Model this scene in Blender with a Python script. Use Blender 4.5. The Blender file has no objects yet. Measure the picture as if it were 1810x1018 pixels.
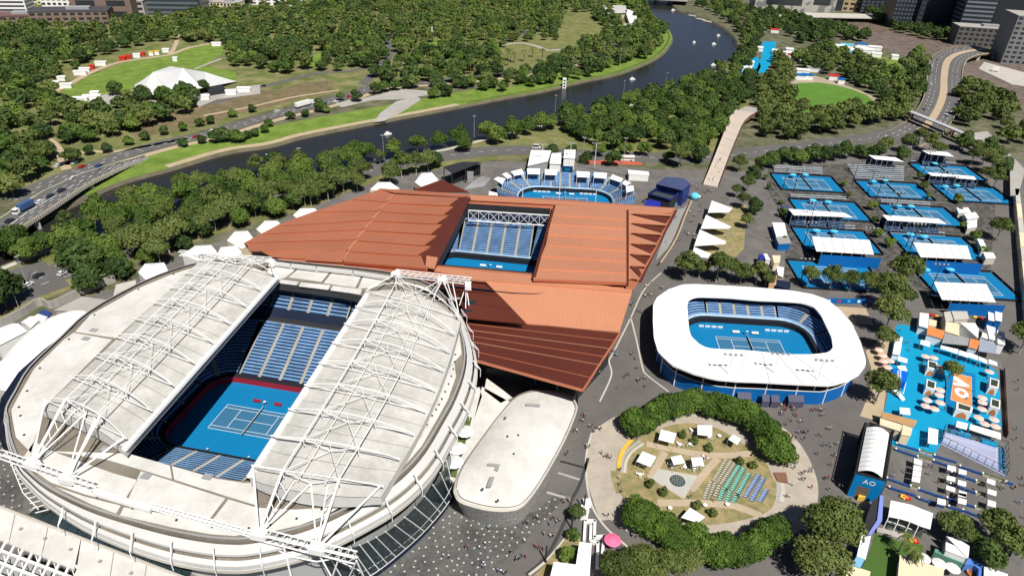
import bpy, bmesh, math, random
import numpy as np
from mathutils import Vector, Matrix
from mathutils.geometry import tessellate_polygon

# camera, sky, sun, exposure
SC = bpy.context.scene
COL = SC.collection
F, PITCH, ROLL, HC = 1200.0, 0.54, 0.04, 145.0       # focal length in photo pixels (photo is 1810 wide), tilt, roll, height
cp, sp, cr, sr = math.cos(PITCH), math.sin(PITCH), math.cos(ROLL), math.sin(ROLL)
FW = np.array([0, cp, -sp]); U0 = np.array([0, sp, cp]); R0 = np.array([1., 0, 0])
RT = cr*R0 + sr*U0; UP = -sr*R0 + cr*U0
cam_d = bpy.data.cameras.new('camera'); cam = bpy.data.objects.new('camera', cam_d); COL.objects.link(cam)
cam.matrix_world = Matrix([[RT[0], UP[0], -FW[0], 0], [RT[1], UP[1], -FW[1], 0], [RT[2], UP[2], -FW[2], HC], [0, 0, 0, 1]])
cam_d.sensor_width = 36; cam_d.lens = 36*F/1810; cam_d.clip_start = 1; cam_d.clip_end = 12000
SC.camera = cam
SUN = Vector((.28, -.62, 1.0)).normalized()           # towards the sun
wd = bpy.data.worlds.new('World'); SC.world = wd; wd.use_nodes = True
nt = wd.node_tree; bg = nt.nodes['Background']; sky = nt.nodes.new('ShaderNodeTexSky')
sky.sky_type = 'NISHITA'; sky.sun_disc = False
sky.sun_elevation = math.asin(SUN.z); sky.sun_rotation = math.atan2(SUN.x, SUN.y)
sky.air_density = .45; sky.dust_density = .3; sky.altitude = 200
nt.links.new(sky.outputs[0], bg.inputs[0]); bg.inputs[1].default_value = 0.06
sl = bpy.data.lights.new('sun', 'SUN'); so = bpy.data.objects.new('sun', sl); COL.objects.link(so)
sl.energy = 5.0; sl.angle = math.radians(.5); sl.color = (1, .965, .91)
so.rotation_euler = (-SUN).to_track_quat('-Z', 'Y').to_euler(); so.location = (100, -100, 300)
SC.view_settings.view_transform = 'Standard'; SC.view_settings.look = 'None'
SC.view_settings.exposure = 0.25; SC.view_settings.gamma = 1; SC.view_settings.use_curve_mapping = False

# helpers
rnd = random.Random(7)
def G(px, py, z=0.0):
    """ground position (metres) of a place read off the photograph's plan, at height z"""
    d = FW*F + RT*(px-905) - UP*(py-509)
    t = (z-HC)/d[2]
    return (float(d[0]*t), float(d[1]*t), float(z))
def Zm(ox, oy, s): return lambda x, y: (ox+x/s, oy+y/s)
def PX(zm, pts): return [zm(*p) for p in pts]
def PP(X):
    d = np.array(X)-np.array([0, 0, HC]); z = d@FW
    return 905+F*(d@RT)/z, 509-F*(d@UP)/z

def newmat(name):
    m = bpy.data.materials.new(name); m.use_nodes = True
    return m, m.node_tree, m.node_tree.nodes['Principled BSDF']
MATS = {}
def M(name, col, rough=.7, metal=0., var=.12, scale=.6, spec=.3, stripe=None, dirt=None, rand=0., bump=0., col2=None, alpha=None):
    """procedural surface: base colour broken by two scales of noise, optional seams (stripe=(axis angle, period, strength))"""
    if name in MATS: return MATS[name]
    m, t, b = newmat(name); N = t.nodes.new; L = t.links.new
    geo = N('ShaderNodeNewGeometry')
    n1 = N('ShaderNodeTexNoise'); n1.inputs['Scale'].default_value = scale; n1.inputs['Detail'].default_value = 6; n1.inputs['Roughness'].default_value = .65
    L(geo.outputs['Position'], n1.inputs['Vector'])
    n2 = N('ShaderNodeTexNoise'); n2.inputs['Scale'].default_value = scale*.09; n2.inputs['Detail'].default_value = 4
    L(geo.outputs['Position'], n2.inputs['Vector'])
    add = N('ShaderNodeMath'); add.operation = 'ADD'; L(n1.outputs[0], add.inputs[0]); L(n2.outputs[0], add.inputs[1])
    mr = N('ShaderNodeMapRange'); mr.inputs[1].default_value = .6; mr.inputs[2].default_value = 1.4
    mr.inputs[3].default_value = 1-var; mr.inputs[4].default_value = 1+var; L(add.outputs[0], mr.inputs[0])
    val = mr.outputs[0]
    if rand:
        oi = N('ShaderNodeObjectInfo'); mr2 = N('ShaderNodeMapRange'); mr2.inputs[3].default_value = 1-rand; mr2.inputs[4].default_value = 1+rand
        L(oi.outputs['Random'], mr2.inputs[0]); mu = N('ShaderNodeMath'); mu.operation = 'MULTIPLY'; L(val, mu.inputs[0]); L(mr2.outputs[0], mu.inputs[1]); val = mu.outputs[0]
    if stripe:
        ang, per, st = stripe
        dp = N('ShaderNodeVectorMath'); dp.operation = 'DOT_PRODUCT'; dp.inputs[1].default_value = (math.cos(ang)/per, math.sin(ang)/per, 0)
        L(geo.outputs['Position'], dp.inputs[0]); fr = N('ShaderNodeMath'); fr.operation = 'FRACT'; L(dp.outputs['Value'], fr.inputs[0])
        lt = N('ShaderNodeMath'); lt.operation = 'LESS_THAN'; lt.inputs[1].default_value = .22; L(fr.outputs[0], lt.inputs[0])
        ml = N('ShaderNodeMath'); ml.operation = 'MULTIPLY'; ml.inputs[1].default_value = -st; L(lt.outputs[0], ml.inputs[0])
        ad = N('ShaderNodeMath'); ad.operation = 'ADD'; ad.inputs[1].default_value = 1; L(ml.outputs[0], ad.inputs[0])
        mu = N('ShaderNodeMath'); mu.operation = 'MULTIPLY'; L(val, mu.inputs[0]); L(ad.outputs[0], mu.inputs[1]); val = mu.outputs[0]
    src = None
    if col2:
        mx = N('ShaderNodeMix'); mx.data_type = 'RGBA'; mx.inputs[6].default_value = (*col, 1); mx.inputs[7].default_value = (*col2, 1)
        n3 = N('ShaderNodeTexNoise'); n3.inputs['Scale'].default_value = scale*.22; n3.inputs['Detail'].default_value = 7; n3.inputs['Roughness'].default_value = .6
        L(geo.outputs['Position'], n3.inputs['Vector'])
        r3 = N('ShaderNodeMapRange'); r3.inputs[1].default_value = .4; r3.inputs[2].default_value = .6; L(n3.outputs[0], r3.inputs[0]); L(r3.outputs[0], mx.inputs[0]); src = mx.outputs[2]
    sc_ = N('ShaderNodeVectorMath'); sc_.operation = 'SCALE'
    if src: L(src, sc_.inputs[0])
    else: sc_.inputs[0].default_value = col
    L(val, sc_.inputs['Scale']); L(sc_.outputs[0], b.inputs['Base Color'])
    b.inputs['Roughness'].default_value = rough; b.inputs['Metallic'].default_value = metal
    b.inputs['Specular IOR Level'].default_value = spec
    if bump:
        bp = N('ShaderNodeBump'); bp.inputs['Strength'].default_value = bump; bp.inputs['Distance'].default_value = .3
        L(n1.outputs[0], bp.inputs['Height']); L(bp.outputs[0], b.inputs['Normal'])
    MATS[name] = m; return m

def leafmat(name, c1, c2, c3):
    m, t, b = newmat(name); N = t.nodes.new; L = t.links.new
    oi = N('ShaderNodeObjectInfo'); geo = N('ShaderNodeNewGeometry')
    cr_ = N('ShaderNodeValToRGB'); e = cr_.color_ramp.elements; e[0].color = (*c1, 1); e[1].color = (*c3, 1); e[1].position = 1
    k = e.new(.5); k.color = (*c2, 1)
    n = N('ShaderNodeTexNoise'); n.inputs['Scale'].default_value = .35; n.inputs['Detail'].default_value = 3; L(geo.outputs['Position'], n.inputs['Vector'])
    n2 = N('ShaderNodeTexNoise'); n2.inputs['Scale'].default_value = 3.5; n2.inputs['Detail'].default_value = 2; L(geo.outputs['Position'], n2.inputs['Vector'])
    a = N('ShaderNodeMath'); a.operation = 'MULTIPLY_ADD'; a.inputs[1].default_value = .85; L(oi.outputs['Random'], a.inputs[0])
    s = N('ShaderNodeMath'); s.operation = 'MULTIPLY_ADD'; s.inputs[1].default_value = .9; s.inputs[2].default_value = -.58; L(n.outputs[0], s.inputs[0]);
    s2 = N('ShaderNodeMath'); s2.operation = 'MULTIPLY_ADD'; s2.inputs[1].default_value = .8; L(n2.outputs[0], s2.inputs[0]); L(s.outputs[0], s2.inputs[2])
    L(s2.outputs[0], a.inputs[2]); L(a.outputs[0], cr_.inputs[0]); L(cr_.outputs[0], b.inputs['Base Color'])
    b.inputs['Roughness'].default_value = .65; b.inputs['Specular IOR Level'].default_value = .25
    MATS[name] = m; return m

class MB:
    def __init__(s): s.v, s.f, s.m = [], [], []
    def poly(s, pts, m=0):
        i = len(s.v); s.v += [tuple(p) for p in pts]; s.f.append(tuple(range(i, i+len(pts)))); s.m.append(m); return s
    def prism(s, pts, z0, m=0, ms=None):
        """pts: 3D top outline; walls go down to z0"""
        ms = m if ms is None else ms; n = len(pts); i = len(s.v)
        a = sum(pts[k][0]*pts[(k+1) % n][1]-pts[(k+1) % n][0]*pts[k][1] for k in range(n))
        if a < 0: pts = pts[::-1]
        s.v += [tuple(p) for p in pts]+[(p[0], p[1], z0) for p in pts]
        s.f.append(tuple(range(i, i+n))); s.m.append(m)
        for k in range(n):
            j = (k+1) % n; s.f.append((i+k, i+n+k, i+n+j, i+j)); s.m.append(ms)
        return s
    def slab(s, pts, th, m=0, ms=None):
        ms = m if ms is None else ms; n = len(pts); i = len(s.v)
        a = sum(pts[k][0]*pts[(k+1) % n][1]-pts[(k+1) % n][0]*pts[k][1] for k in range(n))
        if a < 0: pts = pts[::-1]
        s.v += [tuple(p) for p in pts]+[(p[0], p[1], p[2]-th) for p in pts]
        s.f.append(tuple(range(i, i+n))); s.m.append(m); s.f.append(tuple(range(i+2*n-1, i+n-1, -1))); s.m.append(ms)
        for k in range(n):
            j = (k+1) % n; s.f.append((i+k, i+n+k, i+n+j, i+j)); s.m.append(ms)
        return s
    def box(s, c, d, rz=0, m=0, mt=None):
        x, y = d[0]/2, d[1]/2; ca, sa = math.cos(rz), math.sin(rz)
        P = [(c[0]+u*ca-w*sa, c[1]+u*sa+w*ca) for u, w in ((-x, -y), (x, -y), (x, y), (-x, y))]
        i = len(s.v); s.v += [(p[0], p[1], c[2]) for p in P]+[(p[0], p[1], c[2]+d[2]) for p in P]
        s.f += [(i+4, i+5, i+6, i+7), (i+3, i+2, i+1, i)]+[(i+k, i+(k+1) % 4, i+4+(k+1) % 4, i+4+k) for k in range(4)]
        s.m += [m if mt is None else mt]+[m]*5; return s
    def tube(s, p, q, r, n=5, m=0, r2=None):
        p = Vector(p); q = Vector(q); d = q-p
        if d.length < 1e-6: return s
        d.normalize(); a = d.orthogonal().normalized(); b = d.cross(a); r2 = r if r2 is None else r2; i = len(s.v)
        for c, rr in ((p, r), (q, r2)):
            for k in range(n):
                t = 2*math.pi*k/n; s.v.append(tuple(c+a*rr*math.cos(t)+b*rr*math.sin(t)))
        for k in range(n):
            j = (k+1) % n; s.f.append((i+k, i+j, i+n+j, i+n+k)); s.m.append(m)
        s.f += [tuple(range(i+n-1, i-1, -1)), tuple(range(i+n, i+2*n))]; s.m += [m, m]; return s
    def line(s, pts, r, n=5, m=0):
        for a, b in zip(pts, pts[1:]): s.tube(a, b, r, n, m)
        return s
    def disc(s, c, r, n=12, m=0):
        return s.poly([(c[0]+r*math.cos(2*math.pi*k/n), c[1]+r*math.sin(2*math.pi*k/n), c[2]) for k in range(n)], m)
    def cone(s, c, r, h, n=10, m=0, r2=0.0, cap=False):
        i = len(s.v); s.v += [(c[0]+r*math.cos(2*math.pi*k/n), c[1]+r*math.sin(2*math.pi*k/n), c[2]) for k in range(n)]
        if r2 <= 0:
            s.v.append((c[0], c[1], c[2]+h)); s.f += [(i+k, i+(k+1) % n, i+n) for k in range(n)]; s.m += [m]*n
        else:
            s.v += [(c[0]+r2*math.cos(2*math.pi*k/n), c[1]+r2*math.sin(2*math.pi*k/n), c[2]+h) for k in range(n)]
            s.f += [(i+k, i+(k+1) % n, i+n+(k+1) % n, i+n+k) for k in range(n)]; s.m += [m]*n
            s.f.append(tuple(range(i+n, i+2*n))); s.m.append(m)
        s.f.append(tuple(range(i+n-1, i-1, -1))); s.m.append(m); return s
    def grid(s, fn, nu, nv, m=0):
        i = len(s.v); s.v += [tuple(fn(a/nu, b/nv)) for b in range(nv+1) for a in range(nu+1)]
        for b in range(nv):
            for a in range(nu):
                k = i+b*(nu+1)+a; s.f.append((k, k+1, k+nu+2, k+nu+1)); s.m.append(m)
        return s
    def sphere(s, c, r, nu=8, nv=5, m=0, sz=1.0):
        return s.grid(lambda u, v: (c[0]+r*math.cos(2*math.pi*u)*math.sin(math.pi*(.001+v*.998)), c[1]+r*math.sin(2*math.pi*u)*math.sin(math.pi*(.001+v*.998)), c[2]-sz*r*math.cos(math.pi*v)), nu, nv, m)
    def bl(s, n, m, p): return s.build(n, m, p, world=False)
    def build(s, name, mats, parent=None, origin=None, world=True, smooth=False):
        if not isinstance(mats, (list, tuple)): mats = [mats]
        v = s.v
        if parent is not None:
            loc, rz = XF.get(parent.name, ((0, 0, 0), 0))
            if world:
                ca, sa = math.cos(-rz), math.sin(-rz)
                v = [((x-loc[0])*ca-(y-loc[1])*sa, (x-loc[0])*sa+(y-loc[1])*ca, z-loc[2]) for x, y, z in v]
        elif origin is not None: v = [(x-origin[0], y-origin[1], z-origin[2]) for x, y, z in v]
        me = bpy.data.meshes.new(name); me.from_pydata(v, [], s.f)
        for mt in mats: me.materials.append(mt)
        if len(mats) > 1: me.polygons.foreach_set('material_index', s.m)
        if smooth: me.polygons.foreach_set('use_smooth', [True]*len(s.f))
        me.update()
        o = bpy.data.objects.new(name, me); COL.objects.link(o)
        if parent is not None:
            o.parent = parent; XF[o.name] = XF.get(parent.name, ((0, 0, 0), 0)); KIDS.setdefault(parent.name, []).append(o)
        elif origin is not None: o.location = origin
        return o
XF = {}; KIDS = {}
def tag(o, label=None, cat=None, group=None, kind=None):
    if label: o['label'] = label
    if cat: o['category'] = cat
    if group: o['group'] = group
    if kind: o['kind'] = kind
    return o
def thing(name, label, cat, loc=(0, 0, 0), rz=0.0, group=None):
    o = bpy.data.objects.new(name, None); COL.objects.link(o); o.empty_display_size = 1
    o.location = loc; o.rotation_euler = (0, 0, rz); XF[o.name] = (tuple(loc), rz)
    return tag(o, label, cat, group)
def solo(name, mb, mats, label, cat, group=None, smooth=False):
    xs = [p[0] for p in mb.v]; ys = [p[1] for p in mb.v]; zs = [p[2] for p in mb.v]
    org = ((min(xs)+max(xs))/2, (min(ys)+max(ys))/2, min(zs))
    return tag(mb.build(name, mats, None, org, smooth=smooth), label, cat, group)
def dup(root, loc, rz=0.0, label=None, group=None, scale=None):
    r = root.copy(); COL.objects.link(r); r.location = loc; r.rotation_euler = (0, 0, rz)
    if scale: r.scale = scale if hasattr(scale, '__len__') else (scale,)*3
    if label: r['label'] = label
    if group: r['group'] = group
    for c in KIDS.get(root.name, []):
        d = c.copy(); COL.objects.link(d); d.parent = r
        for g in KIDS.get(c.name, []):
            e = g.copy(); COL.objects.link(e); e.parent = d
    return r
def struct(name, mb, mats, smooth=False): return tag(mb.build(name, mats, smooth=smooth), kind='structure')
def sheet(name, px, z, mat, raw=False):
    pts = [p if raw else G(p[0], p[1], z) for p in px]
    if raw: pts = [(p[0], p[1], z) for p in pts]
    tri = tessellate_polygon([[Vector(p) for p in pts]])
    mb = MB(); mb.v = pts; mb.f = [tuple(t) for t in tri]; mb.m = [0]*len(tri)
    # face up
    for k, t in enumerate(mb.f):
        a, b, c = (Vector(pts[i]) for i in t)
        if (b-a).cross(c-a).z < 0: mb.f[k] = t[::-1]
    return struct(name, mb, mat)
def smooth_line(P, n=6):
    P = [Vector((*p[:2], p[2] if len(p) > 2 else 0)) for p in P]; out = []
    for i in range(len(P)-1):
        p0 = P[max(i-1, 0)]; p1 = P[i]; p2 = P[i+1]; p3 = P[min(i+2, len(P)-1)]
        for k in range(n):
            t = k/n; out.append(.5*((2*p1)+(p2-p0)*t+(2*p0-5*p1+4*p2-p3)*t*t+(3*p1-p0-3*p2+p3)*t**3))
    out.append(P[-1]); return [tuple(p) for p in out]
def gline(px, z=0, n=6): return smooth_line([G(p[0], p[1], z) for p in px], n)
def offset(P, d, closed=False):
    out = []; n = len(P)
    for i in range(n):
        a = P[(i-1) % n] if closed or i > 0 else P[i]; b = P[(i+1) % n] if closed or i < n-1 else P[i]
        t = Vector((b[0]-a[0], b[1]-a[1])); t.normalize()
        dd = d(i) if callable(d) else d
        out.append((P[i][0]-t.y*dd, P[i][1]+t.x*dd, P[i][2]))
    return out
def ribbon(mb, A, B, m=0):
    i = len(mb.v); n = len(A)
    mb.v += [tuple(a) for a in A]+[tuple(b) for b in B]
    for k in range(n-1):
        a, b, c, d = i+k, i+k+1, i+n+k+1, i+n+k
        p, q, r = (Vector(mb.v[j]) for j in (a, b, c))
        f = (a, b, c, d) if (q-p).cross(r-p).z >= 0 else (d, c, b, a)
        mb.f.append(f); mb.m.append(m)
    return mb
def strip(name, line, w, z, mat, kind='structure'):
    L_ = [(p[0], p[1], z) for p in line]
    o = ribbon(MB(), offset(L_, w/2), offset(L_, -w/2)).build(name, mat); o['kind'] = kind; return o
def length(P): return sum(math.dist(a[:2], b[:2]) for a, b in zip(P, P[1:]))
def along(P, step, off=0.0, start=0.0):
    """points with heading every step metres"""
    out = []; d = start; acc = 0
    for a, b in zip(P, P[1:]):
        l = math.dist(a[:2], b[:2])
        while d <= acc+l and l > 0:
            t = (d-acc)/l; h = math.atan2(b[1]-a[1], b[0]-a[0])
            out.append((a[0]+(b[0]-a[0])*t-math.sin(h)*off, a[1]+(b[1]-a[1])*t+math.cos(h)*off, a[2] if len(a) > 2 else 0, h)); d += step
        acc += l
    return out
def inpoly(x, y, P):
    c = False; n = len(P)
    for i in range(n):
        a, b = P[i], P[i-1]
        if (a[1] > y) != (b[1] > y) and x < (b[0]-a[0])*(y-a[1])/(b[1]-a[1])+a[0]: c = not c
    return c
def dashes(name, line, off, z, mat, w=.18, seg=3., gap=6.):
    mb = MB()
    for x, y, _, h in along(line, seg+gap, off): mb.box((x, y, z-.01), (seg, w, .012), h)
    return struct(name, mb, mat)

# materials
asphalt = M('asphalt', (.155, .143, .132), .9, scale=.6, var=.2, col2=(.12, .112, .104))
plaza_m = M('plaza_asphalt', (.135, .123, .115), .9, scale=.45, var=.13, col2=(.118, .108, .102))
road_m = M('road_asphalt', (.115, .11, .105), .9, scale=1., var=.2)
dirt = M('dry_ground', (.15, .135, .09), .95, scale=.5, var=.35, col2=(.07, .085, .035))
grass_far = M('park_grass', (.10, .13, .032), .9, scale=.35, var=.35, col2=(.2, .185, .08))
grass_lush = M('lush_grass', (.11, .185, .022), .9, scale=.5, var=.25, col2=(.17, .235, .04))
grass_oval = M('oval_grass', (.08, .19, .022), .9, scale=.8, var=.2, col2=(.1, .2, .028))
lawn_dry = M('dry_lawn', (.32, .245, .125), .9, scale=1.6, var=.25, col2=(.2, .19, .075))
sand_path = M('sandy_path', (.42, .33, .22), .9, scale=1.5, var=.15)
conc = M('concrete', (.36, .34, .31), .85, scale=1.0, var=.18)
conc_l = M('light_concrete', (.48, .45, .39), .85, scale=1.4, var=.12)
grey_mid = M('grey_metal', (.3, .3, .3), .6, scale=1.2, var=.15)
dark = M('dark_metal', (.03, .03, .034), .6, scale=1, var=.2)
black = M('black_cloth', (.012, .013, .018), .8)
white = M('white_membrane', (.82, .81, .79), .6, scale=.5, var=.035)
white_p = M('white_paint', (.78, .77, .74), .5, scale=.8, var=.06)
roof_w = M('pale_roof_sheet', (.64, .625, .59), .55, scale=.7, var=.10, bump=.05, col2=(.56, .54, .5))
roof_g = M('weathered_roof_sheet', (.44, .43, .395), .6, scale=.7, var=.2, col2=(.53, .51, .47))
trussw = M('white_steel', (.8, .79, .77), .45, scale=1, var=.06)
gutter = M('roof_gutter', (.2, .175, .14), .8, scale=1.5, var=.3)
fascia = M('fascia_sheet', (.54, .53, .51), .5, scale=.5, var=.08)
glass = M('tinted_glass', (.02, .035, .04), .12, scale=.4, var=.4, spec=.8)
blue_f = M('court_runoff_blue', (.0, .165, .37), .7, scale=.8, var=.06)
blue_c = M('court_play_blue', (.035, .145, .26), .7, scale=.8, var=.06)
blue_w = M('blue_hoarding', (.0, .115, .38), .6, scale=.6, var=.08)
cyan = M('beach_blue_floor', (.0, .27, .47), .75, scale=.8, var=.06)
seat_b = M('seat_blue', (.17, .31, .52), .5, scale=2.5, var=.45)
seat_l = M('seat_pale_blue', (.3, .47, .66), .55, scale=2., var=.15)
navy = M('navy_stand', (.01, .018, .045), .7, scale=1, var=.3)
tread = M('stand_tread', (.014, .02, .045), .8, scale=1, var=.3)
step_m = M('stair_concrete', (.38, .36, .31), .85, scale=1.5, var=.15)
red_w = M('red_court_wall', (.33, .015, .03), .7)
line_w = M('line_white', (.75, .78, .8), .6, var=.03)
copper = M('copper_sheet', (.47, .17, .09), .5, metal=.25, scale=.8, var=.10, stripe=(-.12, .9, .10), rand=.05)
copper_o = M('sunlit_copper_sheet', (.60, .26, .145), .45, metal=.25, scale=.8, var=.08, stripe=(-.12, .9, .14), rand=.05)  # copper of the sun-facing panels, their brightness put into the colour
copper_d = M('shade_brown_copper_sheet', (.14, .035, .022), .5, metal=.3, scale=.7, var=.14, stripe=(-.12, .8, .2))  # browner copper, with the shade of panels tilted away put into the colour
water_m, _t, _b = newmat('river_water')
_n = _t.nodes.new('ShaderNodeTexNoise'); _n.inputs['Scale'].default_value = .8; _n.inputs['Detail'].default_value = 4
_g = _t.nodes.new('ShaderNodeNewGeometry'); _t.links.new(_g.outputs['Position'], _n.inputs['Vector'])
_bp = _t.nodes.new('ShaderNodeBump'); _bp.inputs['Strength'].default_value = .25; _bp.inputs['Distance'].default_value = .08
_t.links.new(_n.outputs[0], _bp.inputs['Height']); _t.links.new(_bp.outputs[0], _b.inputs['Normal'])
_b.inputs['Base Color'].default_value = (.022, .022, .02, 1); _b.inputs['Roughness'].default_value = .2; _b.inputs['Specular IOR Level'].default_value = .35
orange_m = M('orange_sheet', (.62, .22, .07), .6); yellow_m = M('yellow_paint', (.65, .42, .06), .6); red_m = M('red_paint', (.5, .03, .02), .5)
pink_m = M('pink_canvas', (.8, .5, .42), .7, var=.05); hotpink = M('hot_pink_canvas', (.8, .16, .3), .6)
cyan_u = M('cyan_canvas', (.1, .5, .65), .6); brick_m = M('brown_brick', (.2, .1, .06), .85, scale=2, var=.3)
timber = M('bark', (.16, .12, .085), .9, scale=3, var=.3); bark_p = M('pale_bark', (.42, .37, .3), .8, scale=3, var=.25)
blue_d = M('deep_blue_sheet', (.02, .03, .16), .5); cream_m = M('cream_sheet', (.7, .6, .41), .7, var=.08)
leaf_d = leafmat('leaf_dark', (.02, .038, .009), (.035, .066, .013), (.066, .105, .022))
leaf_m = leafmat('leaf_fresh', (.028, .056, .009), (.055, .1, .014), (.11, .16, .026))
leaf_o = leafmat('leaf_olive', (.04, .06, .014), (.072, .1, .02), (.12, .15, .036))
leaf_f = leafmat('leaf_fig', (.028, .055, .008), (.05, .095, .011), (.095, .16, .022))
leaf_y = leafmat('leaf_yellow', (.25, .2, .02), (.38, .3, .03), (.45, .36, .05))
# ground, river, roads
ZR5 = Zm(0, 240, 3.915); ZT2 = Zm(440, 0, 3.915); ZT3 = Zm(880, 0, 3.915); ZT4 = Zm(1340, 0, 3.851); ZT1 = Zm(0, 0, 3.915)
bank_far = [(-700, 700), (-60, 452), (60, 392), (200, 326), (300, 297), (400, 268), (478, 256), (542, 239), (670, 214), (798, 190), (880, 174), (957, 160), (1033, 142), (1084, 132), (1135, 114), (1169, 96), (1187, 72), (1184, 56), (1172, 44), (1148, 25), (1123, 8), (1108, -14), (1060, -60)]
bank_near = [(1160, -70), (1186, 3), (1220, 23), (1255, 36), (1278, 48), (1299, 66), (1304, 84), (1294, 105), (1268, 119), (1238, 138), (1180, 163), (1100, 187), (1000, 211), (940, 224), (860, 243), (785, 262), (700, 279), (600, 302), (500, 326), (421, 343), (365, 357), (240, 397), (110, 431), (0, 470), (-300, 590), (-720, 760)]
bf = gline(bank_far); bn = gline(bank_near)
river = bf+bn
def cen(P): return Vector((sum(p[0] for p in P)/len(P), sum(p[1] for p in P)/len(P)))
outer = [(-6000, -400, 0), (6000, -400, 0), (6000, 9000, 0), (-6000, 9000, 0)]
tri = tessellate_polygon([[Vector(p) for p in outer], [Vector((p[0], p[1], 0)) for p in river]])
gm = MB(); gm.v = outer+[(p[0], p[1], 0) for p in river]; gm.m = [0]*len(tri)
for t in tri:
    a, b, c = (Vector(gm.v[i]) for i in t); gm.f.append(tuple(t) if (b-a).cross(c-a).z > 0 else tuple(t)[::-1])
struct('ground', gm, dirt)
sgn = 1
bfi = offset(bf, 2.2); bni = offset(bn, 2.2)
# make sure the inset goes towards the water
mid = bn[len(bn)//2]
if math.dist(bfi[60][:2], bn[-60][:2]) > math.dist(bf[60][:2], bn[-60][:2]): bfi = offset(bf, -2.2)
if math.dist(bni[60][:2], bf[-60][:2]) > math.dist(bn[60][:2], bf[-60][:2]): bni = offset(bn, -2.2)
stone_b = M('bank_stone', (.12, .105, .07), .9, scale=1.5, var=.35)
mb = MB(); ribbon(mb, [(p[0], p[1], 0) for p in bf], [(p[0], p[1], -2.4) for p in bfi]); ribbon(mb, [(p[0], p[1], 0) for p in bn], [(p[0], p[1], -2.4) for p in bni])
struct('river_bank', mb, stone_b)
wpoly = [(p[0], p[1], -1.6) for p in river]
tri = tessellate_polygon([[Vector(p) for p in wpoly]])
wm = MB(); wm.v = wpoly; wm.m = [0]*len(tri)
for t in tri:
    a, b, c = (Vector(wpoly[i]) for i in t); wm.f.append(tuple(t) if (b-a).cross(c-a).z > 0 else tuple(t)[::-1])
struct('river_water', wm, water_m)
bmb = MB(); bmb.poly([(-900, 100, -3), (900, 100, -3), (900, 2000, -3), (-900, 2000, -3)]); struct('river_bed', bmb, stone_b)

# park ground beyond the river
sheet('park_lawn', [(-260, 420), (-60, 330), (90, 330), (230, 270), (420, 212), (560, 172), (700, 150), (880, 128), (1000, 108), (1120, 62), (1150, 40), (1100, -20), (-300, -60)], .03, grass_far)
side_in = 1 if math.dist(offset(bf, 4)[60][:2], bn[-60][:2]) > math.dist(bf[60][:2], bn[-60][:2]) else -1
B0 = [(p[0], p[1], .05) for p in bf]
i0 = 16; i1 = len(bf)-8
ribbon_g = ribbon(MB(), B0[i0:i1], offset(B0, side_in*30)[i0:i1]); struct('river_lawn', ribbon_g, grass_lush)
pth = [p for p in offset(B0, side_in*3.2)]
strip('riverside_path', pth[24:56], 5.2, .09, sand_path)
strip('riverside_path', pth[56:i1], 1.8, .09, M('bank_reed', (.07, .09, .025), .9, scale=2, var=.4))
sheet('boulevard_path', [(660, 217), (672, 200), (700, 180), (735, 170), (745, 176), (715, 196), (680, 214)], .12, conc)
sheet('boulevard_path', PX(ZT2, [(600, 715), (800, 680), (960, 640), (1040, 615), (1230, 630), (1240, 660), (1050, 690), (850, 695), (640, 745)]), .13, conc)
# Alexandra side road along the far bank
av = gline([(20, 352), (100, 318), (170, 292), (225, 272), (300, 252), (376, 236), (440, 216), (500, 200), (560, 186), (620, 168), (665, 152), (720, 148), (820, 140), (900, 131), (980, 118), (1050, 96), (1110, 66)])
strip('avenue_road', av, 13, .1, road_m)
strip('avenue_verge', offset(av, -10.5), 5, .085, sand_path)
dashes('lane_marking', av, 0, .13, line_w, .3, 3, 5); dashes('lane_marking', av, 3.2, .13, line_w, .25, 2, 8); dashes('lane_marking', av, -3.2, .13, line_w, .25, 2, 8)
dr = gline([(640, 150), (668, 125), (678, 112), (688, 97), (690, 82), (684, 66), (700, 58)])
strip('park_drive', dr, 8, .11, road_m)
dr2 = gline([(352, 186), (395, 178), (440, 160), (500, 145), (560, 130), (620, 126), (660, 118), (760, 112), (840, 104), (893, 73), (940, 52)])
strip('park_drive', dr2, 7, .1, road_m)
strip('park_path', gline([(60, 230), (95, 255), (110, 280), (118, 300)]), 5, .1, sand_path)
strip('park_path', gline([(330, 245), (205, 268), (150, 268), (118, 292)]), 3.5, .1, sand_path)
strip('park_path', gline([(265, 200), (350, 182), (440, 155), (470, 152)]), 5, .1, conc)
strip('park_path', gline([(360, 205), (440, 190), (520, 172), (600, 160)]), 3, .11, sand_path)
sheet('scrub_bank', PX(ZT1, [(880, 870), (1120, 780), (1370, 730), (1700, 660), (1801, 650), (1801, 740), (1500, 840), (1300, 880), (1100, 930), (950, 960)]), .07, M('scrub_soil', (.2, .13, .08), .95, scale=1, var=.4, col2=(.12, .12, .05)))
sheet('scrub_bank', PX(ZT2, [(0, 650), (200, 620), (400, 570), (600, 560), (560, 640), (300, 700), (50, 760), (0, 790)]), .075, MATS['scrub_soil'])
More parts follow.
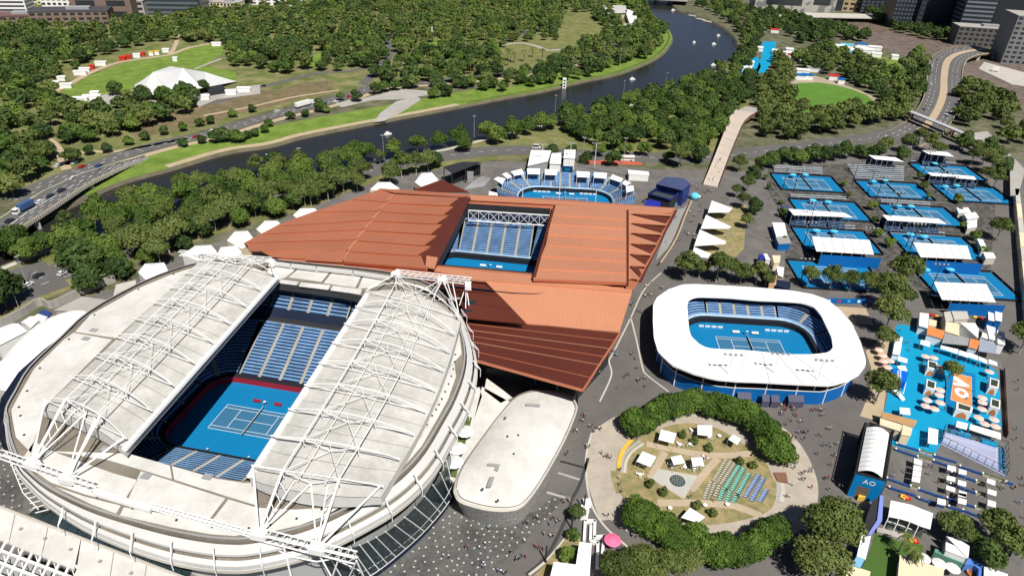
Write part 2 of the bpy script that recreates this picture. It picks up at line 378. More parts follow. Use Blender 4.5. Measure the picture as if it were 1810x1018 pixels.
# bowl lawn
sheet('bowl_lawn', PX(ZT1, [(380, 670), (480, 600), (640, 520), (820, 450), (900, 425), (1050, 410), (1190, 385), (1330, 320), (1450, 308), (1560, 330), (1530, 380), (1420, 460), (1630, 500), (1640, 560), (1350, 560), (1000, 620), (700, 670), (500, 680)]), .09, grass_lush)
strip('bowl_path', gline(PX(ZT1, [(330, 660), (470, 590), (640, 500), (820, 435), (1050, 400), (1180, 380), (1300, 335), (1450, 305)])), 5, .12, sand_path)
strip('bowl_path', gline(PX(ZT1, [(1180, 380), (1220, 300), (1230, 240)])), 4, .13, sand_path)
strip('bowl_path', gline(PX(ZT1, [(1350, 480), (1450, 440), (1530, 410)])), 3, .14, conc)
sheet('bowl_apron', PX(ZT1, [(480, 690), (700, 660), (930, 620), (1350, 650), (1800, 590), (1801, 650), (1500, 690), (1380, 740), (1280, 720), (900, 720), (500, 720)]), .11, conc)
# lawn patches in the wood
for k, q in enumerate([[(410, 400), (480, 370), (520, 380), (490, 430), (420, 480)], [(680, 215), (750, 210), (800, 250), (740, 270)], [(1250, 300), (1340, 270), (1345, 360), (1290, 400), (1240, 395)], [(1550, 200), (1600, 240), (1560, 250)]]):
    sheet('park_clearing', PX(ZT2, q), .07, grass_lush)
sheet('palm_lawn', PX(ZT3, [(0, 330), (140, 300), (420, 200), (560, 90), (640, 90), (700, 200), (800, 230), (560, 330), (450, 400), (200, 560), (0, 640)]), .06, M('palm_lawn', (.2, .18, .07), .9, scale=.6, var=.3, col2=(.12, .15, .04)))
strip('park_path', gline(PX(ZT3, [(0, 320), (150, 300), (260, 320), (350, 350), (430, 345)])), 5, .1, conc)
# near bank ground
sheet('near_bank_lawn', [(-200, 590), (0, 482), (110, 436), (365, 362), (500, 332), (700, 284), (860, 247), (1000, 216), (1100, 192), (1240, 142), (1310, 110), (1330, 160), (1310, 230), (1280, 290), (1180, 282), (1000, 272), (860, 285), (700, 325), (560, 365), (430, 400), (260, 455), (100, 520), (-200, 660)], .03, M('bank_lawn', (.12, .14, .035), .9, scale=.4, var=.35, col2=(.2, .18, .08)))
bb = [(p[0], p[1], .06) for p in bn]; sn = 1 if math.dist(offset(bb, 4)[60][:2], bf[-60][:2]) > math.dist(bb[60][:2], bf[-60][:2]) else -1
strip('near_bank_path', offset(bb, sn*3)[50:-10], 3, .08, conc_l)
# boulevard on the near side
bl = gline([(-60, 545), (0, 518), (80, 492), (140, 478), (210, 455), (330, 425), (420, 392), (540, 350), (620, 318), (700, 296), (760, 285), (850, 270), (920, 268), (1010, 278), (1120, 292), (1250, 300), (1370, 288)])
bl = gline([(-60, 545), (0, 518), (80, 488), (210, 448), (330, 408), (420, 378), (540, 340), (640, 307), (700, 290), (780, 277), (860, 268), (930, 266), (1010, 272), (1120, 278), (1250, 278), (1370, 265), (1480, 252), (1560, 240), (1640, 215)])
strip('boulevard_road', bl[:14], 30, .1, road_m)
strip('boulevard_road', bl[13:], 17, .105, road_m)
dashes('lane_marking', bl, 0, .13, line_w, .25, 3, 6); dashes('lane_marking', bl[:16], 6, .13, line_w, .2, 3, 6); dashes('lane_marking', bl[:16], -6, .13, line_w, .2, 3, 6)
# precinct paving under everything on the near side
sheet('precinct_paving', [(-300, 800), (-60, 590), (60, 560), (215, 505), (330, 445), (480, 396), (640, 330), (700, 312), (860, 285), (1000, 290), (1170, 300), (1215, 300), (1330, 305), (1380, 285), (1480, 275), (1560, 262), (1640, 240), (1760, 262), (1900, 330), (2100, 1250), (905, 1300), (-400, 1250)], .05, asphalt)
sheet('plaza_paving', [(1200, 330), (1275, 318), (1290, 352), (1215, 440), (1180, 470), (1560, 540), (1580, 700), (1530, 760), (1420, 1100), (640, 1100), (700, 950), (830, 760), (1020, 690), (1120, 500), (1170, 400)], .07, plaza_m)
pat = M('spotted_paving', (.1, .098, .092), .85, scale=1.1, var=.7)
sheet('arena_forecourt', [(640, 1060), (700, 960), (800, 880), (870, 925), (935, 905), (945, 905), (985, 870), (1000, 868), (990, 890), (830, 1060)], .09, pat)
sheet('arena_forecourt', [(-100, 700), (60, 690), (40, 900), (-100, 940)], .09, pat)
# garden square
gc_ = (1240, 832)
ring_px = [(1038, 790), (1048, 765), (1072, 745), (1110, 728), (1180, 718), (1290, 722), (1370, 748), (1408, 778), (1432, 815), (1446, 860), (1440, 905), (1418, 935), (1360, 960), (1240, 975), (1130, 950), (1082, 920), (1062, 918), (1048, 885), (1037, 840)]
rg = gline(ring_px+[ring_px[0]], 0, 5)[:-1]
sheet('garden_ring_path', rg, .11, M('sand_paving', (.42, .37, .3), .85, scale=1.2, var=.12, col2=(.37, .32, .26)), raw=True)
ZG = Zm(1060, 720, 6.785); ZG2 = Zm(1220, 740, 6.785); ZG3 = Zm(1080, 850, 6.789)
lawn_px = [(1088, 836), (1094, 800), (1118, 778), (1150, 765), (1185, 752), (1225, 748), (1270, 758), (1310, 782), (1345, 805), (1362, 835), (1372, 860), (1362, 900), (1310, 920), (1235, 928), (1170, 915), (1120, 895), (1095, 870)]
lg = gline(lawn_px+[lawn_px[0]], 0, 5)[:-1]
sheet('garden_lawn', lg, .14, lawn_dry, raw=True)
gp = M('garden_path', (.43, .34, .24), .85, scale=2, var=.12)
strip('garden_path', gline(PX(ZG, [(560, 440), (700, 470), (900, 510), (1100, 550), (1357, 575)])+PX(ZG2, [(500, 440), (720, 420), (760, 440)])), 2.4, .17, gp)
strip('garden_path', gline(PX(ZG3, [(560, 260), (800, 265), (1000, 265), (1222, 275)])+[(1300, 895), (1345, 912)]), 2.4, .17, gp)
strip('garden_path', gline(PX(ZG, [(780, 540), (690, 700), (600, 850)])), 2.2, .175, gp)
strip('garden_path', gline(PX(ZG2, [(330, 480), (200, 620), (60, 800), (0, 860)])), 2.2, .175, gp)
strip('kerb_arc', gline([(1098, 835), (1100, 812), (1112, 794), (1132, 779)]), .9, .18, conc)
strip('kerb_arc', gline([(1104, 836), (1107, 815), (1118, 798), (1138, 784)]), .9, .185, conc_l)
strip('yellow_strip', gline([(1094, 828), (1096, 810), (1104, 792), (1117, 777)]), 1.3, .19, yellow_m)
strip('kerb_arc', gline(PX(ZG2, [(1000, 640), (1040, 720), (1050, 850), (1040, 1000)])), .8, .18, conc)
strip('kerb_arc', gline(PX(ZG2, [(1090, 770), (1110, 850), (1095, 1000)])), 1.2, .185, conc_l)
strip('lawn_edge_strip', gline([(1086, 832), (1089, 850), (1096, 872)]), 2.2, .15, lawn_dry)
# paving lines on the plaza
R3 = Zm(880, 480, 3.915); ZB = Zm(880, 738, 3.635)
for q in ([(1130, 10), (1010, 130), (920, 320), (800, 560), (770, 620), (785, 720), (705, 900)], [(920, 320), (960, 480), (1000, 660), (1030, 715), (1180, 830)]):
    strip('drain_line', gline(PX(R3, q)), .55, .12, conc_l)
strip('drain_line', gline([(1046, 765), (1037, 800), (1036, 840), (1045, 890), (1065, 925), (1090, 950), (1120, 975)]), .6, .125, conc_l)
for q in ([(400, 280), (550, 320)],): strip('paving_band', gline(PX(ZB, q)), .8, .12, M('dark_band', (.03, .03, .03), .8))
strip('paving_band', gline(PX(ZB, [(385, 355), (530, 400)])), .7, .12, conc); strip('paving_band', gline(PX(ZB, [(315, 480), (470, 525)])), .8, .12, conc)
strip('paving_band', gline(PX(ZB, [(580, 260), (530, 420), (480, 520), (440, 640), (320, 880), (180, 1010)])), .9, .125, M('dark_band2', (.045, .045, .045), .8))
strip('verge_strip', gline(PX(ZB, [(470, 730), (330, 900), (200, 1010)])), .7, .13, conc_l)
sheet('verge_lawn', PX(ZB, [(470, 735), (530, 760), (520, 940), (355, 950), (330, 1018), (230, 1018), (330, 905)]), .14, lawn_dry)
for q in ([(700, 200), (640, 330), (760, 330)], [(660, 460), (760, 560), (790, 470)]):
    pass
# oval ground, rail yard and event lawns at top right
sheet('oval_surround', PX(ZT4, [(195, 610), (220, 560), (350, 510), (480, 540), (700, 620), (800, 665), (800, 780), (600, 800), (240, 780)]), .06, M('oval_dirt', (.36, .3, .22), .9, scale=1, var=.2))
sheet('oval_lawn', PX(ZT4, [(203, 625), (220, 590), (270, 568), (400, 562), (500, 575), (640, 610), (740, 650), (785, 690), (700, 760), (480, 790), (260, 760), (215, 700)]), .1, grass_oval)
sheet('event_lawn', PX(ZT4, [(320, 370), (400, 330), (520, 310), (740, 370), (960, 410), (980, 470), (900, 510), (700, 450), (560, 420), (380, 400)]), .08, grass_lush)
ballast = M('rail_ballast', (.17, .12, .09), .95, scale=.5, var=.3, col2=(.09, .068, .055))
sheet('rail_yard', [(1420, 40), (1500, 30), (1600, 60), (1700, 80), (1800, 108), (2300, 240), (2300, 330), (1900, 235), (1740, 170), (1640, 115), (1560, 85), (1470, 60)], .05, ballast)
rail = M('rail_steel', (.28, .26, .25), .5, var=.2)
mb = MB()
for k in range(20):
    t = k/19
    A = gline([(1440+10*t, 38+20*t), (1560, 60+26*t), (1700, 86+52*t), (1810+20*t, 116+90*t), (2200, 220+130*t)], .1, 3)
    for off in (-.75, .75): ribbon(mb, offset(A, off-.22), offset(A, off+.22))
tag(mb.build('rail_track', rail), kind='structure')
sheet('rail_apron', [(1740, 110), (1810, 128), (1900, 150), (1900, 165), (1790, 150), (1730, 122)], .09, conc_l)
# service road at the right edge
strip('service_road', gline([(1745, 1100), (1790, 900), (1797, 740), (1790, 600), (1778, 480), (1768, 400), (1764, 350)]), 8, .062, M('service_asphalt', (.13, .12, .11), .9, scale=1, var=.15))
# seating bowls
def ring_path(a, b, c):
    """returns fn(k, s, r) on a rounded rectangle a x b (half sizes), corner radius c, grown outwards by r; k 0..7 = side/corner, anticlockwise from the near side"""
    def f(k, s, r):
        if k == 0: return (-(a-c)+2*(a-c)*s, -(b+r))
        if k == 2: return (a+r, -(b-c)+2*(b-c)*s)
        if k == 4: return ((a-c)-2*(a-c)*s, b+r)
        if k == 6: return (-(a+r), (b-c)-2*(b-c)*s)
        cx, cy, t0 = {1: (a-c, -(b-c), -90), 3: (a-c, b-c, 0), 5: (-(a-c), b-c, 90), 7: (-(a-c), -(b-c), 180)}[k]
        t = math.radians(t0+90*s); return (cx+(c+r)*math.cos(t), cy+(c+r)*math.sin(t))
    return f
def bowl(parent, C, rz, a, b, c, tiers, bays, mats, aisle=.55, drop=None):
    """tiers: (r0, z0, rows, depth, rise); bays: (k, nbays, nseg)"""
    f = ring_path(a, b, c); ca, sa = math.cos(rz), math.sin(rz)
    def P(k, s, r, z): x, y = f(k, s, r); return (C[0]+x*ca-y*sa, C[1]+x*sa+y*ca, z)
    for ti, (r0, z0, rows, dp, rs) in enumerate(tiers):
        stairs = MB()
        for k, nb, nseg in bays:
            if drop and (ti, k) in drop: continue
            straight = 2*((a-c) if k in (0, 4) else (b-c)) if k % 2 == 0 else math.pi/2*(c+r0)
            g = aisle/max(straight, .1)
            for j in range(nb):
                s0 = j/nb+g; s1 = (j+1)/nb-g; mb = MB()
                for i in range(rows):
                    r = r0+i*dp; z = z0+i*rs
                    for q in range(nseg):
                        u, w = s0+(s1-s0)*q/nseg, s0+(s1-s0)*(q+1)/nseg
                        A = lambda s, rr, zz: P(k, s, rr, zz)
                        mb.poly([A(u, r, z), A(w, r, z), A(w, r+dp, z), A(u, r+dp, z)], 0)
                        mb.poly([A(u, r, z-rs), A(w, r, z-rs), A(w, r, z), A(u, r, z)], 0)
                        h = z+.42
                        mb.poly([A(u, r+dp*.4, z+.2), A(w, r+dp*.4, z+.2), A(w, r+dp*.4, h), A(u, r+dp*.4, h)], 1)
                        mb.poly([A(u, r+dp*.4, h), A(w, r+dp*.4, h), A(w, r+dp*.8, h), A(u, r+dp*.8, h)], 1)
                        mb.poly([A(u, r+dp*.8, h), A(w, r+dp*.8, h), A(w, r+dp*.8, h+.32), A(u, r+dp*.8, h+.32)], 1)
                mb.build('seating_bay', mats, parent)
            for j in range(nb+1):
                if k % 2 and j in (0, nb): continue
                s0, s1 = max(0, j/nb-g), min(1, j/nb+g)
                for i in range(rows*2):
                    r = r0+i*dp/2; z = z0+i*rs/2+.08
                    stairs.poly([P(k, s0, r, z), P(k, s1, r, z), P(k, s1, r+dp/2, z), P(k, s0, r+dp/2, z)])
                    stairs.poly([P(k, s0, r, z-rs/2), P(k, s1, r, z-rs/2), P(k, s1, r, z), P(k, s0, r, z)])
        stairs.build('stairs', step_m, parent)['kind'] = 'stuff'
    return P
def ringwall(parent, name, C, rz, a, b, c, r0, z0, r1, z1, mat, ks=range(8)):
    f = ring_path(a, b, c); ca, sa = math.cos(rz), math.sin(rz); mb = MB()
    for k in ks:
        n = 1 if k % 2 == 0 else 6
        for q in range(n):
            s0, s1 = q/n, (q+1)/n
            pts = []
            for s, r, z in ((s0, r0, z0), (s1, r0, z0), (s1, r1, z1), (s0, r1, z1)):
                x, y = f(k, s, r); pts.append((C[0]+x*ca-y*sa, C[1]+x*sa+y*ca, z))
            mb.poly(pts)
    return mb.build(name, mat, parent)
def court(C, rz, a, b, c, label, mats=(None, None), group=None, z=0.03, lines=True, corner=0):
    """playing floor: run-off slab, play area, lines, net with posts"""
    t = thing('tennis_court', label, 'tennis court', (C[0], C[1], 0), rz, group)
    fl, pl = mats[0] or blue_f, mats[1] or blue_c
    f = ring_path(a, b, max(c, .05)); P = []
    for k in range(8):
        if k % 2: P += [f(k, q/6, 0) for q in range(6)]
        else: P += [f(k, 0, 0)]
    MB().prism([(x, y, z+.06) for x, y in P], 0).bl('runoff', fl, t)
    MB().box((0, 0, z+.06), (23.77, 10.97, .012)).bl('play_surface', pl, t)
    mb = MB(); w = .14; zz = z+.074
    for y in (-5.485, 5.485, -4.115, 4.115): mb.box((0, y, zz), (23.8, w, .01))
    for x in (-11.885, 11.885): mb.box((x, 0, zz), (w, 11, .011))
    for x in (-6.4, 6.4): mb.box((x, 0, zz), (w, 8.23, .011))
    mb.box((0, 0, zz), (12.8, w, .009)); mb.bl('court_lines', line_w, t)
    net = MB().box((0, 0, z+.07), (.06, 12.6, .92)).bl('net', M('net_mesh', (.05, .06, .07), .8), t)
    MB().box((0, 0, z+.99), (.1, 12.6, .07)).bl('net_band', line_w, net)
    for y in (-6.4, 6.4): MB().tube((0, y, z+.06), (0, y, z+1.1), .06).bl('net_post', dark, t)
    return t

# great arena (white roof, sliding halves)
Z5 = Zm(0, 738, 3.635); Z6 = Zm(440, 738, 3.635); Z1b = Zm(0, 460, 3.635); Z2b = Zm(440, 460, 3.635)
HZ = 24.0
RC = G(448, 746)
RA = -.18
arena = thing('arena', 'huge white-roofed oval arena with steel trusses over its sliding roof halves', 'arena', (RC[0], RC[1], 0), RA)
rim_px = [(16, 738), (14, 722), (30, 692), (55, 650), (110, 597), (158, 553), (239, 507), (303, 480), (355, 466), (420, 459), (478, 461), (560, 469), (640, 477), (700, 486), (760, 505), (795, 540), (812, 584), (820, 625), (814, 665), (798, 707), (781, 738), (748, 793), (715, 831), (676, 862), (630, 888), (577, 914), (530, 932), (481, 944), (440, 951), (413, 952), (371, 949), (303, 937), (220, 915), (154, 893), (91, 862), (55, 834), (36, 812), (21, 774)]
rim = gline(rim_px+[rim_px[0]], HZ, 3)[:-1]
hole_px = [(215, 803), (300, 821), (380, 843), (425, 849), (445, 848), (470, 830), (560, 690), (652, 541), (655, 531), (640, 523), (600, 514), (490, 499), (470, 510), (330, 670), (215, 795)]
hole = [G(x, y, HZ) for x, y in hole_px]
rimc = Vector((sum(p[0] for p in rim)/len(rim), sum(p[1] for p in rim)/len(rim)))
def lift(p, k=1.0):
    return p
# fixed roof: plate with the opening, and real panels laid over it with joints
allp = [Vector((p[0], p[1], 0)) for p in rim], [Vector((p[0], p[1], 0)) for p in hole]
tri = tessellate_polygon([allp[0], allp[1]])
mb = MB(); mb.v = [(p[0], p[1], HZ-.12) for p in rim]+[(p[0], p[1], HZ-.12) for p in hole]; mb.m = [0]*len(tri)
for t in tri:
    a, b, c = (Vector(mb.v[i]) for i in t); mb.f.append(tuple(t) if (b-a).cross(c-a).z > 0 else tuple(t)[::-1])
mb.build('fixed_roof_deck', gutter, arena)
def clip_panels(polyA, origin, ang, du, dv, gap, zf, skip=None, off=(0, 0), nmax=300):
    """cut the plate into panels on a grid; pieces inside polyA and outside the hole"""
    out = []
    ca, sa = math.cos(ang), math.sin(ang)
    loc = [((p[0]-origin[0])*ca+(p[1]-origin[1])*sa, -(p[0]-origin[0])*sa+(p[1]-origin[1])*ca) for p in polyA]
    hl = [((p[0]-origin[0])*ca+(p[1]-origin[1])*sa, -(p[0]-origin[0])*sa+(p[1]-origin[1])*ca) for p in skip] if skip else None
    def clip(poly, x0, x1, y0, y1):
        for axis, lim, sg in ((0, x0, 1), (0, x1, -1), (1, y0, 1), (1, y1, -1)):
            res = []
            for i in range(len(poly)):
                p, q = poly[i-1], poly[i]
                ip, iq = sg*(p[axis]-lim) >= 0, sg*(q[axis]-lim) >= 0
                if ip != iq:
                    t = (lim-p[axis])/(q[axis]-p[axis]); res.append((p[0]+(q[0]-p[0])*t, p[1]+(q[1]-p[1])*t))
                if iq: res.append(q)
            poly = res
            if not poly: return []
        return poly
    xs = [p[0] for p in loc]; ys = [p[1] for p in loc]
    nx0 = math.floor((min(xs)-off[0])/du); nx1 = math.ceil((max(xs)-off[0])/du)
    ny0 = math.floor((min(ys)-off[1])/dv); ny1 = math.ceil((max(ys)-off[1])/dv)
    for i in range(nx0, nx1):
        for j in range(ny0, ny1):
            x0 = off[0]+i*du+gap/2; y0 = off[1]+j*dv+gap/2
            pc = clip(loc, x0, x0+du-gap, y0, y0+dv-gap)
            if len(pc) < 3: continue
            if hl:
                cx = sum(p[0] for p in pc)/len(pc); cy = sum(p[1] for p in pc)/len(pc)
                if inpoly(cx, cy, hl): continue
                if any(inpoly(p[0], p[1], hl) for p in pc):
                    hx0 = min(h[0] for h in hl); hx1 = max(h[0] for h in hl)
                    continue
            out.append([(origin[0]+p[0]*ca-p[1]*sa, origin[1]+p[0]*sa+p[1]*ca, zf) for p in pc])
    return out
# bands of the fixed roof: sides are laid out as polygons read off the photograph
def gp_(pts, z): return [G(x, y, z) for x, y in pts]
def rim_between(i, j):
    return [G(x, y, HZ+.02) for x, y in rim_px[i:j]]
side_mats = [roof_w, roof_w]
bottomA = [(100, 800), (225, 803), (300, 823), (380, 845), (430, 851), (470, 850), (462, 893), (350, 866), (248, 829), (120, 794)]
# south apron, cut in plates along the grey walkway bands seen in the photograph
strips = [
 [(91, 797), (226, 801), (300, 822), (304, 846), (248, 829), (190, 812)],
 [(304, 823), (380, 845), (432, 853), (448, 853), (452, 892), (400, 876), (308, 847)],
 [(40, 810), (60, 780), (92, 797), (200, 836), (243, 848), (215, 890), (150, 873), (90, 852), (55, 828)],
 [(249, 832), (398, 880), (366, 922), (300, 905), (222, 892)],
 [(404, 882), (452, 896), (456, 936), (420, 932), (371, 924)],
 [(150, 877), (213, 893), (205, 907), (160, 890), (98, 860)],
 [(219, 896), (300, 909), (362, 926), (420, 936), (455, 940), (413, 946), (371, 943), (303, 931), (212, 910)],
 [(456, 897), (520, 900), (594, 896), (640, 893), (668, 882), (712, 831), (676, 858), (630, 884), (577, 910), (530, 927), (481, 938), (460, 940)]]
north = [[(478, 466), (528, 471), (505, 490), (490, 495), (470, 490)], [(532, 472), (585, 478), (568, 498), (510, 490)], [(589, 479), (640, 484), (628, 508), (572, 500)], [(644, 484), (690, 490), (660, 508), (633, 510)],
         [(497, 494), (528, 498), (524, 504), (492, 500)], [(532, 499), (584, 504), (580, 512), (528, 506)], [(588, 505), (640, 511), (637, 520), (584, 513)]]
west = [[(22, 740), (20, 724), (36, 694), (60, 652), (113, 600), (130, 588), (198, 600), (76, 722), (55, 800), (28, 772)],
        [(133, 586), (160, 556), (241, 511), (303, 485), (355, 470), (345, 476), (262, 546), (205, 597)]]
east = [[(741, 742), (778, 672), (803, 640), (806, 665), (792, 705), (775, 736), (745, 788), (712, 826), (706, 830)], [(779, 668), (812, 590), (816, 625), (806, 636)],
        [(700, 494), (755, 508), (790, 540), (770, 520), (730, 505)]]
for q in strips+north+west+east:
    MB().slab(gp_(q, HZ+.04), .14, 0, 0).build('roof_plate', roof_w, arena)
# skylight hatches and small roof vents
vm = MB()
for q in ((152, 599), (166, 584), (187, 794), (258, 842), (367, 843)):
    x, y, z = G(q[0], q[1], HZ+.04); MB().box((x, y, z), (2.2, 1.6, .25), RA).build('roof_hatch', grey_mid, arena)
for i in range(0, len(rim), 1):
    p = rim[i]; d = (Vector(p[:2])-rimc).normalized(); q = (p[0]-d.x*2.6, p[1]-d.y*2.6)
    if PP((p[0], p[1], HZ))[0] > 640 or i % 3 == 0: vm.box((q[0], q[1], HZ+.05), (.45, .45, .25))
tag(vm.build('roof_vent', dark, arena), kind='stuff')
# gutter kerb and the stepped fascia rings
nrm = 1 if (Vector(offset(rim, 1, True)[0][:2])-rimc).length > (Vector(rim[0][:2])-rimc).length else -1
def wfac(i):
    p = Vector(rim[i % len(rim)][:2])-rimc; d = p.normalized()
    t = d.dot(Vector((.8, -.6))); t = max(0., min(1., (t+.35)/1.15)); return t*t*(3-2*t)
def ringpts(dmin, dmax, z0, zdrop):
    P = offset(rim, lambda i: nrm*(dmin+(dmax-dmin)*wfac(i)), True)
    P = [(p[0], p[1], z0-zdrop*wfac(i)) for i, p in enumerate(P)]; return P+[P[0]]
def seg_ring(name, inner, outer_, mat, n):
    m = len(inner)-1; st = m//n
    for k in range(n):
        a = k*st; b = m if k == n-1 else (k+1)*st
        ribbon(MB(), inner[a:b+1], outer_[a:b+1]).build(name, mat, arena)
r0 = ringpts(0, 0, HZ+.5, 0); r0b = ringpts(.5, .5, HZ+.5, 0)
ribbon(MB(), r0, r0b).build('gutter_kerb', grey_mid, arena)
def vwall(name, P, z1, mat, n=1):
    mb = MB(); i = len(P)
    mb.v = list(P)+[(p[0], p[1], z1 if not callable(z1) else z1(k)) for k, p in enumerate(P)]
    for k in range(i-1): mb.f.append((k, k+1, i+k+1, i+k)); mb.m.append(0)
    return mb.build(name, mat, arena)
vwall('gutter_wall', ringpts(.5, .5, HZ+.5, 0), HZ-2, gutter)
a1, a2 = ringpts(.7, .9, HZ-.4, .3), ringpts(1.0, 2.8, HZ-.7, .8)
seg_ring('fascia_ring', a1, a2, fascia, 18)
vwall('fascia_edge', a2, lambda k: a2[k][2]-.7, fascia)
b1, b2 = ringpts(1.2, 3.3, HZ-1.7, 1.0), ringpts(1.5, 4.2, HZ-2.0, 1.4)
seg_ring('fascia_ring', b1, b2, fascia, 18)
vwall('fascia_edge', b2, lambda k: b2[k][2]-1.6, fascia)
c1, c2 = ringpts(1.4, 4.0, HZ-3.3, 1.4), ringpts(1.6, 4.3, HZ-3.4, 1.3)
seg_ring('fascia_ring', c1, c2, fascia, 18)
vwall('fascia_edge', c2, lambda k: c2[k][2]-.9, conc_l)
ribbon(MB(), [(p[0], p[1], p[2]-1.2) for p in a1], [(p[0], p[1], p[2]-1.2) for p in c1]).build('gutter_floor', gutter, arena)
_ow = ringpts(.6, 2.0, 0, 0)
vwall('outer_wall', ringpts(-2, -1, HZ-5, 2), 0, M('arena_wall', (.35, .36, .35), .6, scale=.5))
# ring brackets
for x, y, z, h in along(a1, 9.0):
    i = min(range(len(a1)), key=lambda k: math.dist(a1[k][:2], (x, y))); w = wfac(i)
    if w < .3: continue
    d = (Vector((x, y))-rimc).normalized()
    A = (x+d.x*2., y+d.y*2., HZ+.5); B = (x+d.x*2.8, y+d.y*2.8, HZ-1.7); C_ = (x+d.x*4.2, y+d.y*4.2, HZ-3.2)
    MB().line([A, B, C_], .13, 4).tube(A, C_, .12, 4).tube(C_, (C_[0], C_[1], HZ-6.), .1, 4).build('ring_bracket', trussw, arena)
# opening linings
hm = MB(); nh = len(hole)
hm.v = [(p[0], p[1], HZ+.05) for p in hole]+[(p[0], p[1], HZ-3) for p in hole]
for k in range(nh): hm.f.append((k, (k+1) % nh, nh+(k+1) % nh, nh+k)); hm.m.append(0)
hm.build('opening_lining', M('lining_grey', (.05, .05, .052), .7), arena)
# sliding roof halves
ML = dict(i0=(220, 795), i1=(491, 490), o0=(74, 724), o1=(352, 462))
MR = dict(i0=(441, 843), i1=(650, 518), o0=(674, 879), o1=(815, 566))
HM = 27.5
def half(cfg, bulge, nar, lab):
    i0, i1, o0, o1 = (Vector(G(*cfg[k], HM)) for k in ('i0', 'i1', 'o0', 'o1'))
    def S(t, s):          # t across (0 inner .. 1 outer), s along (0 south .. 1 north)
        p = (i0.lerp(i1, s)).lerp(o0.lerp(o1, s), t)
        dirv = (i1-i0).normalized()
        e = bulge[0]*math.sin(math.pi*min(1, t*1.05))**.7 if t > 0 else 0
        e1 = bulge[1]*math.sin(math.pi*min(1, t*1.05))**.7 if t > 0 else 0
        p = p-dirv*e*(1-s)**3+dirv*e1*s**3
        if bulge[2]:      # curved outer edge
            p = p+(o0.lerp(o1, s)-i0.lerp(i1, s)).normalized()*bulge[2]*math.sin(math.pi*s)*t
        p.z = HM+1.6*math.sin(math.pi*t)
        return p
    n = 9
    body = MB(); n2 = 14
    edge = [S(t/n2, 0) for t in range(n2+1)]+[S(1, s/n2) for s in range(1, n2+1)]+[S(1-t/n2, 1) for t in range(1, n2+1)]+[S(0, 1-s/n2) for s in range(1, n2)]
    m = len(edge); body.v = [(p.x, p.y, p.z-.1) for p in edge]+[(p.x, p.y, HM-2.2) for p in edge]
    for k in range(m): body.f.append((k, (k+1) % m, m+(k+1) % m, m+k)); body.m.append(0)
    body.build('sliding_roof_edge', fascia, arena)
    for a in range(n):
        s0, s1 = a/n+.0006, (a+1)/n-.0006
        for (t0, t1) in ((0, .34), (.34, .66), (.66, 1)):
            t0 += .001; t1 -= .001
            MB().grid(lambda u, v: S(t0+(t1-t0)*u, s0+(s1-s0)*v), 5, 3).build('sliding_roof_panel', roof_g, arena)
    # eave box along the inner edge
    MB().tube(S(0, 0)+Vector((0, 0, .2)), S(0, 1)+Vector((0, 0, .2)), .75, 6).build('inner_edge_beam', trussw, arena)
    # transverse bow trusses
    H = 3.7
    def T(t, s, top=True): p = S(t, s).copy(); p.z = HM+1.9+(H*math.sin(math.pi*t)**.8 if top else .3+.6*math.sin(math.pi*t)); return p
    ns = nar
    for a in range(ns):
        s = .02+.96*a/(ns-1)
        tr = MB(); N = 12
        tr.line([T(k/N, s) for k in range(N+1)], .13, 5); tr.tube(T(0, s, False), T(1, s, False), .11, 5)
        for k in (3.5, 6, 8.5): tr.tube(T(k/N, s), T(k/N, s, False), .12, 4)
        tr.tube(T(3.5/N, s), T(6/N, s, False), .1, 4); tr.tube(T(8.5/N, s), T(6/N, s, False), .1, 4)
        tr.build('bow_truss', trussw, arena)
        if a < ns-1:
            s2 = .02+.96*(a+1)/(ns-1); br = MB()
            br.tube(T(3.5/N, s), T(6/N, s2, False), .08, 4); br.tube(T(8.5/N, s), T(6/N, s2, False), .08, 4)

            br.build('roof_bracing', trussw, arena)
    for t, top in ((3.5/12, True), (8.5/12, True), (.4, False), (.6, False)):
        MB().line([T(t, .02+.96*k/(ns-1), top) for k in range(ns)], (.15 if top else .12), 5).build('longitudinal_chord', trussw, arena)
    return S, T
SL, TL = half(ML, (-1, 1, 0), 9, '')
SR, TR = half(MR, (3.2, 5.5, 2.5), 9, '')
def legs(T, s, n1, n2, t1=3.5/12, t2=8.5/12):
    A, B = Vector(n1), Vector(n2)
    lg = MB(); lg.tube(T(t1, s), A, .32, 6); lg.tube(T(t2, s), B, .32, 6)
    lg.tube(T(.5, s, False), A, .18, 5); lg.tube(T(.5, s, False), B, .18, 5)
    lg.tube(T(.02, s, False), A, .24, 5); lg.tube(T(.98, s, False), B, .24, 5)
    lg.tube(T(.38, s, False), A, .14, 5); lg.tube(T(.62, s, False), B, .14, 5)
    for k in range(1, 5):
        p = T(t1, s).lerp(A, k/6); q = T(.38, s, False).lerp(A, (k+.5)/6); lg.tube(p, q, .09, 4)
        p = T(t2, s).lerp(B, k/6); q = T(.62, s, False).lerp(B, (k+.5)/6); lg.tube(p, q, .09, 4)
    lg.build('roof_leg_frame', trussw, arena)
    for P in (A, B):
        b = MB(); b.box((P.x, P.y, P.z-1.2), (3.2, 1.8, 1.6), RA); b.box((P.x+.4, P.y+.2, P.z+.3), (1.6, 1.2, .8), RA); b.build('bogie', trussw, arena)
legs(TL, .02, G(118, 845, 26), G(56, 818, 26)); legs(TR, .02, G(457, 943, 26), G(560, 968, 26))
legs(TL, .98, G(478, 464, 26), G(352, 450, 26)); legs(TR, .98, G(700, 484, 26), G(782, 494, 26))
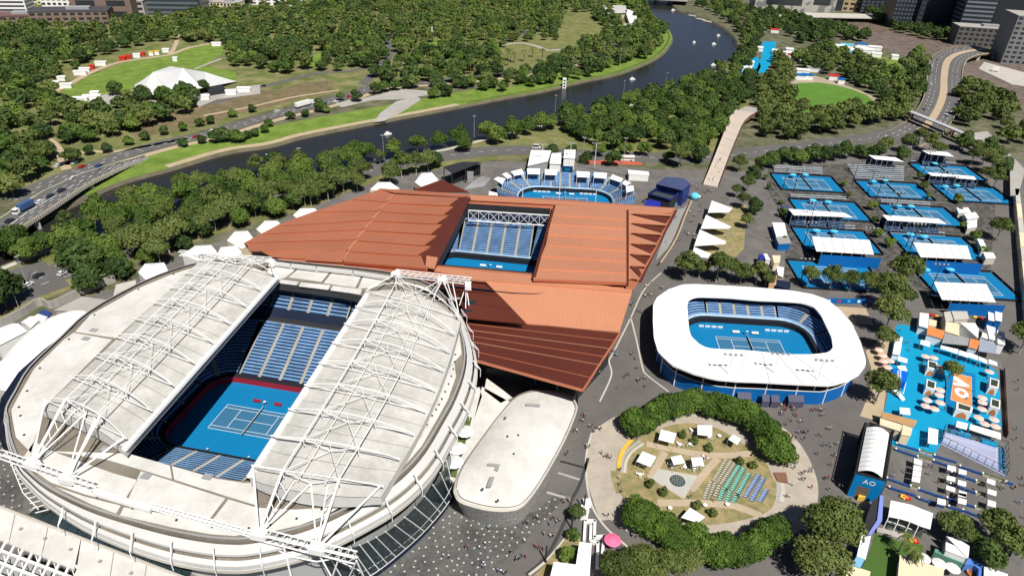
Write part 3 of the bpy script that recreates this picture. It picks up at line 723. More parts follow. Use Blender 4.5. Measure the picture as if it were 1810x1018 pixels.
# rail beams of the sliding roof
def beam(name, p, q, w=1.3, h=1.5, n=16):
    p, q = Vector(p), Vector(q); d = (q-p); s = d.cross(Vector((0, 0, 1))).normalized()*w/2; u = Vector((0, 0, h))
    bm_ = MB()
    for o in (s, -s, s+u, -s+u): bm_.tube(p+o, q+o, .17, 5)
    for k in range(n):
        a, b = p+d*k/n, p+d*(k+1)/n
        bm_.tube(a+s, b+s+u, .09, 4); bm_.tube(a-s, b-s+u, .09, 4); bm_.tube(a+s, b-s, .07, 4); bm_.tube(a+s+u, a-s+u, .08, 4)
    return bm_.build(name, trussw, arena)
P1, P2, P3 = G(2, 806, 24.6), G(166, 864, 24.6), G(455, 948, 24.6)
beam('rail_truss', P1, P2); beam('rail_truss', G(268, 896, 24.6), P3, .9, .8, 22)
MB().slab([G(168, 862, 25.6), G(268, 893, 25.6), G(264, 902, 25.6), (G(164, 871, 25.6))], .9).build('rail_cover', white_p, arena)
beam('rail_truss', P3, G(630, 990, 24.6), 1.6, 1.8, 14); beam('rail_truss', G(318, 450, 25), G(480, 463, 25), 1.3, 1.4, 12)
beam('rail_truss', G(700, 486, 25), G(833, 501, 25), 1.6, 1.8, 12)
for a, b in (((480, 461), (515, 466)), ((515, 466), (560, 471)), ((560, 471), (625, 478)), ((625, 478), (690, 488))):
    MB().slab([G(a[0], a[1], 25.6), G(b[0]-2, b[1], 25.6), G(b[0]-2, b[1]+4, 25.6), G(a[0], a[1]+4, 25.6)], .9).build('rail_cover', fascia, arena)
st = MB()
for a, b in (((630, 990), (612, 1030)), ((630, 990), (650, 1035)), ((600, 982), (580, 1040)), ((560, 972), (640, 1010)), ((500, 960), (520, 1040)), ((560, 972), (600, 1045))):
    st.tube(G(*a, 24.6), G(*b, 12), .2, 5)
st.line([G(470, 960, 22), G(510, 982, 21), (G(560, 992, 21)), G(600, 985, 22.5)], .16, 5)
st.build('rail_strut', trussw, arena)
st = MB()
for a, b in (((824, 503), (823, 545)), ((824, 503), (812, 540)), ((800, 500), (812, 560)), ((790, 497), (800, 530)), ((824, 503), (829, 540)), ((775, 530), (815, 527))):
    st.tube(G(*a, 25), G(*b, 19), .18, 5)
st.build('rail_strut', trussw, arena)
MB().slab([G(832, 500, 26), G(822, 498, 26), G(822, 506, 26), G(833, 507, 26)], 1.5).build('rail_end_cap', trussw, arena)
# interior
FA, FB, FCn = 21.5, 16.0, 7.0
tiersR = [(1.4, 2.9, 17, 1.12, .5), (24.5, 14.4, 8, 1.12, .8)]
bowl(arena, RC, RA, FA, FB, FCn, tiersR, [(0, 4, 1), (1, 2, 4), (2, 2, 1), (3, 2, 4), (4, 4, 1), (5, 2, 4), (6, 2, 1), (7, 2, 4)], [tread, seat_b])
for a0, z0, a1_, z1, nm, mt in ((0, 0, 0, 2.3, 'court_wall', red_w), (0, 2.3, 1.4, 2.6, 'walkway', black), (20.5, 10.9, 20.5, 11.6, 'tier_wall', conc), (20.5, 11.4, 23.2, 11.6, 'balcony_floor', dark), (23.2, 11.6, 24.5, 14.4, 'balcony_front', navy), (33.5, 20.6, 35, 24, 'back_wall', navy)):
    ringwall(arena, nm, RC, RA, FA, FB, FCn, a0, z0, a1_, z1, mt)
court(RC, RA, 21.5, 16, 7, 'blue tennis court inside the great white-roofed arena')
# glass skirt with white fins (south-east)
sk_in = [(560, 975), (620, 968), (665, 950), (715, 915), (765, 858), (796, 800)]; sk_out = [(600, 1045), (655, 1018), (700, 985), (750, 940), (790, 893), (806, 862)]
si = smooth_line([G(x, y, 15) for x, y in sk_in], 6); so_ = smooth_line([G(x, y, 1.5) for x, y in sk_out], 6)
n = min(len(si), len(so_))
for k in range(0, n-1, 1):
    i = len(si)
    MB().poly([so_[k], so_[k+1], si[k+1], si[k]]).build('skirt_pane', glass, arena)
for k in range(0, n, 2):
    MB().tube(Vector(so_[k])+Vector((0, 0, .3)), Vector(si[k])+Vector((0, 0, .3)), .16, 4).build('skirt_fin', trussw, arena)
MB().line([(p[0], p[1], p[2]+.3) for p in so_[:n]], .14, 4).build('skirt_rail', trussw, arena)
MB().line([tuple(Vector(a).lerp(Vector(b), .22)+Vector((0, 0, .3))) for a, b in zip(so_, si)], .08, 4).build('skirt_rail', trussw, arena)
vwall('skirt_base', [tuple(p) for p in so_], 0, navy)
# blue glass strip between the arena and the lower-left building
for k in range(17):
    a, b = k/17, (k+1)/17-.004
    L0, L1 = (50, 909), (330, 1022); R_0, R_1 = (68, 892), (355, 988)
    for r in range(3):
        u, v = r/3, (r+1)/3-.02
        q = []
        for t, w in ((a, u), (b, u), (b, v), (a, v)):
            x0, y0 = L0[0]+(L1[0]-L0[0])*t, L0[1]+(L1[1]-L0[1])*t; x1, y1 = R_0[0]+(R_1[0]-R_0[0])*t, R_0[1]+(R_1[1]-R_0[1])*t
            bow = 10*math.sin(math.pi*t)
            q.append(G(x0+(x1-x0)*w, y0+(y1-y0)*w+bow*.4, 9+3*w))
        MB().slab(q, .1).build('roof_pane', glass, arena)
MB().prism([G(50, 900, 8.8), G(352, 1018, 8.8), G(420, 1040, 8.8), G(420, 960, 8.8), G(140, 880, 8.8)], 0).build('podium', conc, arena)
bt = MB()
for k in range(11):
    x, y = 18+k*4.4, 812+k*8.4
    bt.tube(G(x, y+10, 14), G(x+16+k*.8, y+4, 14), .13, 4)
bt.line([G(12, 800, 14), G(40, 870, 14), G(68, 900, 14)], .15, 4)
bt.build('sunshade_blades', trussw, arena)

# copper arena
R6 = Zm(440, 240, 3.915); R7 = Zm(880, 240, 3.915); H0 = 19.0
KC = G(862, 490); KA = -.12
cop = thing('arena', 'angular copper-roofed arena with a square opening over blue seats', 'arena', (KC[0], KC[1], 0), KA)
deck = [(430, 430), (492, 397), (560, 372), (655, 342), (672, 333), (830, 344), (1000, 353), (1195, 368), (1178, 400), (1160, 440), (1120, 513), (1000, 505), (858, 493), (700, 490), (520, 470)]
dk = [G(x, y, H0-.6) for x, y in deck]
ho = [(827, 362), (973, 371), (944, 484), (772, 469)]
hk = [G(x, y, H0-.6) for x, y in ho]
tri = tessellate_polygon([[Vector(p) for p in dk], [Vector(p) for p in hk]])
mb = MB(); mb.v = dk+hk; mb.m = [0]*len(tri)
for t in tri:
    a, b, c = (Vector(mb.v[i]) for i in t); mb.f.append(tuple(t) if (b-a).cross(c-a).z > 0 else tuple(t)[::-1])
mb.build('roof_deck', copper, cop)
nk = len(dk); wm_ = MB(); wm_.v = dk+[(p[0], p[1], 0) for p in [((KC[0]+(q[0]-KC[0])*.9), KC[1]+(q[1]-KC[1])*.9) for q in dk]]
for k in range(nk): wm_.f.append((k, (k+1) % nk, nk+(k+1) % nk, nk+k)); wm_.m.append(0)
wm_.build('outer_wall', M('copper_wall', (.12, .08, .07), .6, scale=.6), cop)
hm = MB(); hm.v = [(p[0], p[1], H0) for p in hk]+[(p[0], p[1], H0-4.5) for p in hk]
for k in range(4): hm.f.append((k, (k+1) % 4, 4+(k+1) % 4, 4+k)); hm.m.append(0)
hm.build('opening_lining', dark, cop)
# left fan of folded panels (outer roof), each lifted along one long edge
Ls = PX(R6, [(1005, 405), (955, 460), (905, 520), (855, 585), (800, 650), (745, 720), (690, 795), (655, 868)])
Rs = PX(R6, [(1450, 430), (1415, 490), (1380, 550), (1335, 615), (1300, 690), (1260, 765), (1190, 830), (1235, 918)])
Ri = PX(R6, [(1470, 425), (1385, 480), (1345, 545), (1300, 605), (1262, 675), (1215, 755), (1165, 825), (1225, 915)])
Fl = PX(R6, [(900, 362), (820, 408), (740, 440), (640, 490), (560, 520), (440, 565), (300, 610), (180, 650)])
def fold(pa, pb, pc, pd, za, zb, mat, th=.5, nm='roof_panel'):
    """quad with edge a-b (far) at height za and edge d-c (near) at height zb"""
    q = [G(*pa, za), G(*pb, za), G(*pc, zb), G(*pd, zb)]
    return MB().slab(q, th).build(nm, mat, cop)
for k in range(7):
    fold(Ls[k], Rs[k], Ri[k+1], Ls[k+1], H0+.9, H0+1.75, copper)
fold(Ls[7], Rs[7], (Rs[7][0]-1, Rs[7][1]+3), (Ls[7][0], Ls[7][1]+3), H0+1.4, H0+.4, copper_o, .6, 'panel_edge')
for a, b in zip(Ls, Ls[1:]):
    MB().tube(G(a[0], a[1]+1, H0+1.5), G(b[0], b[1]-3, H0+1.7), .45, 5).build('gutter_end', copper_o, cop)
outl = [(672, 335), (622, 352), (560, 374), (492, 399), (462, 413), (436, 428), (440, 444), (470, 452)]
for k in range(6):
    a, b = outl[k], outl[k+1]
    fold(a, (Ls[k][0]-2, Ls[k][1]), (Ls[k+1][0]-2, Ls[k+1][1]-1), b, H0-.4, H0+.15, copper, .3)
fold((437, 430), (613, 436), (607, 460), (480, 454), H0-.3, H0, copper, .3)
fold((545, 440), (612, 447), (606, 463), (540, 459), H0+.2, H0+.7, copper, .4)
fold((675, 335), (828, 345), (818, 348), (697, 340), H0+.3, H0+.5, copper, .4)
MB().slab([G(830, 345, H0+.6), G(1193, 368.5, H0+.2), G(1185, 376, H0+.2), G(1110, 373, H0+.3), (G(985, 361, H0+.5)), G(832, 353, H0+.6)], .5).build('roof_panel', copper_o, cop)
# trough beside the opening, its shade put into the colour
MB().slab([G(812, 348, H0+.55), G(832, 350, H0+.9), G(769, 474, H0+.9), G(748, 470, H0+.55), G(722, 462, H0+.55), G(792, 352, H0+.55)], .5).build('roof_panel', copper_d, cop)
MB().slab([G(754, 452, H0+2), G(774, 455, H0+2), G(768, 474, H0+2), G(752, 471, H0+2)], .6).build('roof_panel', copper_o, cop)
# right sliding panel: seven bays with raised seams
ys = [480, 545, 605, 680, 750, 830, 915, 990]; xs = [400, 372, 358, 348, 333, 303, 268, 245]
yr = [510, 577, 640, 713, 790, 866, 945, 1012]
for k in range(7):
    a, b = R7(xs[k], ys[k]), R7(888, yr[k]); c, d = R7(888, yr[k+1]), R7(xs[k+1], ys[k+1])
    fold(a, b, c, d, H0+1.7, H0+2.15, copper_o, .9)
fold(R7(245, 992), R7(890, 1014), R7(890, 1028), R7(245, 1002), H0+2.1, H0+1.2, copper, .5, 'panel_edge')
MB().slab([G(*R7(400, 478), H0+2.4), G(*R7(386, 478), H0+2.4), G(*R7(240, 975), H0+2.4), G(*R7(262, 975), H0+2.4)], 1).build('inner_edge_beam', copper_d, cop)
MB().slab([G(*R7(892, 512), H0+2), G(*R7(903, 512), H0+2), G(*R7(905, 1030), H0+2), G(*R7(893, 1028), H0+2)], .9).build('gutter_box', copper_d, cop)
# saw-tooth folds on the right edge: a flap coloured as lit and a facet coloured as shaded
tips = [(1200, 552), (1165, 617), (1132, 682), (1100, 750), (1060, 824), (1022, 900), (985, 990)]
sts = [(935, 537), (930, 602), (928, 670), (925, 744), (918, 815), (918, 898), (922, 985)]
prev = R7(905, 515)
for k in range(7):
    s, t = R7(*sts[k]), R7(*tips[k])
    zt = H0+1.2
    base = R7(905, sts[k][1]-(70 if k else 25))
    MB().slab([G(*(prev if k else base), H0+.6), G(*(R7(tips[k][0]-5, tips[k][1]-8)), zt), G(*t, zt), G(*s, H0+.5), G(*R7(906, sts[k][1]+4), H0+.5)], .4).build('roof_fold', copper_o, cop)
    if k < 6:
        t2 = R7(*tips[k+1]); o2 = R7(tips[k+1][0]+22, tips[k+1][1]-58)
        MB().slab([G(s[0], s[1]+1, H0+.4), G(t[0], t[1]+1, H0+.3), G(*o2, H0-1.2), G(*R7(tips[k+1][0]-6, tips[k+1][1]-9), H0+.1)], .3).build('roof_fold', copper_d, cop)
    prev = R7(906, sts[k][1]+6)
edge = [R7(1243, 515), R7(1205, 590), R7(1165, 660), R7(1130, 735), R7(1095, 800), R7(1060, 870), R7(1030, 930), R7(995, 1010)]
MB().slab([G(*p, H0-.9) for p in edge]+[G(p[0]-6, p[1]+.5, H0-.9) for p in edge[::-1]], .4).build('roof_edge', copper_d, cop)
# front band, slope in sunlit-coloured copper and lower slopes in shade-browned copper
MB().slab([G(772, 472, H0+.5), G(860, 480, H0+.5), G(943, 487, H0+.5), G(1118, 512, H0+.2), G(1116, 518, H0+.2), G(1000, 508, H0+.2), G(835, 494, H0+.4), G(768, 478, H0+.5)], .7).build('roof_panel', copper_o, cop)
MB().slab([G(858, 497, H0), G(1000, 508, H0), G(1117, 517, H0), G(1095, 586, 13.5), G(932, 573, 13.5)], .5).build('roof_slope', copper_o, cop)
low = [((700, 478), (858, 497), (884, 522), (760, 505)), ((790, 512), (884, 523), (906, 546), (815, 535)), ((815, 536), (906, 547), (930, 572), (826, 562))]
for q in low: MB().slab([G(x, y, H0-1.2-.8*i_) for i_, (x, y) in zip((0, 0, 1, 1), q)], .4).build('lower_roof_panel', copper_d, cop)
bl_l = [(812, 560), (822, 582), (834, 604), (842, 638)]; br_l = [(1094, 588), (1078, 616), (1062, 645), (1030, 690)]
for k in range(3):
    a, d = bl_l[k], bl_l[k+1]; b, c = br_l[k], br_l[k+1]
    za, zb = 13.4+k*1.2, 13.4+(k+1)*1.2
    m1 = ((a[0]+d[0])/2, (a[1]+d[1])/2); m2 = ((b[0]+c[0])/2, (b[1]+c[1])/2)
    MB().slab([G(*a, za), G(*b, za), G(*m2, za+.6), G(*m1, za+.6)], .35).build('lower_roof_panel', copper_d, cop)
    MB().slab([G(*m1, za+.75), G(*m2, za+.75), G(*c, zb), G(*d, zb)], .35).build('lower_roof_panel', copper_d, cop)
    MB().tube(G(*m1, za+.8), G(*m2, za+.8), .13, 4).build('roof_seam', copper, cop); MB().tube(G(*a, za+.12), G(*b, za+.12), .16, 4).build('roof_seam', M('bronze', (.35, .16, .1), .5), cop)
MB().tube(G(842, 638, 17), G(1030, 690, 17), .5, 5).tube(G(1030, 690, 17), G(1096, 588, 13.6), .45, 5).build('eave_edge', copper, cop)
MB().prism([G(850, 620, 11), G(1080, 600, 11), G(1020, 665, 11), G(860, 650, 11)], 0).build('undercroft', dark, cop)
mb = MB()
for x, y in ((905, 655), (945, 668), (985, 680), (1020, 690)): mb.tube(G(x, y+26, 0), G(x, y-4, 15), .3, 6)
mb.build('eave_column', dark, cop)
MB().slab([G(905, 552, H0-3.4), G(922, 570, H0-3.6), G(928, 571, H0-3.6), G(904, 550, H0-3.4)], .1).build('roof_window', glass, cop)
MB().slab([G(822, 531, H0-1.2), G(842, 531, H0-1.2), G(836, 552, H0-1.6), G(818, 550, H0-1.6)], .1).build('roof_window', glass, cop)
sun_sail = thing('canopy', 'dark brown folded copper awning rising behind the copper roof', 'canopy', G(800, 340))
MB().slab([G(733, 334, 12), G(781, 318, 13), G(830, 340, 12), G(735, 338, 11)], .4).build('awning_panel', copper_d, sun_sail)
# roof truss seen in the opening
q1, q2 = Vector(G(828, 372, H0-.5)), Vector(G(972, 381, H0-.5)); tr = MB(); u = Vector((0, 0, -5)); n = 8
tr.tube(q1, q2, .28, 5); tr.tube(q1+u, q2+u, .28, 5)
for k in range(n):
    a, b = q1.lerp(q2, k/n), q1.lerp(q2, (k+1)/n); tr.tube(a, a+u, .14, 4); tr.tube(a+u, b, .12, 4); tr.tube(a, b+u, .12, 4)
tr.build('opening_truss', trussw, cop)
bowl(cop, KC, KA, 21, 14, 5, [(1.6, 3.2, 15, 1.0, .6)], [(0, 3, 1), (1, 1, 3), (2, 2, 1), (3, 1, 3), (4, 5, 1), (5, 1, 3), (6, 2, 1), (7, 1, 3)], [tread, seat_b])
for a0, z0, a1_, z1, nm, mt in ((0, 0, 0, 2.4, 'court_wall', black), (0, 2.4, 1.2, 2.7, 'walkway', black), (1.2, 2.7, 1.9, 3.3, 'front_row', seat_l), (16.6, 12, 16.6, 14.5, 'tier_wall', navy), (16.6, 14.5, 26, 18, 'upper_stand', navy)):
    ringwall(cop, nm, KC, KA, 21, 14, 5, a0, z0, a1_, z1, mt)
court(KC, KA, 21, 14, 5, 'blue tennis court glimpsed inside the copper-roofed arena')

# white oval show arena
OC = G(1327, 613.5); OA = -.04
ov = thing('arena', 'open-air tennis arena under a white ring-shaped membrane roof', 'arena', (OC[0], OC[1], 0), OA)
R4 = Zm(1340, 480, 3.851)
op = PX(R3, [(1280, 90), (1380, 88), (1600, 100), (1800, 112)])+PX(R4, [(230, 130), (370, 155), (470, 190), (560, 260), (640, 350), (700, 480), (735, 590), (735, 640), (690, 700), (620, 740), (500, 775), (400, 772), (200, 762), (0, 750)])+PX(R3, [(1650, 758), (1500, 745), (1350, 705), (1200, 645), (1110, 560), (1080, 460), (1073, 340), (1075, 230), (1100, 180), (1180, 125)])
ip = PX(R3, [(1380, 172), (1600, 180), (1800, 198)])+PX(R4, [(150, 200), (300, 210), (380, 240), (430, 300), (500, 450), (510, 520), (480, 550), (400, 562), (280, 565), (150, 560), (0, 543)])+PX(R3, [(1650, 540), (1520, 537), (1450, 530), (1400, 505), (1340, 450), (1325, 400), (1318, 320), (1312, 230), (1325, 190)])
ZO = 9.8
oo = [G(x, y, ZO) for x, y in op]; ii = [G(x, y, ZO-.8) for x, y in ip]
import bisect
def param_ring(P, C, n):
    A = sorted(((math.atan2((p[1]-C[1])*1.5, p[0]-C[0]) % (2*math.pi)), p) for p in P)
    an = [a for a, _ in A]; out = []
    for k in range(n):
        t = 2*math.pi*k/n; j = bisect.bisect(an, t) % len(A); a0, p0 = A[j-1]; a1_, p1 = A[j]
        d = (a1_-a0) % (2*math.pi); w = ((t-a0) % (2*math.pi))/d if d else 0
        out.append(tuple(p0[i]+(p1[i]-p0[i])*w for i in range(3)))
    return out
seamg = M('seam_grey', (.5, .5, .5), .6); NR = 120; ro = param_ring(oo, OC, NR); ri = param_ring(ii, OC, NR)
def sm_(P): return [tuple((P[k-1][i]+2*P[k][i]+P[(k+1) % NR][i])/4 for i in range(3)) for k in range(NR)]
ri = sm_(ri)
for k in range(30):
    A = [ro[(4*k+j) % NR] for j in range(5)]; B = [ri[(4*k+j) % NR] for j in range(5)]
    mb = MB()
    def fn(u, v, A=A, B=B):
        x = u*4; j = min(3, int(x)); w = x-j
        a = Vector(A[j]).lerp(Vector(A[j+1]), w); b = Vector(B[j]).lerp(Vector(B[j+1]), w)
        p = a.lerp(b, v); p.z += .55*math.sin(math.pi*u)*math.sin(math.pi*v)-.1+.0; return p
    mb.grid(fn, 4, 4); mb.build('membrane_panel', white, ov, smooth=True)
    MB().line([A[0], B[0]], .1, 4).build('roof_rafter', seamg, ov)
n = NR
for P, dz in ((ro, .5), (ri, .5)):
    mb = MB()
    for k in range(n): a, b = P[k], P[(k+1) % n]; mb.poly([(a[0], a[1], a[2]-dz), (b[0], b[1], b[2]-dz), (b[0], b[1], b[2]+.1), (a[0], a[1], a[2]+.1)])
    mb.build('membrane_edge', white, ov)
wl = [tuple(Vector(p).lerp(Vector((OC[0], OC[1], p[2])), .06)) for p in ro]
for k in range(0, n, 4):
    mb = MB()
    for j in range(4):
        a, b = wl[(k+j) % n], wl[(k+j+1) % n]; mb.poly([(a[0], a[1], 0), (b[0], b[1], 0), (b[0], b[1], 5.4), (a[0], a[1], 5.4)])
    mb.build('hoarding', blue_w, ov)
    p = wl[k]; MB().tube((p[0], p[1], 0), (p[0], p[1], ZO), .22, 6).build('roof_post', trussw, ov)
mb = MB().line([(p[0], p[1], 5.5) for p in wl+[wl[0]]], .12, 4); mb.build('hoarding_rail', trussw, ov)
bowl(ov, OC, OA, 22.5, 15, 9, [(1.6, 2.8, 5, 1.05, .5)], [(0, 4, 1), (1, 2, 4), (2, 1, 1), (3, 2, 4), (4, 5, 1), (5, 2, 4), (6, 1, 1), (7, 2, 4)], [tread, seat_b])
for a0, z0, a1_, z1, nm, mt in ((0, 0, 0, 2.2, 'court_wall', black), (0, 2.2, 1.2, 2.4, 'walkway', black), (1.2, 2.4, 1.9, 3., 'front_row', seat_l), (6.85, 5, 6.9, 5.9, 'back_wall', navy), (6.9, 5.9, 9, 8.9, 'shade_dark_seats', navy)):  # navy back wall and upper seats carry the roof's shade in their colour
    ringwall(ov, nm, OC, OA, 22.5, 15, 9, a0, z0, a1_, z1, mt)
court(OC, OA, 22.5, 15, 9, 'blue tennis court under the ring of white membrane roof')
for q in ((1400, 715, 1432, 715),): pass
# sponsor blinds on the outer wall and floodlight masts in front
for k, (x0, x1, y, h) in enumerate([(1240, 1258, 688, 18), (1259, 1276, 691, 18), (1299, 1323, 690, 16), (1342, 1355, 694, 14), (1358, 1372, 695, 14), (1388, 1415, 695, 16)]):
    a, b = Vector(G(x0, y+20, 0)), Vector(G(x1, y+21, 0)); c = Vector((0, 0, 4.2)); o_ = Vector((0, -1.6, 0))
    MB().slab([tuple(a+c), tuple(b+c), tuple(b+c*.62+o_), tuple(a+c*.62+o_)], .1).poly([tuple(a+c*.62+o_), tuple(b+c*.62+o_), tuple(b+o_+c*.1), tuple(a+o_+c*.1)]).build('shade_blind', M('blind_grey', (.07, .075, .12), .7), ov)
# show court with white awnings (beyond the copper roof)
RS = Zm(860, 250, 6.464)
SCn = G(999, 356); SA = -.03
sh = thing('arena', 'small open show court ringed by pale blue seats and little white awnings', 'arena', (SCn[0], SCn[1], 0), SA)
bowl(sh, SCn, SA, 24, 12.5, 11, [(1.6, 2.4, 10, 1.1, .4)], [(2, 1, 1), (3, 3, 3), (4, 5, 1), (5, 3, 3), (6, 1, 1), (1, 2, 3), (7, 2, 3)], [M('tread_mid', (.08, .12, .18), .8), seat_b])
ringwall(sh, 'court_wall', SCn, SA, 24, 12.5, 11, 0, 0, 0, 1.6, black); ringwall(sh, 'front_row', SCn, SA, 24, 12.5, 11, .9, 1.9, 1.6, 2.4, seat_l); ringwall(sh, 'walkway', SCn, SA, 24, 12.5, 11, 0, 1.6, .9, 1.9, black)
court(SCn, SA, 24, 12.5, 11, 'blue tennis court in front of the pale blue seats and white awnings')
aw = [[(85, 430), (130, 405), (215, 425), (180, 492)], [(180, 375), (225, 355), (290, 400), (240, 428)], [(280, 345), (400, 315), (430, 372), (315, 392)], [(465, 308), (610, 312), (608, 375), (468, 372)], [(668, 318), (808, 325), (806, 385), (665, 380)],
      [(1030, 340), (1180, 350), (1175, 412), (1032, 405)], [(1228, 352), (1375, 362), (1370, 425), (1226, 412)], [(1440, 378), (1560, 425), (1535, 468), (1405, 425)], [(1580, 445), (1650, 470), (1600, 512), (1548, 480)], [(1595, 515), (1675, 505), (1685, 560), (1600, 585)], [(30, 568), (120, 590), (130, 618), (25, 610)]]
for q in aw:
    MB().slab([G(*RS(*p), 9 if j < 2 else 8.3) for j, p in enumerate(q)], .2).build('awning', white, sh)
    mb = MB()
    for j in range(4): p = G(*RS(*q[j]), 8.3); mb.tube((p[0], p[1], 3), (p[0], p[1], 8.4), .12, 4)
    mb.build('awning_post', trussw, sh)
b = G(*RS(920, 355), 4); scr = thing('scoreboard', 'dark blue scoreboard reading AO behind the show court seats', 'scoreboard', (b[0], b[1], 4), SA)
MB().box((0, 0, 0), (6.2, .8, 3.6)).bl('panel', M('screen_blue', (.0, .05, .13), .5), scr)
def lettering(text, size, loc, rot, mat, parent=None, ext=.03, align='CENTER'):
    cu = bpy.data.curves.new('lettering', 'FONT'); cu.body = text; cu.size = size; cu.extrude = ext; cu.align_x = align; cu.align_y = 'CENTER'
    cu.resolution_u = 2; o = bpy.data.objects.new('lettering', cu); COL.objects.link(o); o.data.materials.append(mat)
    dg = bpy.context.evaluated_depsgraph_get(); me = bpy.data.meshes.new_from_object(o.evaluated_get(dg)); me.name = 'lettering'
    bpy.data.objects.remove(o); bpy.data.curves.remove(cu); o = bpy.data.objects.new('lettering', me); COL.objects.link(o)
    o.location = loc; o.rotation_euler = rot
    if parent is not None: o.parent = parent
    return o
lettering('AO', 2.0, (0, -.45, 1.8), (math.pi/2, 0, 0), M('screen_cyan', (.05, .4, .7), .5), scr)

# generic builders
def quadroof(name, label, cat, q, z, h_wall, mroof, mwall, group=None, ridge=0.0, parts=True, th=.35):
    """building or tent from a 4-corner roof read off the photo"""
    P = [G(x, y, z) for x, y in q]; c = (sum(p[0] for p in P)/4, sum(p[1] for p in P)/4, 0)
    t = thing(name, label, cat, c, math.atan2(P[1][1]-P[0][1], P[1][0]-P[0][0]), group)
    if ridge:
        m1 = tuple((P[0][i]+P[3][i])/2 for i in range(3)); m2 = tuple((P[1][i]+P[2][i])/2 for i in range(3))
        m1 = (m1[0], m1[1], z+ridge); m2 = (m2[0], m2[1], z+ridge)
        MB().slab([P[0], P[1], m2, m1], .12).build('roof', mroof, t); MB().slab([m1, m2, P[2], P[3]], .12).build('roof', mroof, t)
        MB().poly([P[0], m1, P[3]]).poly([P[1], m2, P[2]]).build('gable', mwall, t)
    else: MB().slab(P, th).build('roof', mroof, t)
    cc = Vector(c)
    Wq = [tuple(Vector(p).lerp(Vector((cc.x, cc.y, p[2])), .05)) for p in P]
    if h_wall is not None: MB().prism([(p[0], p[1], z-.2) for p in Wq], h_wall).build('wall', mwall, t)
    return t
def tower(name, label, base, h, heads=4, arm=3.2, rz=0.0, mat=None, group=None, second=False, src=[]):
    x, y, _ = G(*base)
    t = thing(name, label, 'light mast', (x, y, 0), rz, group); mt = mat or dark
    MB().tube((0, 0, 0), (0, 0, h), .24, 6, 0, .13).bl('pole', mt, t)
    b = MB().tube((-arm, 0, h), (arm, 0, h), .09, 4).tube((-arm*.6, 0, h-.5), (arm*.6, 0, h-.5), .05, 4)
    b.bl('crossarm', mt, t)
    for k in range(heads):
        u = -arm+2*arm*k/(heads-1); MB().box((u, -.25, h+.05), (.75, .6, .5)).bl('lamp_head', grey_mid, t)
    return t
# outer courts: left-top corner of each surface in the photograph
courts = [
 ('top left court beside the two thin dark masts, open bleachers behind it', (1362, 308)),
 ('outer court in front of the grey bleachers with the dark shaded stand', (1510, 320)),
 ('outer court at the right end of the second row below the double white awning', (1646, 327)),
 ('farthest court at the top right under the small white stand roof', (1606, 290)),
 ('court on the left with a long narrow white awning along its near side', (1394.5, 353)),
 ('court in the middle whose near side is covered by a long narrow white awning', (1551, 362)),
 ('court on the left half hidden by a broad white stand roof', (1399, 403)),
 ('court on the right half hidden by a broad white stand roof beside the pale sheds', (1571, 413)),
 ('court seen through the row of gum trees north of the oval arena', (1391, 461)),
 ('nearest right court above the broad white stand roof by the beach bar', (1612, 474))]
CT = []
sheet('court_lanes', PX(Zm(1340, 240, 3.851), [(70, 215), (600, 190), (1020, 110), (1480, 190), (1620, 430), (1560, 1180), (1240, 1180), (1000, 980), (180, 980), (190, 600), (60, 360)]), .08, M('lane_paving', (.12, .11, .1), .9, scale=1.4, var=.3, col2=(.05, .048, .042)))
FL = ['top left outer court', 'court below the grey bleachers', 'right-end court of the second row', 'farthest court at the top right', 'left court with the long narrow awning', 'middle court with the long narrow awning', 'left court under a broad white stand roof', 'right court under a broad white stand roof', 'court behind the row of gum trees', 'nearest right-hand court above the beach bar']
CZ = -.045
for lab, (px, py) in courts:
    x, y, _ = G(px, py); ca, sa = math.cos(CZ), math.sin(CZ)
    cx, cy = x+17.5*ca+12.4*sa, y+17.5*sa-12.4*ca
    ct_ = court((cx, cy), CZ, 17.5, 8.4, .6, lab, group='outer tennis courts'); CT.append((cx, cy)); ct_.scale = (1, 1.48, 1)
    # dark fence cloth round the court
    fz = thing('fence', 'low dark fence cloth around the ' + lab.split(' court')[0].split(' outer')[0] + ' court', 'fence', (cx, cy, 0), CZ, 'court fences')
    fz['label'] = 'low dark cloth fence around the ' + FL[courts.index((lab, (px, py)))]
    for a, b in (((-18, 12.7), (18, 12.7)), ((-18, -12.7), (18, -12.7)), ((-18, -12.7), (-18, 12.7)), ((18, -12.7), (18, 12.7))):
        n_ = 6 if a[1] == b[1] else 3
        for j in range(n_):
            p = (a[0]+(b[0]-a[0])*j/n_, a[1]+(b[1]-a[1])*j/n_); q = (a[0]+(b[0]-a[0])*(j+.97)/n_, a[1]+(b[1]-a[1])*(j+.97)/n_)
            MB().tube((p[0], p[1], 0), (p[0], p[1], 1.5), .05, 4).bl('fence_post', dark, fz)
            MB().poly([(p[0], p[1], 0), (q[0], q[1], 0), (q[0], q[1], 1.15), (p[0], p[1], 1.15)]).poly([(p[0]+.05, p[1]+.05, 0), (p[0]+.05, p[1]+.05, 1.15), (q[0]+.05, q[1]+.05, 1.15), (q[0]+.05, q[1]+.05, 0)]).bl('fence_cloth', black, fz)
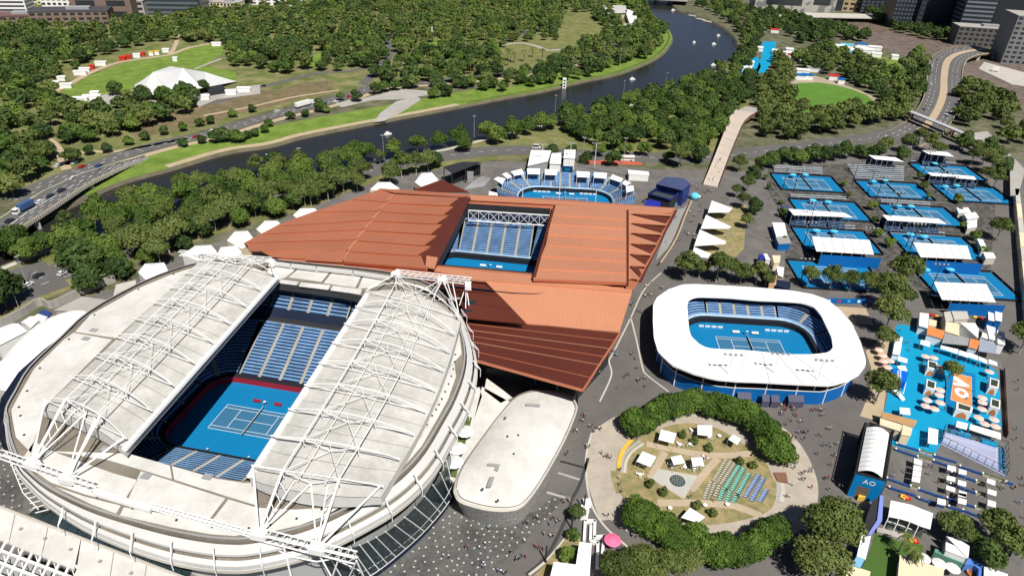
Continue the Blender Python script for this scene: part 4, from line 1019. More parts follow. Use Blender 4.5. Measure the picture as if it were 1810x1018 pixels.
    # chair umbrellas and umpire stand on the far side
R8 = Zm(1340, 240, 3.851)
def umbrella(px, py, r, h, mat, label, group, name='umbrella', base=True, world=None):
    x, y, _ = world if world else G(px, py, h)
    t = thing(name, label, 'umbrella', (x, y, 0), 0, group)
    MB().cone((0, 0, h-.2), r, r*.34, 10).bl('canopy', mat, t)
    MB().tube((0, 0, 0), (0, 0, h), .05, 5).bl('pole', trussw, t)
    return t
um0 = None
CN = ['top left outer court', 'court below the grey bleachers', 'right-end court of the second row', 'left court with the long awning', 'middle court with the long awning', 'left court beneath the broad stand roof', 'right court beneath the broad stand roof']
UL = [w_+' pale blue sunshade beside the '+c_ for c_ in CN for w_ in ('left', 'right')]+['pale blue sunshade beside the farthest outer court', 'right pale blue sunshade above the nearest right-hand court', 'left pale blue sunshade above the nearest right-hand court']
for k, (x, y) in enumerate([(240, 262), (325, 262), (785, 305), (865, 300), (1280, 340), (1355, 335), (375, 435), (480, 445), (955, 470), (1045, 475), (400, 640), (520, 645), (1040, 665), (1135, 680), (1205, 185), (1310, 905), (1145, 905)]):
    px, py = R8(x, y); w = G(px, py, 2.6)
    if um0 is None: um0 = umbrella(px, py, 1.9, 2.6, cyan_u, UL[0], 'sunshades beside the outer courts')
    else: dup(um0, (w[0], w[1], 0), 0, UL[k])
# stands of the outer courts
def grandstand(label, q, z, face_cam, deep, n_bay, wall=None, z_near=None, roofm=None, rows=7, hgt=3.6, post_drop=None):
    """q roof corners: far-left, far-right, near-right, near-left"""
    zn = z if z_near is None else z_near
    P = [G(*q[0], z), G(*q[1], z), G(*q[2], zn), G(*q[3], zn)]
    c = tuple(sum(p[i] for p in P)/4 for i in range(2))+(0,)
    t = thing('grandstand', label, 'grandstand', c, CZ, 'covered stands of the outer courts')
    for k in range(n_bay):       # roof sheets
        u, v = k/n_bay+.004, (k+1)/n_bay-.004
        L = lambda a, b, w: tuple(a[i]+(b[i]-a[i])*w for i in range(3))
        A, B, C_, D = L(P[0], P[1], u), L(P[0], P[1], v), L(P[3], P[2], v), L(P[3], P[2], u)
        m1, m2 = L(A, D, .5), L(B, C_, .5)
        MB().slab([A, B, m2, m1], .15).build('roof_sheet', white, t)
        MB().slab([(m1[0], m1[1], m1[2]-.05), (m2[0], m2[1], m2[2]-.05), C_, D], .15).build('roof_sheet', white, t)
    dirn = Vector(P[1])-Vector(P[0]); dirn.normalize(); away = Vector((-dirn.y, dirn.x, 0))
    wid = (Vector(P[1])-Vector(P[0])).length; dep = (Vector(P[0])-Vector(P[3])).dot(away)
    nl = Vector((P[3][0], P[3][1], 0)); nr = Vector((P[2][0], P[2][1], 0)); fl = Vector((P[0][0], P[0][1], 0))
    nl = fl-away*dep
    s = 1 if face_cam else -1
    for k in range(3):
        g0, g1 = k/3+.02, (k+1)/3-.02; mb = MB()
        for r in range(rows):
            d = deep*(r/rows) if face_cam else dep-deep*(r/rows); d2 = deep*((r+1)/rows) if face_cam else dep-deep*((r+1)/rows)
            zz = .8+hgt*r/rows; a, b = fl-away*dep, None
            o = nl+away*d; o2 = nl+away*d2; U, V_ = dirn*wid*g0, dirn*wid*g1
            def p3(v, zq): return (v.x, v.y, zq)
            mb.poly([p3(o+U, zz), p3(o+V_, zz), p3(o2+V_, zz), p3(o2+U, zz)], 0)
            mb.poly([p3(o+U, zz-hgt/rows), p3(o+V_, zz-hgt/rows), p3(o+V_, zz), p3(o+U, zz)], 0)
            mm = o.lerp(o2, .45); mb.poly([p3(mm+U, zz+.4), p3(mm+V_, zz+.4), p3(o2+V_, zz+.4), p3(o2+U, zz+.4)], 1)
        mb.build('seating_bay', [tread, seat_b], t)
    for k in range(n_bay+1):
        for v, zq in ((nl+dirn*wid*k/n_bay, zn), (fl+dirn*wid*k/n_bay, z)):
            MB().tube((v.x, v.y, 0), (v.x, v.y, zq-.1), .11, 5).build('post', grey_mid, t)
    if wall is not None:
        a = nl-away*.15 if not face_cam else fl
        MB().poly([(a.x, a.y, 0), (a.x+dirn.x*wid, a.y+dirn.y*wid, 0), (a.x+dirn.x*wid, a.y+dirn.y*wid, wall), (a.x, a.y, wall)]).poly([(a.x, a.y+.1, wall), (a.x+dirn.x*wid, a.y+dirn.y*wid+.1, wall), (a.x+dirn.x*wid, a.y+dirn.y*wid+.1, 0), (a.x, a.y+.1, 0)]).build('rear_hoarding', blue_w if not face_cam else navy, t)
    return t
grandstand('small stand with white roof and dark shaded seats above grey bleachers', PX(R8, [(750, 132), (935, 148), (995, 178), (795, 160)]), 8, True, 6, 5, 7)
grandstand('small white-roofed stand above the farthest outer court', PX(R8, [(1115, 100), (1290, 112), (1335, 143), (1160, 125)]), 8, True, 6, 4, 7)
grandstand('left half of the double narrow white awning over the second-row court', PX(R8, [(1150, 250), (1315, 262), (1345, 282), (1180, 272)]), 5.5, True, 4, 4, 4.5)
grandstand('right half of the double narrow white awning over the second-row court', PX(R8, [(1325, 264), (1470, 277), (1488, 300), (1350, 288)]), 5.5, True, 4, 4, 4.5)
grandstand('long narrow white-roofed stand between the two left-hand courts', PX(R8, [(205, 497), (590, 525), (645, 555), (240, 540)]), 6.5, True, 5, 8, 5)
grandstand('long narrow white-roofed stand between the two middle courts', PX(R8, [(845, 538), (1230, 565), (1285, 600), (880, 575)]), 6.5, True, 5, 8, 5)
grandstand('broad white-roofed stand with blue rear wall above the row of gum trees', PX(R8, [(365, 685), (760, 710), (790, 808), (395, 785)]), 7.0, False, 9, 6, 5.5)
grandstand('broad white-roofed stand with blue rear wall on the right', PX(R8, [(1055, 725), (1425, 748), (1455, 840), (1105, 825)]), 7.0, False, 9, 6, 5.5)
grandstand('nearest broad white-roofed stand with blue rear wall above the beach bar', PX(R4, [(1195, 70), (1555, 85), (1620, 208), (1250, 190)]), 7.0, False, 9, 6, 5.5)
# open bleachers
def bleacher(label, q, rows, mat, h=2.6):
    P = [Vector(G(*p)) for p in q]; c = sum(P, Vector())/4
    t = thing('bleacher', label, 'bleacher', tuple(c), CZ, 'open bleachers of the outer courts')
    for r in range(rows):
        a, b = P[3].lerp(P[0], r/rows), P[2].lerp(P[1], r/rows); a2, b2 = P[3].lerp(P[0], (r+.6)/rows), P[2].lerp(P[1], (r+.6)/rows); z = .5+h*r/rows
        MB().slab([(a.x, a.y, z), (b.x, b.y, z), (b2.x, b2.y, z), (a2.x, a2.y, z)], .12).build('bench_row', mat, t)
    mb = MB()
    for k in range(9):
        a, b = P[3].lerp(P[2], k/8), P[0].lerp(P[1], k/8); mb.tube((a.x, a.y, 0), (a.x, a.y, .5), .05, 4); mb.tube((b.x, b.y, 0), (b.x, b.y, h+1.2), .06, 4); mb.tube((a.x, a.y, .4), (b.x, b.y, h+.4), .06, 4)
    mb.build('frame', grey_mid, t)
bgrey = M('bleacher_grey', (.34, .38, .42), .6, scale=2, var=.3)
bleacher('grey open bleachers behind the top left court', PX(R8, [(105, 228), (425, 240), (440, 278), (110, 262)]), 5, bgrey)
bleacher('large grey open bleachers below the small dark-shaded stand', PX(R8, [(590, 225), (980, 240), (990, 312), (660, 290)]), 8, bgrey, 3.4)
bleacher('low bleachers between the top left court and the long white awning', PX(R8, [(215, 412), (590, 430), (600, 452), (225, 432)]), 3, bgrey, 1.6)
bleacher('low bleachers above the middle court with the long awning', PX(R8, [(830, 446), (1160, 465), (1170, 490), (840, 468)]), 3, bgrey, 1.6)
bleacher('low bleachers in front of the dark left stand', PX(R8, [(240, 603), (650, 620), (660, 640), (250, 620)]), 2, bgrey, 1.2)
bleacher('low bleachers in front of the dark middle stand', PX(R8, [(890, 645), (1260, 665), (1270, 690), (900, 668)]), 2, bgrey, 1.2)
bleacher('pale bleachers at the foot of the farthest small stand', PX(R8, [(1040, 175), (1340, 190), (1345, 205), (1045, 190)]), 2, bgrey, 1.2)
# dark masts between the courts
M4 = [((240, 385), 0), ((165, 365), 0), ((305, 760), 0), ((345, 620), 0), ((745, 390), 0), ((805, 430), 0), ((1205, 390), 0), ((1270, 430), 0), ((875, 630), 0), ((915, 545), 0), ((1005, 760), 0), ((1035, 770), 0), ((715, 800), 0), ((1125, 250), 0), ((640, 330), 0)]
ML_ = ['right dark mast on the near side of the top left court', 'left dark mast on the near side of the top left court', 'left dark mast between the two left awning courts', 'dark mast at the left end of the long left awning',
 'left dark mast below the grey-bleacher court', 'right dark mast below the grey-bleacher court', 'left dark mast beside the right-end court', 'right dark mast beside the right-end court', 'dark mast at the left end of the long middle awning', 'dark mast on the middle court with the awning',
 'left dark mast before the right broad stand roof', 'right dark mast before the right broad stand roof', 'dark mast rising before the left broad stand roof', 'dark mast on the farthest outer court', 'dark mast beside the large grey bleachers']
tw = tower('light_mast', ML_[0], R8(240, 385), 13, 4, 2.6, CZ, group='dark masts of the outer courts')
for i_, (p, _) in enumerate(M4[1:]):
    x, y, _z = G(*R8(*p)); dup(tw, (x, y, 0), CZ, ML_[i_+1])
x, y, _z = G(1644.5, 514.4); dup(tw, (x, y, 0), CZ, 'dark floodlight mast standing on the nearest right court before the white roof')
x, y, _z = G(1413, 505); dup(tw, (x, y, 0), CZ, 'dark floodlight mast left of the court behind the gum trees')
# white masts in front of the oval arena
for k, (bx, by) in enumerate([(1277, 702), (1357, 700), (1431, 715)]):
    tower('light_mast', ['left', 'middle', 'right'][k]+' of the three tall pale floodlight masts before the oval arena', (bx, by+ (0 if k < 2 else -3)), 17.5, 4, 2.6, OA, trussw, 'pale masts before the oval arena')
for x_, y_ in ((957, 302), (1006, 300), (1050, 300)):
    tower('light_mast', ['left', 'middle', 'right'][(957, 1006, 1050).index(x_)]+' of three slim pale masts behind the small show court', (x_, y_), 16, 4, 2.4, SA, trussw, 'pale masts behind the show court')
for (x_, y_), lb in (((923, 362), 'pale floodlight mast at the left end of the small show court floor'), ((987, 366), 'pale floodlight mast at the middle of the small show court floor'), ((1051, 370), 'pale floodlight mast at the right end of the small show court floor')):
    tower('light_mast', lb, (x_, y_), 11, 4, 2.2, SA, trussw, 'pale masts at the show court floor')

# pavilions and low roofs
def lozenge(label, px, z, mat, dome=1.2, wallmat=None, z0=0, nm='pavilion', cat='pavilion'):
    P = gline(px+[px[0]], z, 4)[:-1]; n = len(P); c = Vector((sum(p[0] for p in P)/n, sum(p[1] for p in P)/n, 0))
    t = thing(nm, label, cat, tuple(c), 0)
    mb = MB(); rings = 5; V_ = []
    for r in range(rings+1):
        k = 1-r/rings*.98; V_ += [(c.x+(p[0]-c.x)*k, c.y+(p[1]-c.y)*k, z+dome*(1-k**2.5)) for p in P]
    mb.v = V_
    for r in range(rings):
        for i in range(n): j = (i+1) % n; mb.f.append((r*n+i, r*n+j, (r+1)*n+j, (r+1)*n+i)); mb.m.append(0)
    mb.f.append(tuple(range(rings*n, (rings+1)*n))); mb.m.append(0)
    o = mb.build('roof', mat, t, smooth=True)
    return t, P, c
RP = Zm(440, 738, 3.635)
pv, Pp, pc = lozenge('white lozenge-shaped pavilion with a tiled curved wall beside the great arena', [(801, 868), (806, 845), (822, 815), (850, 775), (880, 735), (905, 706), (925, 694), (950, 689), (985, 692), (1008, 700), (1020, 714), (1019, 730), (1005, 765), (985, 805), (962, 845), (940, 878), (920, 898), (895, 904), (860, 902), (825, 893), (808, 884)], 8.6, roof_w, 2.2)
n = len(Pp)
wt = M('wall_tile', (.72, .7, .66), .5, scale=1.5, var=.08)
for k in range(n):
    a, b = Pp[k], Pp[(k+1) % n]
    if PP(a)[1] < 700: continue
    for r in range(6):
        z1 = 8.5-r*1.4; z0 = max(0, z1-1.36)
        q = lambda p, z, kk: (p[0]+(pc.x-p[0])*.02*kk, p[1]+(pc.y-p[1])*.02*kk, z)
        a2 = tuple(a[i]+(b[i]-a[i])*.02 for i in range(3))
        MB().poly([q(a2, z0, r+1), q(b, z0, r+1), q(b, z1, r), q(a2, z1, r)]).poly([q(b, z0, r+1), q(a2, z0, r+1), q(a2, z1, r), q(b, z1, r)]).build('wall_tile', wt, pv)
gk = [(p[0], p[1], 8.65) for p in Pp]; ribbon(MB(), gk+[gk[0]], [(p[0]+(pc.x-p[0])*.03, p[1]+(pc.y-p[1])*.03, 9.0) for p in Pp+[Pp[0]]]).build('roof_edge', conc_l, pv)
MB().line([(p[0]+(pc.x-p[0])*.045, p[1]+(pc.y-p[1])*.045, 9.1) for p in Pp], .1, 4).build('roof_gutter', gutter, pv)
mb = MB()
for x, y in ((1545+0, 290), (1600, 330), (1560, 400)): pass
MB().slab([G(862, 818, 10.9), G(884, 820, 10.9), G(880, 832, 10.9), G(874, 830, 10.9), G(876, 824, 10.9), G(861, 822, 10.9)], .2).build('roof_plant', grey_mid, pv)
MB().slab([G(866, 842, 10.9), G(874, 842, 10.9), G(868, 860, 10.9), G(860, 860, 10.9)], .2).build('roof_plant', grey_mid, pv)
MB().slab([G(930, 712, 10.7), G(955, 714, 10.7), G(954, 718, 10.7), G(930, 716, 10.7)], .3).build('roof_plant', grey_mid, pv)
mb = MB()
for x, y in ((893, 739), (908, 803), (897, 772), (853, 865), (916, 770), (880, 885)): p = G(x, y, 10.6); mb.box(p, (.5, .5, .4))
mb.build('roof_vent', dark, pv)
t = thing('link_roof', 'angular white roof planes linking the great arena and the lozenge pavilion', 'roof', G(860, 720))
for q in ([(820, 690), (848, 684), (852, 700), (800, 850), (790, 840)], [(852, 683), (905, 712), (870, 750), (812, 842), (800, 852), (838, 740)], [(860, 668), (890, 690), (905, 702), (885, 712), (856, 690)]):
    MB().slab([G(x, y, 8) for x, y in q], .4).build('roof_plane', roof_w, t)
MB().prism([G(795, 850, 7.5), G(870, 740, 7.5), G(900, 708, 7.5), G(850, 690, 7.5), G(825, 700, 7.5)], 0).build('wall', conc, t)
tr_ = thing('terrace', 'narrow green planted terrace beside the glass skirt of the great arena', 'terrace', G(808, 800))
MB().slab([G(826, 735, 8.6), G(834, 738, 8.6), G(806, 842, 8.6), (G(784, 838, 8.6))], .3).build('deck', M('terrace_grass', (.08, .12, .03), .9), tr_)
u3 = umbrella(0, 0, 2.6, 11.2, white_p, 'white sunshade on the narrow green terrace, uppermost of three', 'white sunshades on the terrace', world=G(822, 762, 11))
dup(u3, (*G(808, 792, 11)[:2], 0), 0, 'white sunshade on the narrow green terrace, middle one of three'); dup(u3, (*G(802, 816, 11)[:2], 0), 0, 'white sunshade on the narrow green terrace, lowest of three')
# crescent roof at the left
t, P_, c_ = lozenge('crescent-shaped white roof tucked behind the left rim of the great arena', [(0, 640), (30, 605), (60, 578), (91, 560), (129, 549), (157, 552), (150, 562), (110, 598), (70, 634), (40, 665), (22, 690), (8, 690), (-30, 680), (-30, 660)], 15, white_p, 1.6, nm='hall', cat='hall')
MB().prism([(p[0], p[1], 14.8) for p in P_], 0).build('wall', conc_l, t)
mb = MB()
for k in range(9): p = G(100+k*7, 610-k*6.6, 16); mb.box(p, (.6, .6, .4))
mb.build('roof_vent', dark, t)
# lower-left hall with lattice
t = thing('hall', 'long pale roofed hall with a white lattice opening in the lower left corner', 'hall', G(100, 980))
for k in range(6):
    x0, x1 = -30+k*58, -30+(k+1)*58-1
    y = lambda x, o: 890+o+(x+10)*.395
    MB().slab([G(x0, y(x0, 0), 16), G(x1, y(x1, 0), 16), G(x1-20, y(x1, 130), 16), G(x0-20, y(x0, 130), 16)] if k > 2 else [G(x0, y(x0, 0), 16), G(x1, y(x1, 0), 16), G(x1-12, y(x1, 55), 16), G(x0-12, y(x0, 55), 16)], .6).build('roof_plate', roof_w, t)
MB().line([G(-20, 888, 16.3), G(360, 1034, 16.3)], .35, 5).build('roof_gutter', conc_l, t)
mb = MB()
for x, y in ((37, 935), (80, 952), (125, 971), (177, 992), (232, 1013)): p = G(x, y, 16.1); mb.box(p, (.6, .6, .3))
mb.build('roof_vent', grey_mid, t)
sl_ = Vector(G(12, 955, 15.5))
ux = (Vector(G(140, 1003, 15.5))-sl_)/8; vy = (Vector(G(-18, 1010, 15.5))-sl_)/3
mb = MB()
for i in range(12): mb.tube(sl_+ux*i-vy*.2, sl_+ux*i+vy*4, .35, 4)
for j in range(5): mb.tube(sl_+vy*j-ux*1, sl_+vy*j+ux*12, .35, 4)
for i in range(12):
    for j in range(4):
        if (i+j) % 2: mb.tube(sl_+ux*i+vy*j+Vector((0, 0, -1.5)), sl_+ux*(i+1)+vy*(j+1)+Vector((0, 0, -1.5)), .12, 4)
mb.build('lattice', white_p, t)
MB().slab([tuple(sl_-ux+Vector((0, 0, -4))), tuple(sl_+ux*12+Vector((0, 0, -4))), tuple(sl_+ux*12+vy*5+Vector((0, 0, -4))), tuple(sl_-ux+vy*5+Vector((0, 0, -4)))], .3).build('lower_roof', grey_mid, t)
t = thing('gate_building', 'white flat-roofed entry building with stepped plan at the bottom edge', 'building', G(1010, 1000))
MB().prism([G(1024, 958, 5), G(1045, 961, 5), G(1040, 1030, 5), G(970, 1030, 5), G(979, 993, 5), G(1018, 998, 5)], 0).build('wall', white_p, t)
MB().slab([G(1024, 957, 5.3), G(1046, 960, 5.3), G(1041, 1036, 5.3), G(968, 1036, 5.3), G(979, 992, 5.3), G(1018, 997, 5.3)], .25).build('roof', white, t)
# white queue rails in front of it
t = thing('queue_rail', 'stepped white queue railing north of the white entry building', 'railing', G(1050, 940))
for q in ([(1032, 958), (1034, 924), (1051, 924), (1050, 953), (1067, 951), (1064, 982)], [(1044, 960), (1056, 963), (1055, 1005)], [(1043, 958), (1044, 933)]):
    pts = [G(x, y) for x, y in q]
    for a, b in zip(pts, pts[1:]):
        d = Vector((b[0]-a[0], b[1]-a[1], 0)); l = d.length; MB().box(((a[0]+b[0])/2, (a[1]+b[1])/2, .05), (l+.4, .7, 1.1), math.atan2(d.y, d.x)).build('rail_section', white_p, t)
sgb = thing('sign_board', 'long white standing board on the plaza edge left of the sand-coloured ring', 'sign', G(1036, 905))
for k, (x, y) in enumerate(((1037, 893), (1033, 904), (1031, 914))): p = G(x, y); MB().box((p[0], p[1], .1), (2.0, 2.0, 1.6), .1).build('board', white_p, sgb)

# marquees along the far side of the arenas
mq = [[(244, 481), (256, 466), (290, 464), (299, 482), (262, 499)], [(322, 450), (345, 434), (373, 433), (383, 444), (350, 461)], [(401, 425), (415, 409), (438, 408), (450, 424), (428, 440)], [(385, 447), (390, 437), (418, 434), (428, 446), (410, 455)],
      [(453, 405), (468, 390), (490, 390), (503, 403), (465, 415)], [(518, 380), (531, 368), (556, 368), (567, 377), (530, 391)], [(654, 335), (668, 322), (690, 322), (706, 333), (672, 338)], [(733, 322), (745, 306), (763, 305), (775, 318), (745, 331)]]
labs = ['white peaked marquee nearest the parked cars, left of the great arena', 'white marquee behind the upper left truss end of the great arena', 'white marquee at the left tip of the copper roof', 'low white marquee squeezed between truss end and copper roof tip', 'white marquee on the long left edge of the copper roof, second from its tip', 'white marquee half way along the left edge of the copper roof', 'white marquee at the upper left corner of the copper roof', 'white marquee beside the brown awning and the black stage']
for q, lb in zip(mq, labs):
    P = [Vector(G(x, y, 5.5)) for x, y in q]; c = sum(P, Vector())/5; ap = Vector((c.x, c.y, 7.6))
    t = thing('marquee', lb, 'marquee', (c.x, c.y, 0), 0, 'white marquees along the arenas')
    for k in range(5): MB().poly([P[k], P[(k+1) % 5], ap] if (P[(k+1) % 5]-P[k]).cross(ap-P[k]).z > 0 else [P[(k+1) % 5], P[k], ap]).build('roof_panel', white, t)
    MB().prism([tuple(p) for p in P], 0).build('wall', cream_m if q[0][0] > 400 else white_p, t)
# big tents behind the show court
quadroof('tent', 'largest white tent with striped dark gable behind the small show court', 'tent', PX(RS, [(510, 100), (740, 105), (700, 225), (470, 280)]), 7, 0, white, grey_mid, 'white tents behind the show court')
quadroof('tent', 'white tent in the middle behind the small show court', 'tent', PX(RS, [(745, 135), (855, 130), (850, 260), (720, 255)]), 6, 0, white, white_p, 'white tents behind the show court', 1.2)
quadroof('tent', 'white peaked tent right of the other two behind the show court', 'tent', PX(RS, [(890, 95), (1020, 95), (1010, 200), (880, 190)]), 7, 0, white, white_p, 'white tents behind the show court', 1.5)
quadroof('kiosk', 'white kiosk with picture panels right of the small show court', 'kiosk', PX(RS, [(1615, 325), (1850, 345), (1860, 385), (1625, 375)]), 4, 0, white, white_p)
for k, (a, b) in enumerate(((1000, 250), (1700, 290))): pass
fn_ = thing('fence', 'long grey post and rail fence along the road behind the show court', 'fence', G(1060, 292))
for k in range(26):
    p = G(996+k*4.9, 290+k*.95); MB().tube(p, (p[0], p[1], 2.6), .09, 4).build('fence_post', grey_mid, fn_)
    if k < 25:
        q = G(996+(k+1)*4.9, 290+(k+1)*.95)
        for z in (2.4, 1.6, .8): MB().tube((p[0], p[1], z), (q[0], q[1], z), .09, 4).build('fence_rail', grey_mid, fn_)
# black stage
t = quadroof('stage', 'black-roofed open stage left of the small show court', 'stage', PX(R6, [(1345, 215), (1480, 180), (1610, 182), (1410, 260)]), 8.5, None, dark, dark)
for k, (x, y) in enumerate(((1350, 225), (1600, 195), (1405, 262), (1500, 230))): p = G(*R6(x, y), 8.3); MB().tube((p[0], p[1], 0), p, .3, 5).build('post', dark, t)
MB().prism([G(*R6(1410, 265), 6), G(*R6(1600, 200), 6), G(*R6(1560, 190), 6), G(*R6(1400, 240), 6)], 0).build('backdrop', black, t)
p = G(*R6(1532, 260), 5); MB().box((p[0], p[1], 0), (3.4, .5, 6)).build('side_screen', grey_mid, t)
t = thing('bench_block', 'rows of grey benches in front of the black stage', 'benches', G(*R6(1600, 340)))
for k in range(7):
    a, b = G(*R6(1490+k*20, 375-k*3)), G(*R6(1600+k*10, 285+k*2)); a, b = Vector(a), Vector(b)
    MB().slab([tuple(a+Vector((0, 0, .5))), tuple(a+Vector((1.2, 0, .5))), tuple(b+Vector((1.2, 0, .5))), tuple(b+Vector((0, 0, .5)))], .4).build('bench', grey_mid, t)
# dark blue entertainment building
RU = Zm(1120, 280, 6.36)
t = thing('pavilion', 'dark blue box pavilion with an open-topped front beside the plaza', 'pavilion', G(1180, 350))
MB().prism([G(*RU(255, 285), 9), G(*RU(365, 208), 9), G(*RU(560, 225), 9), G(*RU(640, 290), 9), G(*RU(560, 362), 9), G(*RU(520, 350), 9), (G(*RU(330, 300), 9))], 0).build('upper_block', blue_d, t)
MB().slab([G(*RU(258, 288), 9.4), G(*RU(368, 210), 9.4), G(*RU(556, 228), 9.4), G(*RU(630, 290), 9.4), G(*RU(545, 358), 9.4)], .3).build('roof', M('slate_blue', (.06, .075, .16), .5, scale=.6), t)
fr = [(165, 395), (310, 302), (530, 370), (415, 465)]
MB().line([G(*RU(*p), 7) for p in fr+[fr[0]]], .35, 4).build('roof_frame', blue_d, t)
for a, b in ((0, 3), (3, 2)): MB().poly([G(*RU(*fr[a]), 6.8), G(*RU(*fr[b]), 6.8), (*G(*RU(*fr[b]), 6.8)[:2], 0), (*G(*RU(*fr[a]), 6.8)[:2], 0)]).build('side_screen', dark, t)
MB().slab([G(*RU(180, 395), 4.5), G(*RU(310, 315), 4.5), G(*RU(520, 380), 4.5), G(*RU(410, 455), 4.5)], 4).build('floor', M('deck_green', (.04, .06, .06), .8), t)
MB().prism([G(*RU(130, 480), 4.5), G(*RU(180, 460), 4.5), G(*RU(305, 490), 4.5), G(*RU(300, 545), 4.5), G(*RU(125, 530), 4.5)], 0).build('annex', M('royal_blue', (.02, .03, .3), .5), t)
MB().slab([G(*RU(405, 500), 1.5), G(*RU(560, 415), 1.5), G(*RU(560, 445), 1.5), G(*RU(405, 555), 1.5)], 1.4).build('steps', cyan_u, t)
# triangular sails
for k, (q, lb) in enumerate((([(835, 610), (880, 475), (1110, 560), (1070, 605)], 'uppermost white triangular sail along the plaza'), ([(755, 790), (815, 635), (1100, 770), (1060, 790)], 'middle white triangular sail along the plaza'), ([(680, 985), (745, 800), (1040, 935), (1030, 962)], 'third white triangular sail along the plaza'), ([(655, 1100), (680, 995), (900, 1085), (860, 1120)], 'lowest white triangular sail, half hidden by the gum trees'))):
    P = [G(*RU(*p), 5+1.5*(j in (1,))) for j, p in enumerate(q)]; c = G(*RU(q[1][0]+60, q[1][1]+90))
    t = thing('shade_sail', lb, 'shade sail', c, 0, 'white triangular sails')
    MB().slab(P, .12).build('sail', white, t)
    for p in P: MB().tube((p[0], p[1], 0), p, .14, 5).build('mast', grey_mid, t)
sheet('sail_lawn', PX(RU, [(840, 630), (1000, 610), (1120, 520), (1272, 520), (1240, 1018), (1100, 1150), (820, 1100), (700, 1000), (780, 810)]), .1, lawn_dry)
# planted ramp wall between the copper roof and the plaza
t = thing('retaining_wall', 'slim curved timber retaining wall with a pale coping beside the copper roof', 'wall', G(1190, 410))
w1 = gline(PX(RU, [(640, 505), (560, 690), (500, 850), (420, 1010)])+[(1165, 470)])
ribbon(MB(), [(p[0], p[1], 1.6) for p in w1], [(p[0]+.9, p[1]+.2, 1.6) for p in w1]).build('coping', sand_path, t)
for x, y, z, h in along(w1, 1.4): MB().box((x-.4, y, .05), (1.0, .25, 1.4), h).build('timber_post', M('timber_dark', (.12, .09, .06), .8), t)
sheet('walkway', PX(RU, [(560, 560), (620, 500), (640, 500), (500, 850), (380, 1018), (250, 1150), (290, 1018), (400, 740), (490, 575)]), .12, M('walkway_paving', (.27, .255, .24), .85, scale=1, var=.15))
# small info globe
t = thing('kiosk', 'round pale blue and white kiosk on the plaza below the footbridge', 'kiosk', G(1227, 352))
p = G(1227, 352); MB().sphere((p[0]-t.location.x, p[1]-t.location.y, 1.6), 2.6, 12, 8, 0, .8).bl('dome', cyan_u, t); MB().cone((.4, .4, 1.8), 2.9, .5, 12).bl('ring', white_p, t)
# footbridge
t = thing('footbridge', 'wide pinkish pedestrian bridge rising over the road towards the river', 'bridge', G(1290, 250))
fl_, fr_ = [(1243, 326), (1262, 280), (1281, 232), (1292, 205), (1302, 195)], [(1270, 331), (1285, 290), (1305, 240), (1318, 214), (1338, 200)]
zz = [.3, 2.5, 5.5, 6, 6]
A = smooth_line([G(x, y, z) for (x, y), z in zip(fl_, zz)], 4); B = smooth_line([G(x, y, z) for (x, y), z in zip(fr_, zz)], 4)
deckm = M('bridge_deck', (.5, .42, .35), .85, scale=1, var=.08)
for k in range(len(A)-1):
    MB().slab([A[k], B[k], tuple(Vector(B[k+1]).lerp(Vector(B[k]), .02)), tuple(Vector(A[k+1]).lerp(Vector(A[k]), .02))], .5, 0, 0).build('deck_slab', deckm, t)
for side, mt in ((A, conc), (B, brick_m)):
    ribm = MB()
    for a, b in zip(side, side[1:]): ribm.poly([a, b, (b[0], b[1], b[2]+1.3), (a[0], a[1], a[2]+1.3)]).poly([(a[0], a[1], a[2]-1.6), (b[0], b[1], b[2]-1.6), b, a])
    ribm.build('parapet', mt, t)
for k in (6, 9, 12, 15):
    p, q = A[k], B[k]; m = ((p[0]+q[0])/2, (p[1]+q[1])/2)
    MB().box((m[0], m[1], 0), (7, 1.2, p[2]-.5), -.3).build('pier', conc, t)
MB().slab([G(1302, 197, 5.9), G(1336, 201, 5.9), G(1342, 192, 5.9), G(1318, 188, 5.9)], .5).build('landing', conc, t)
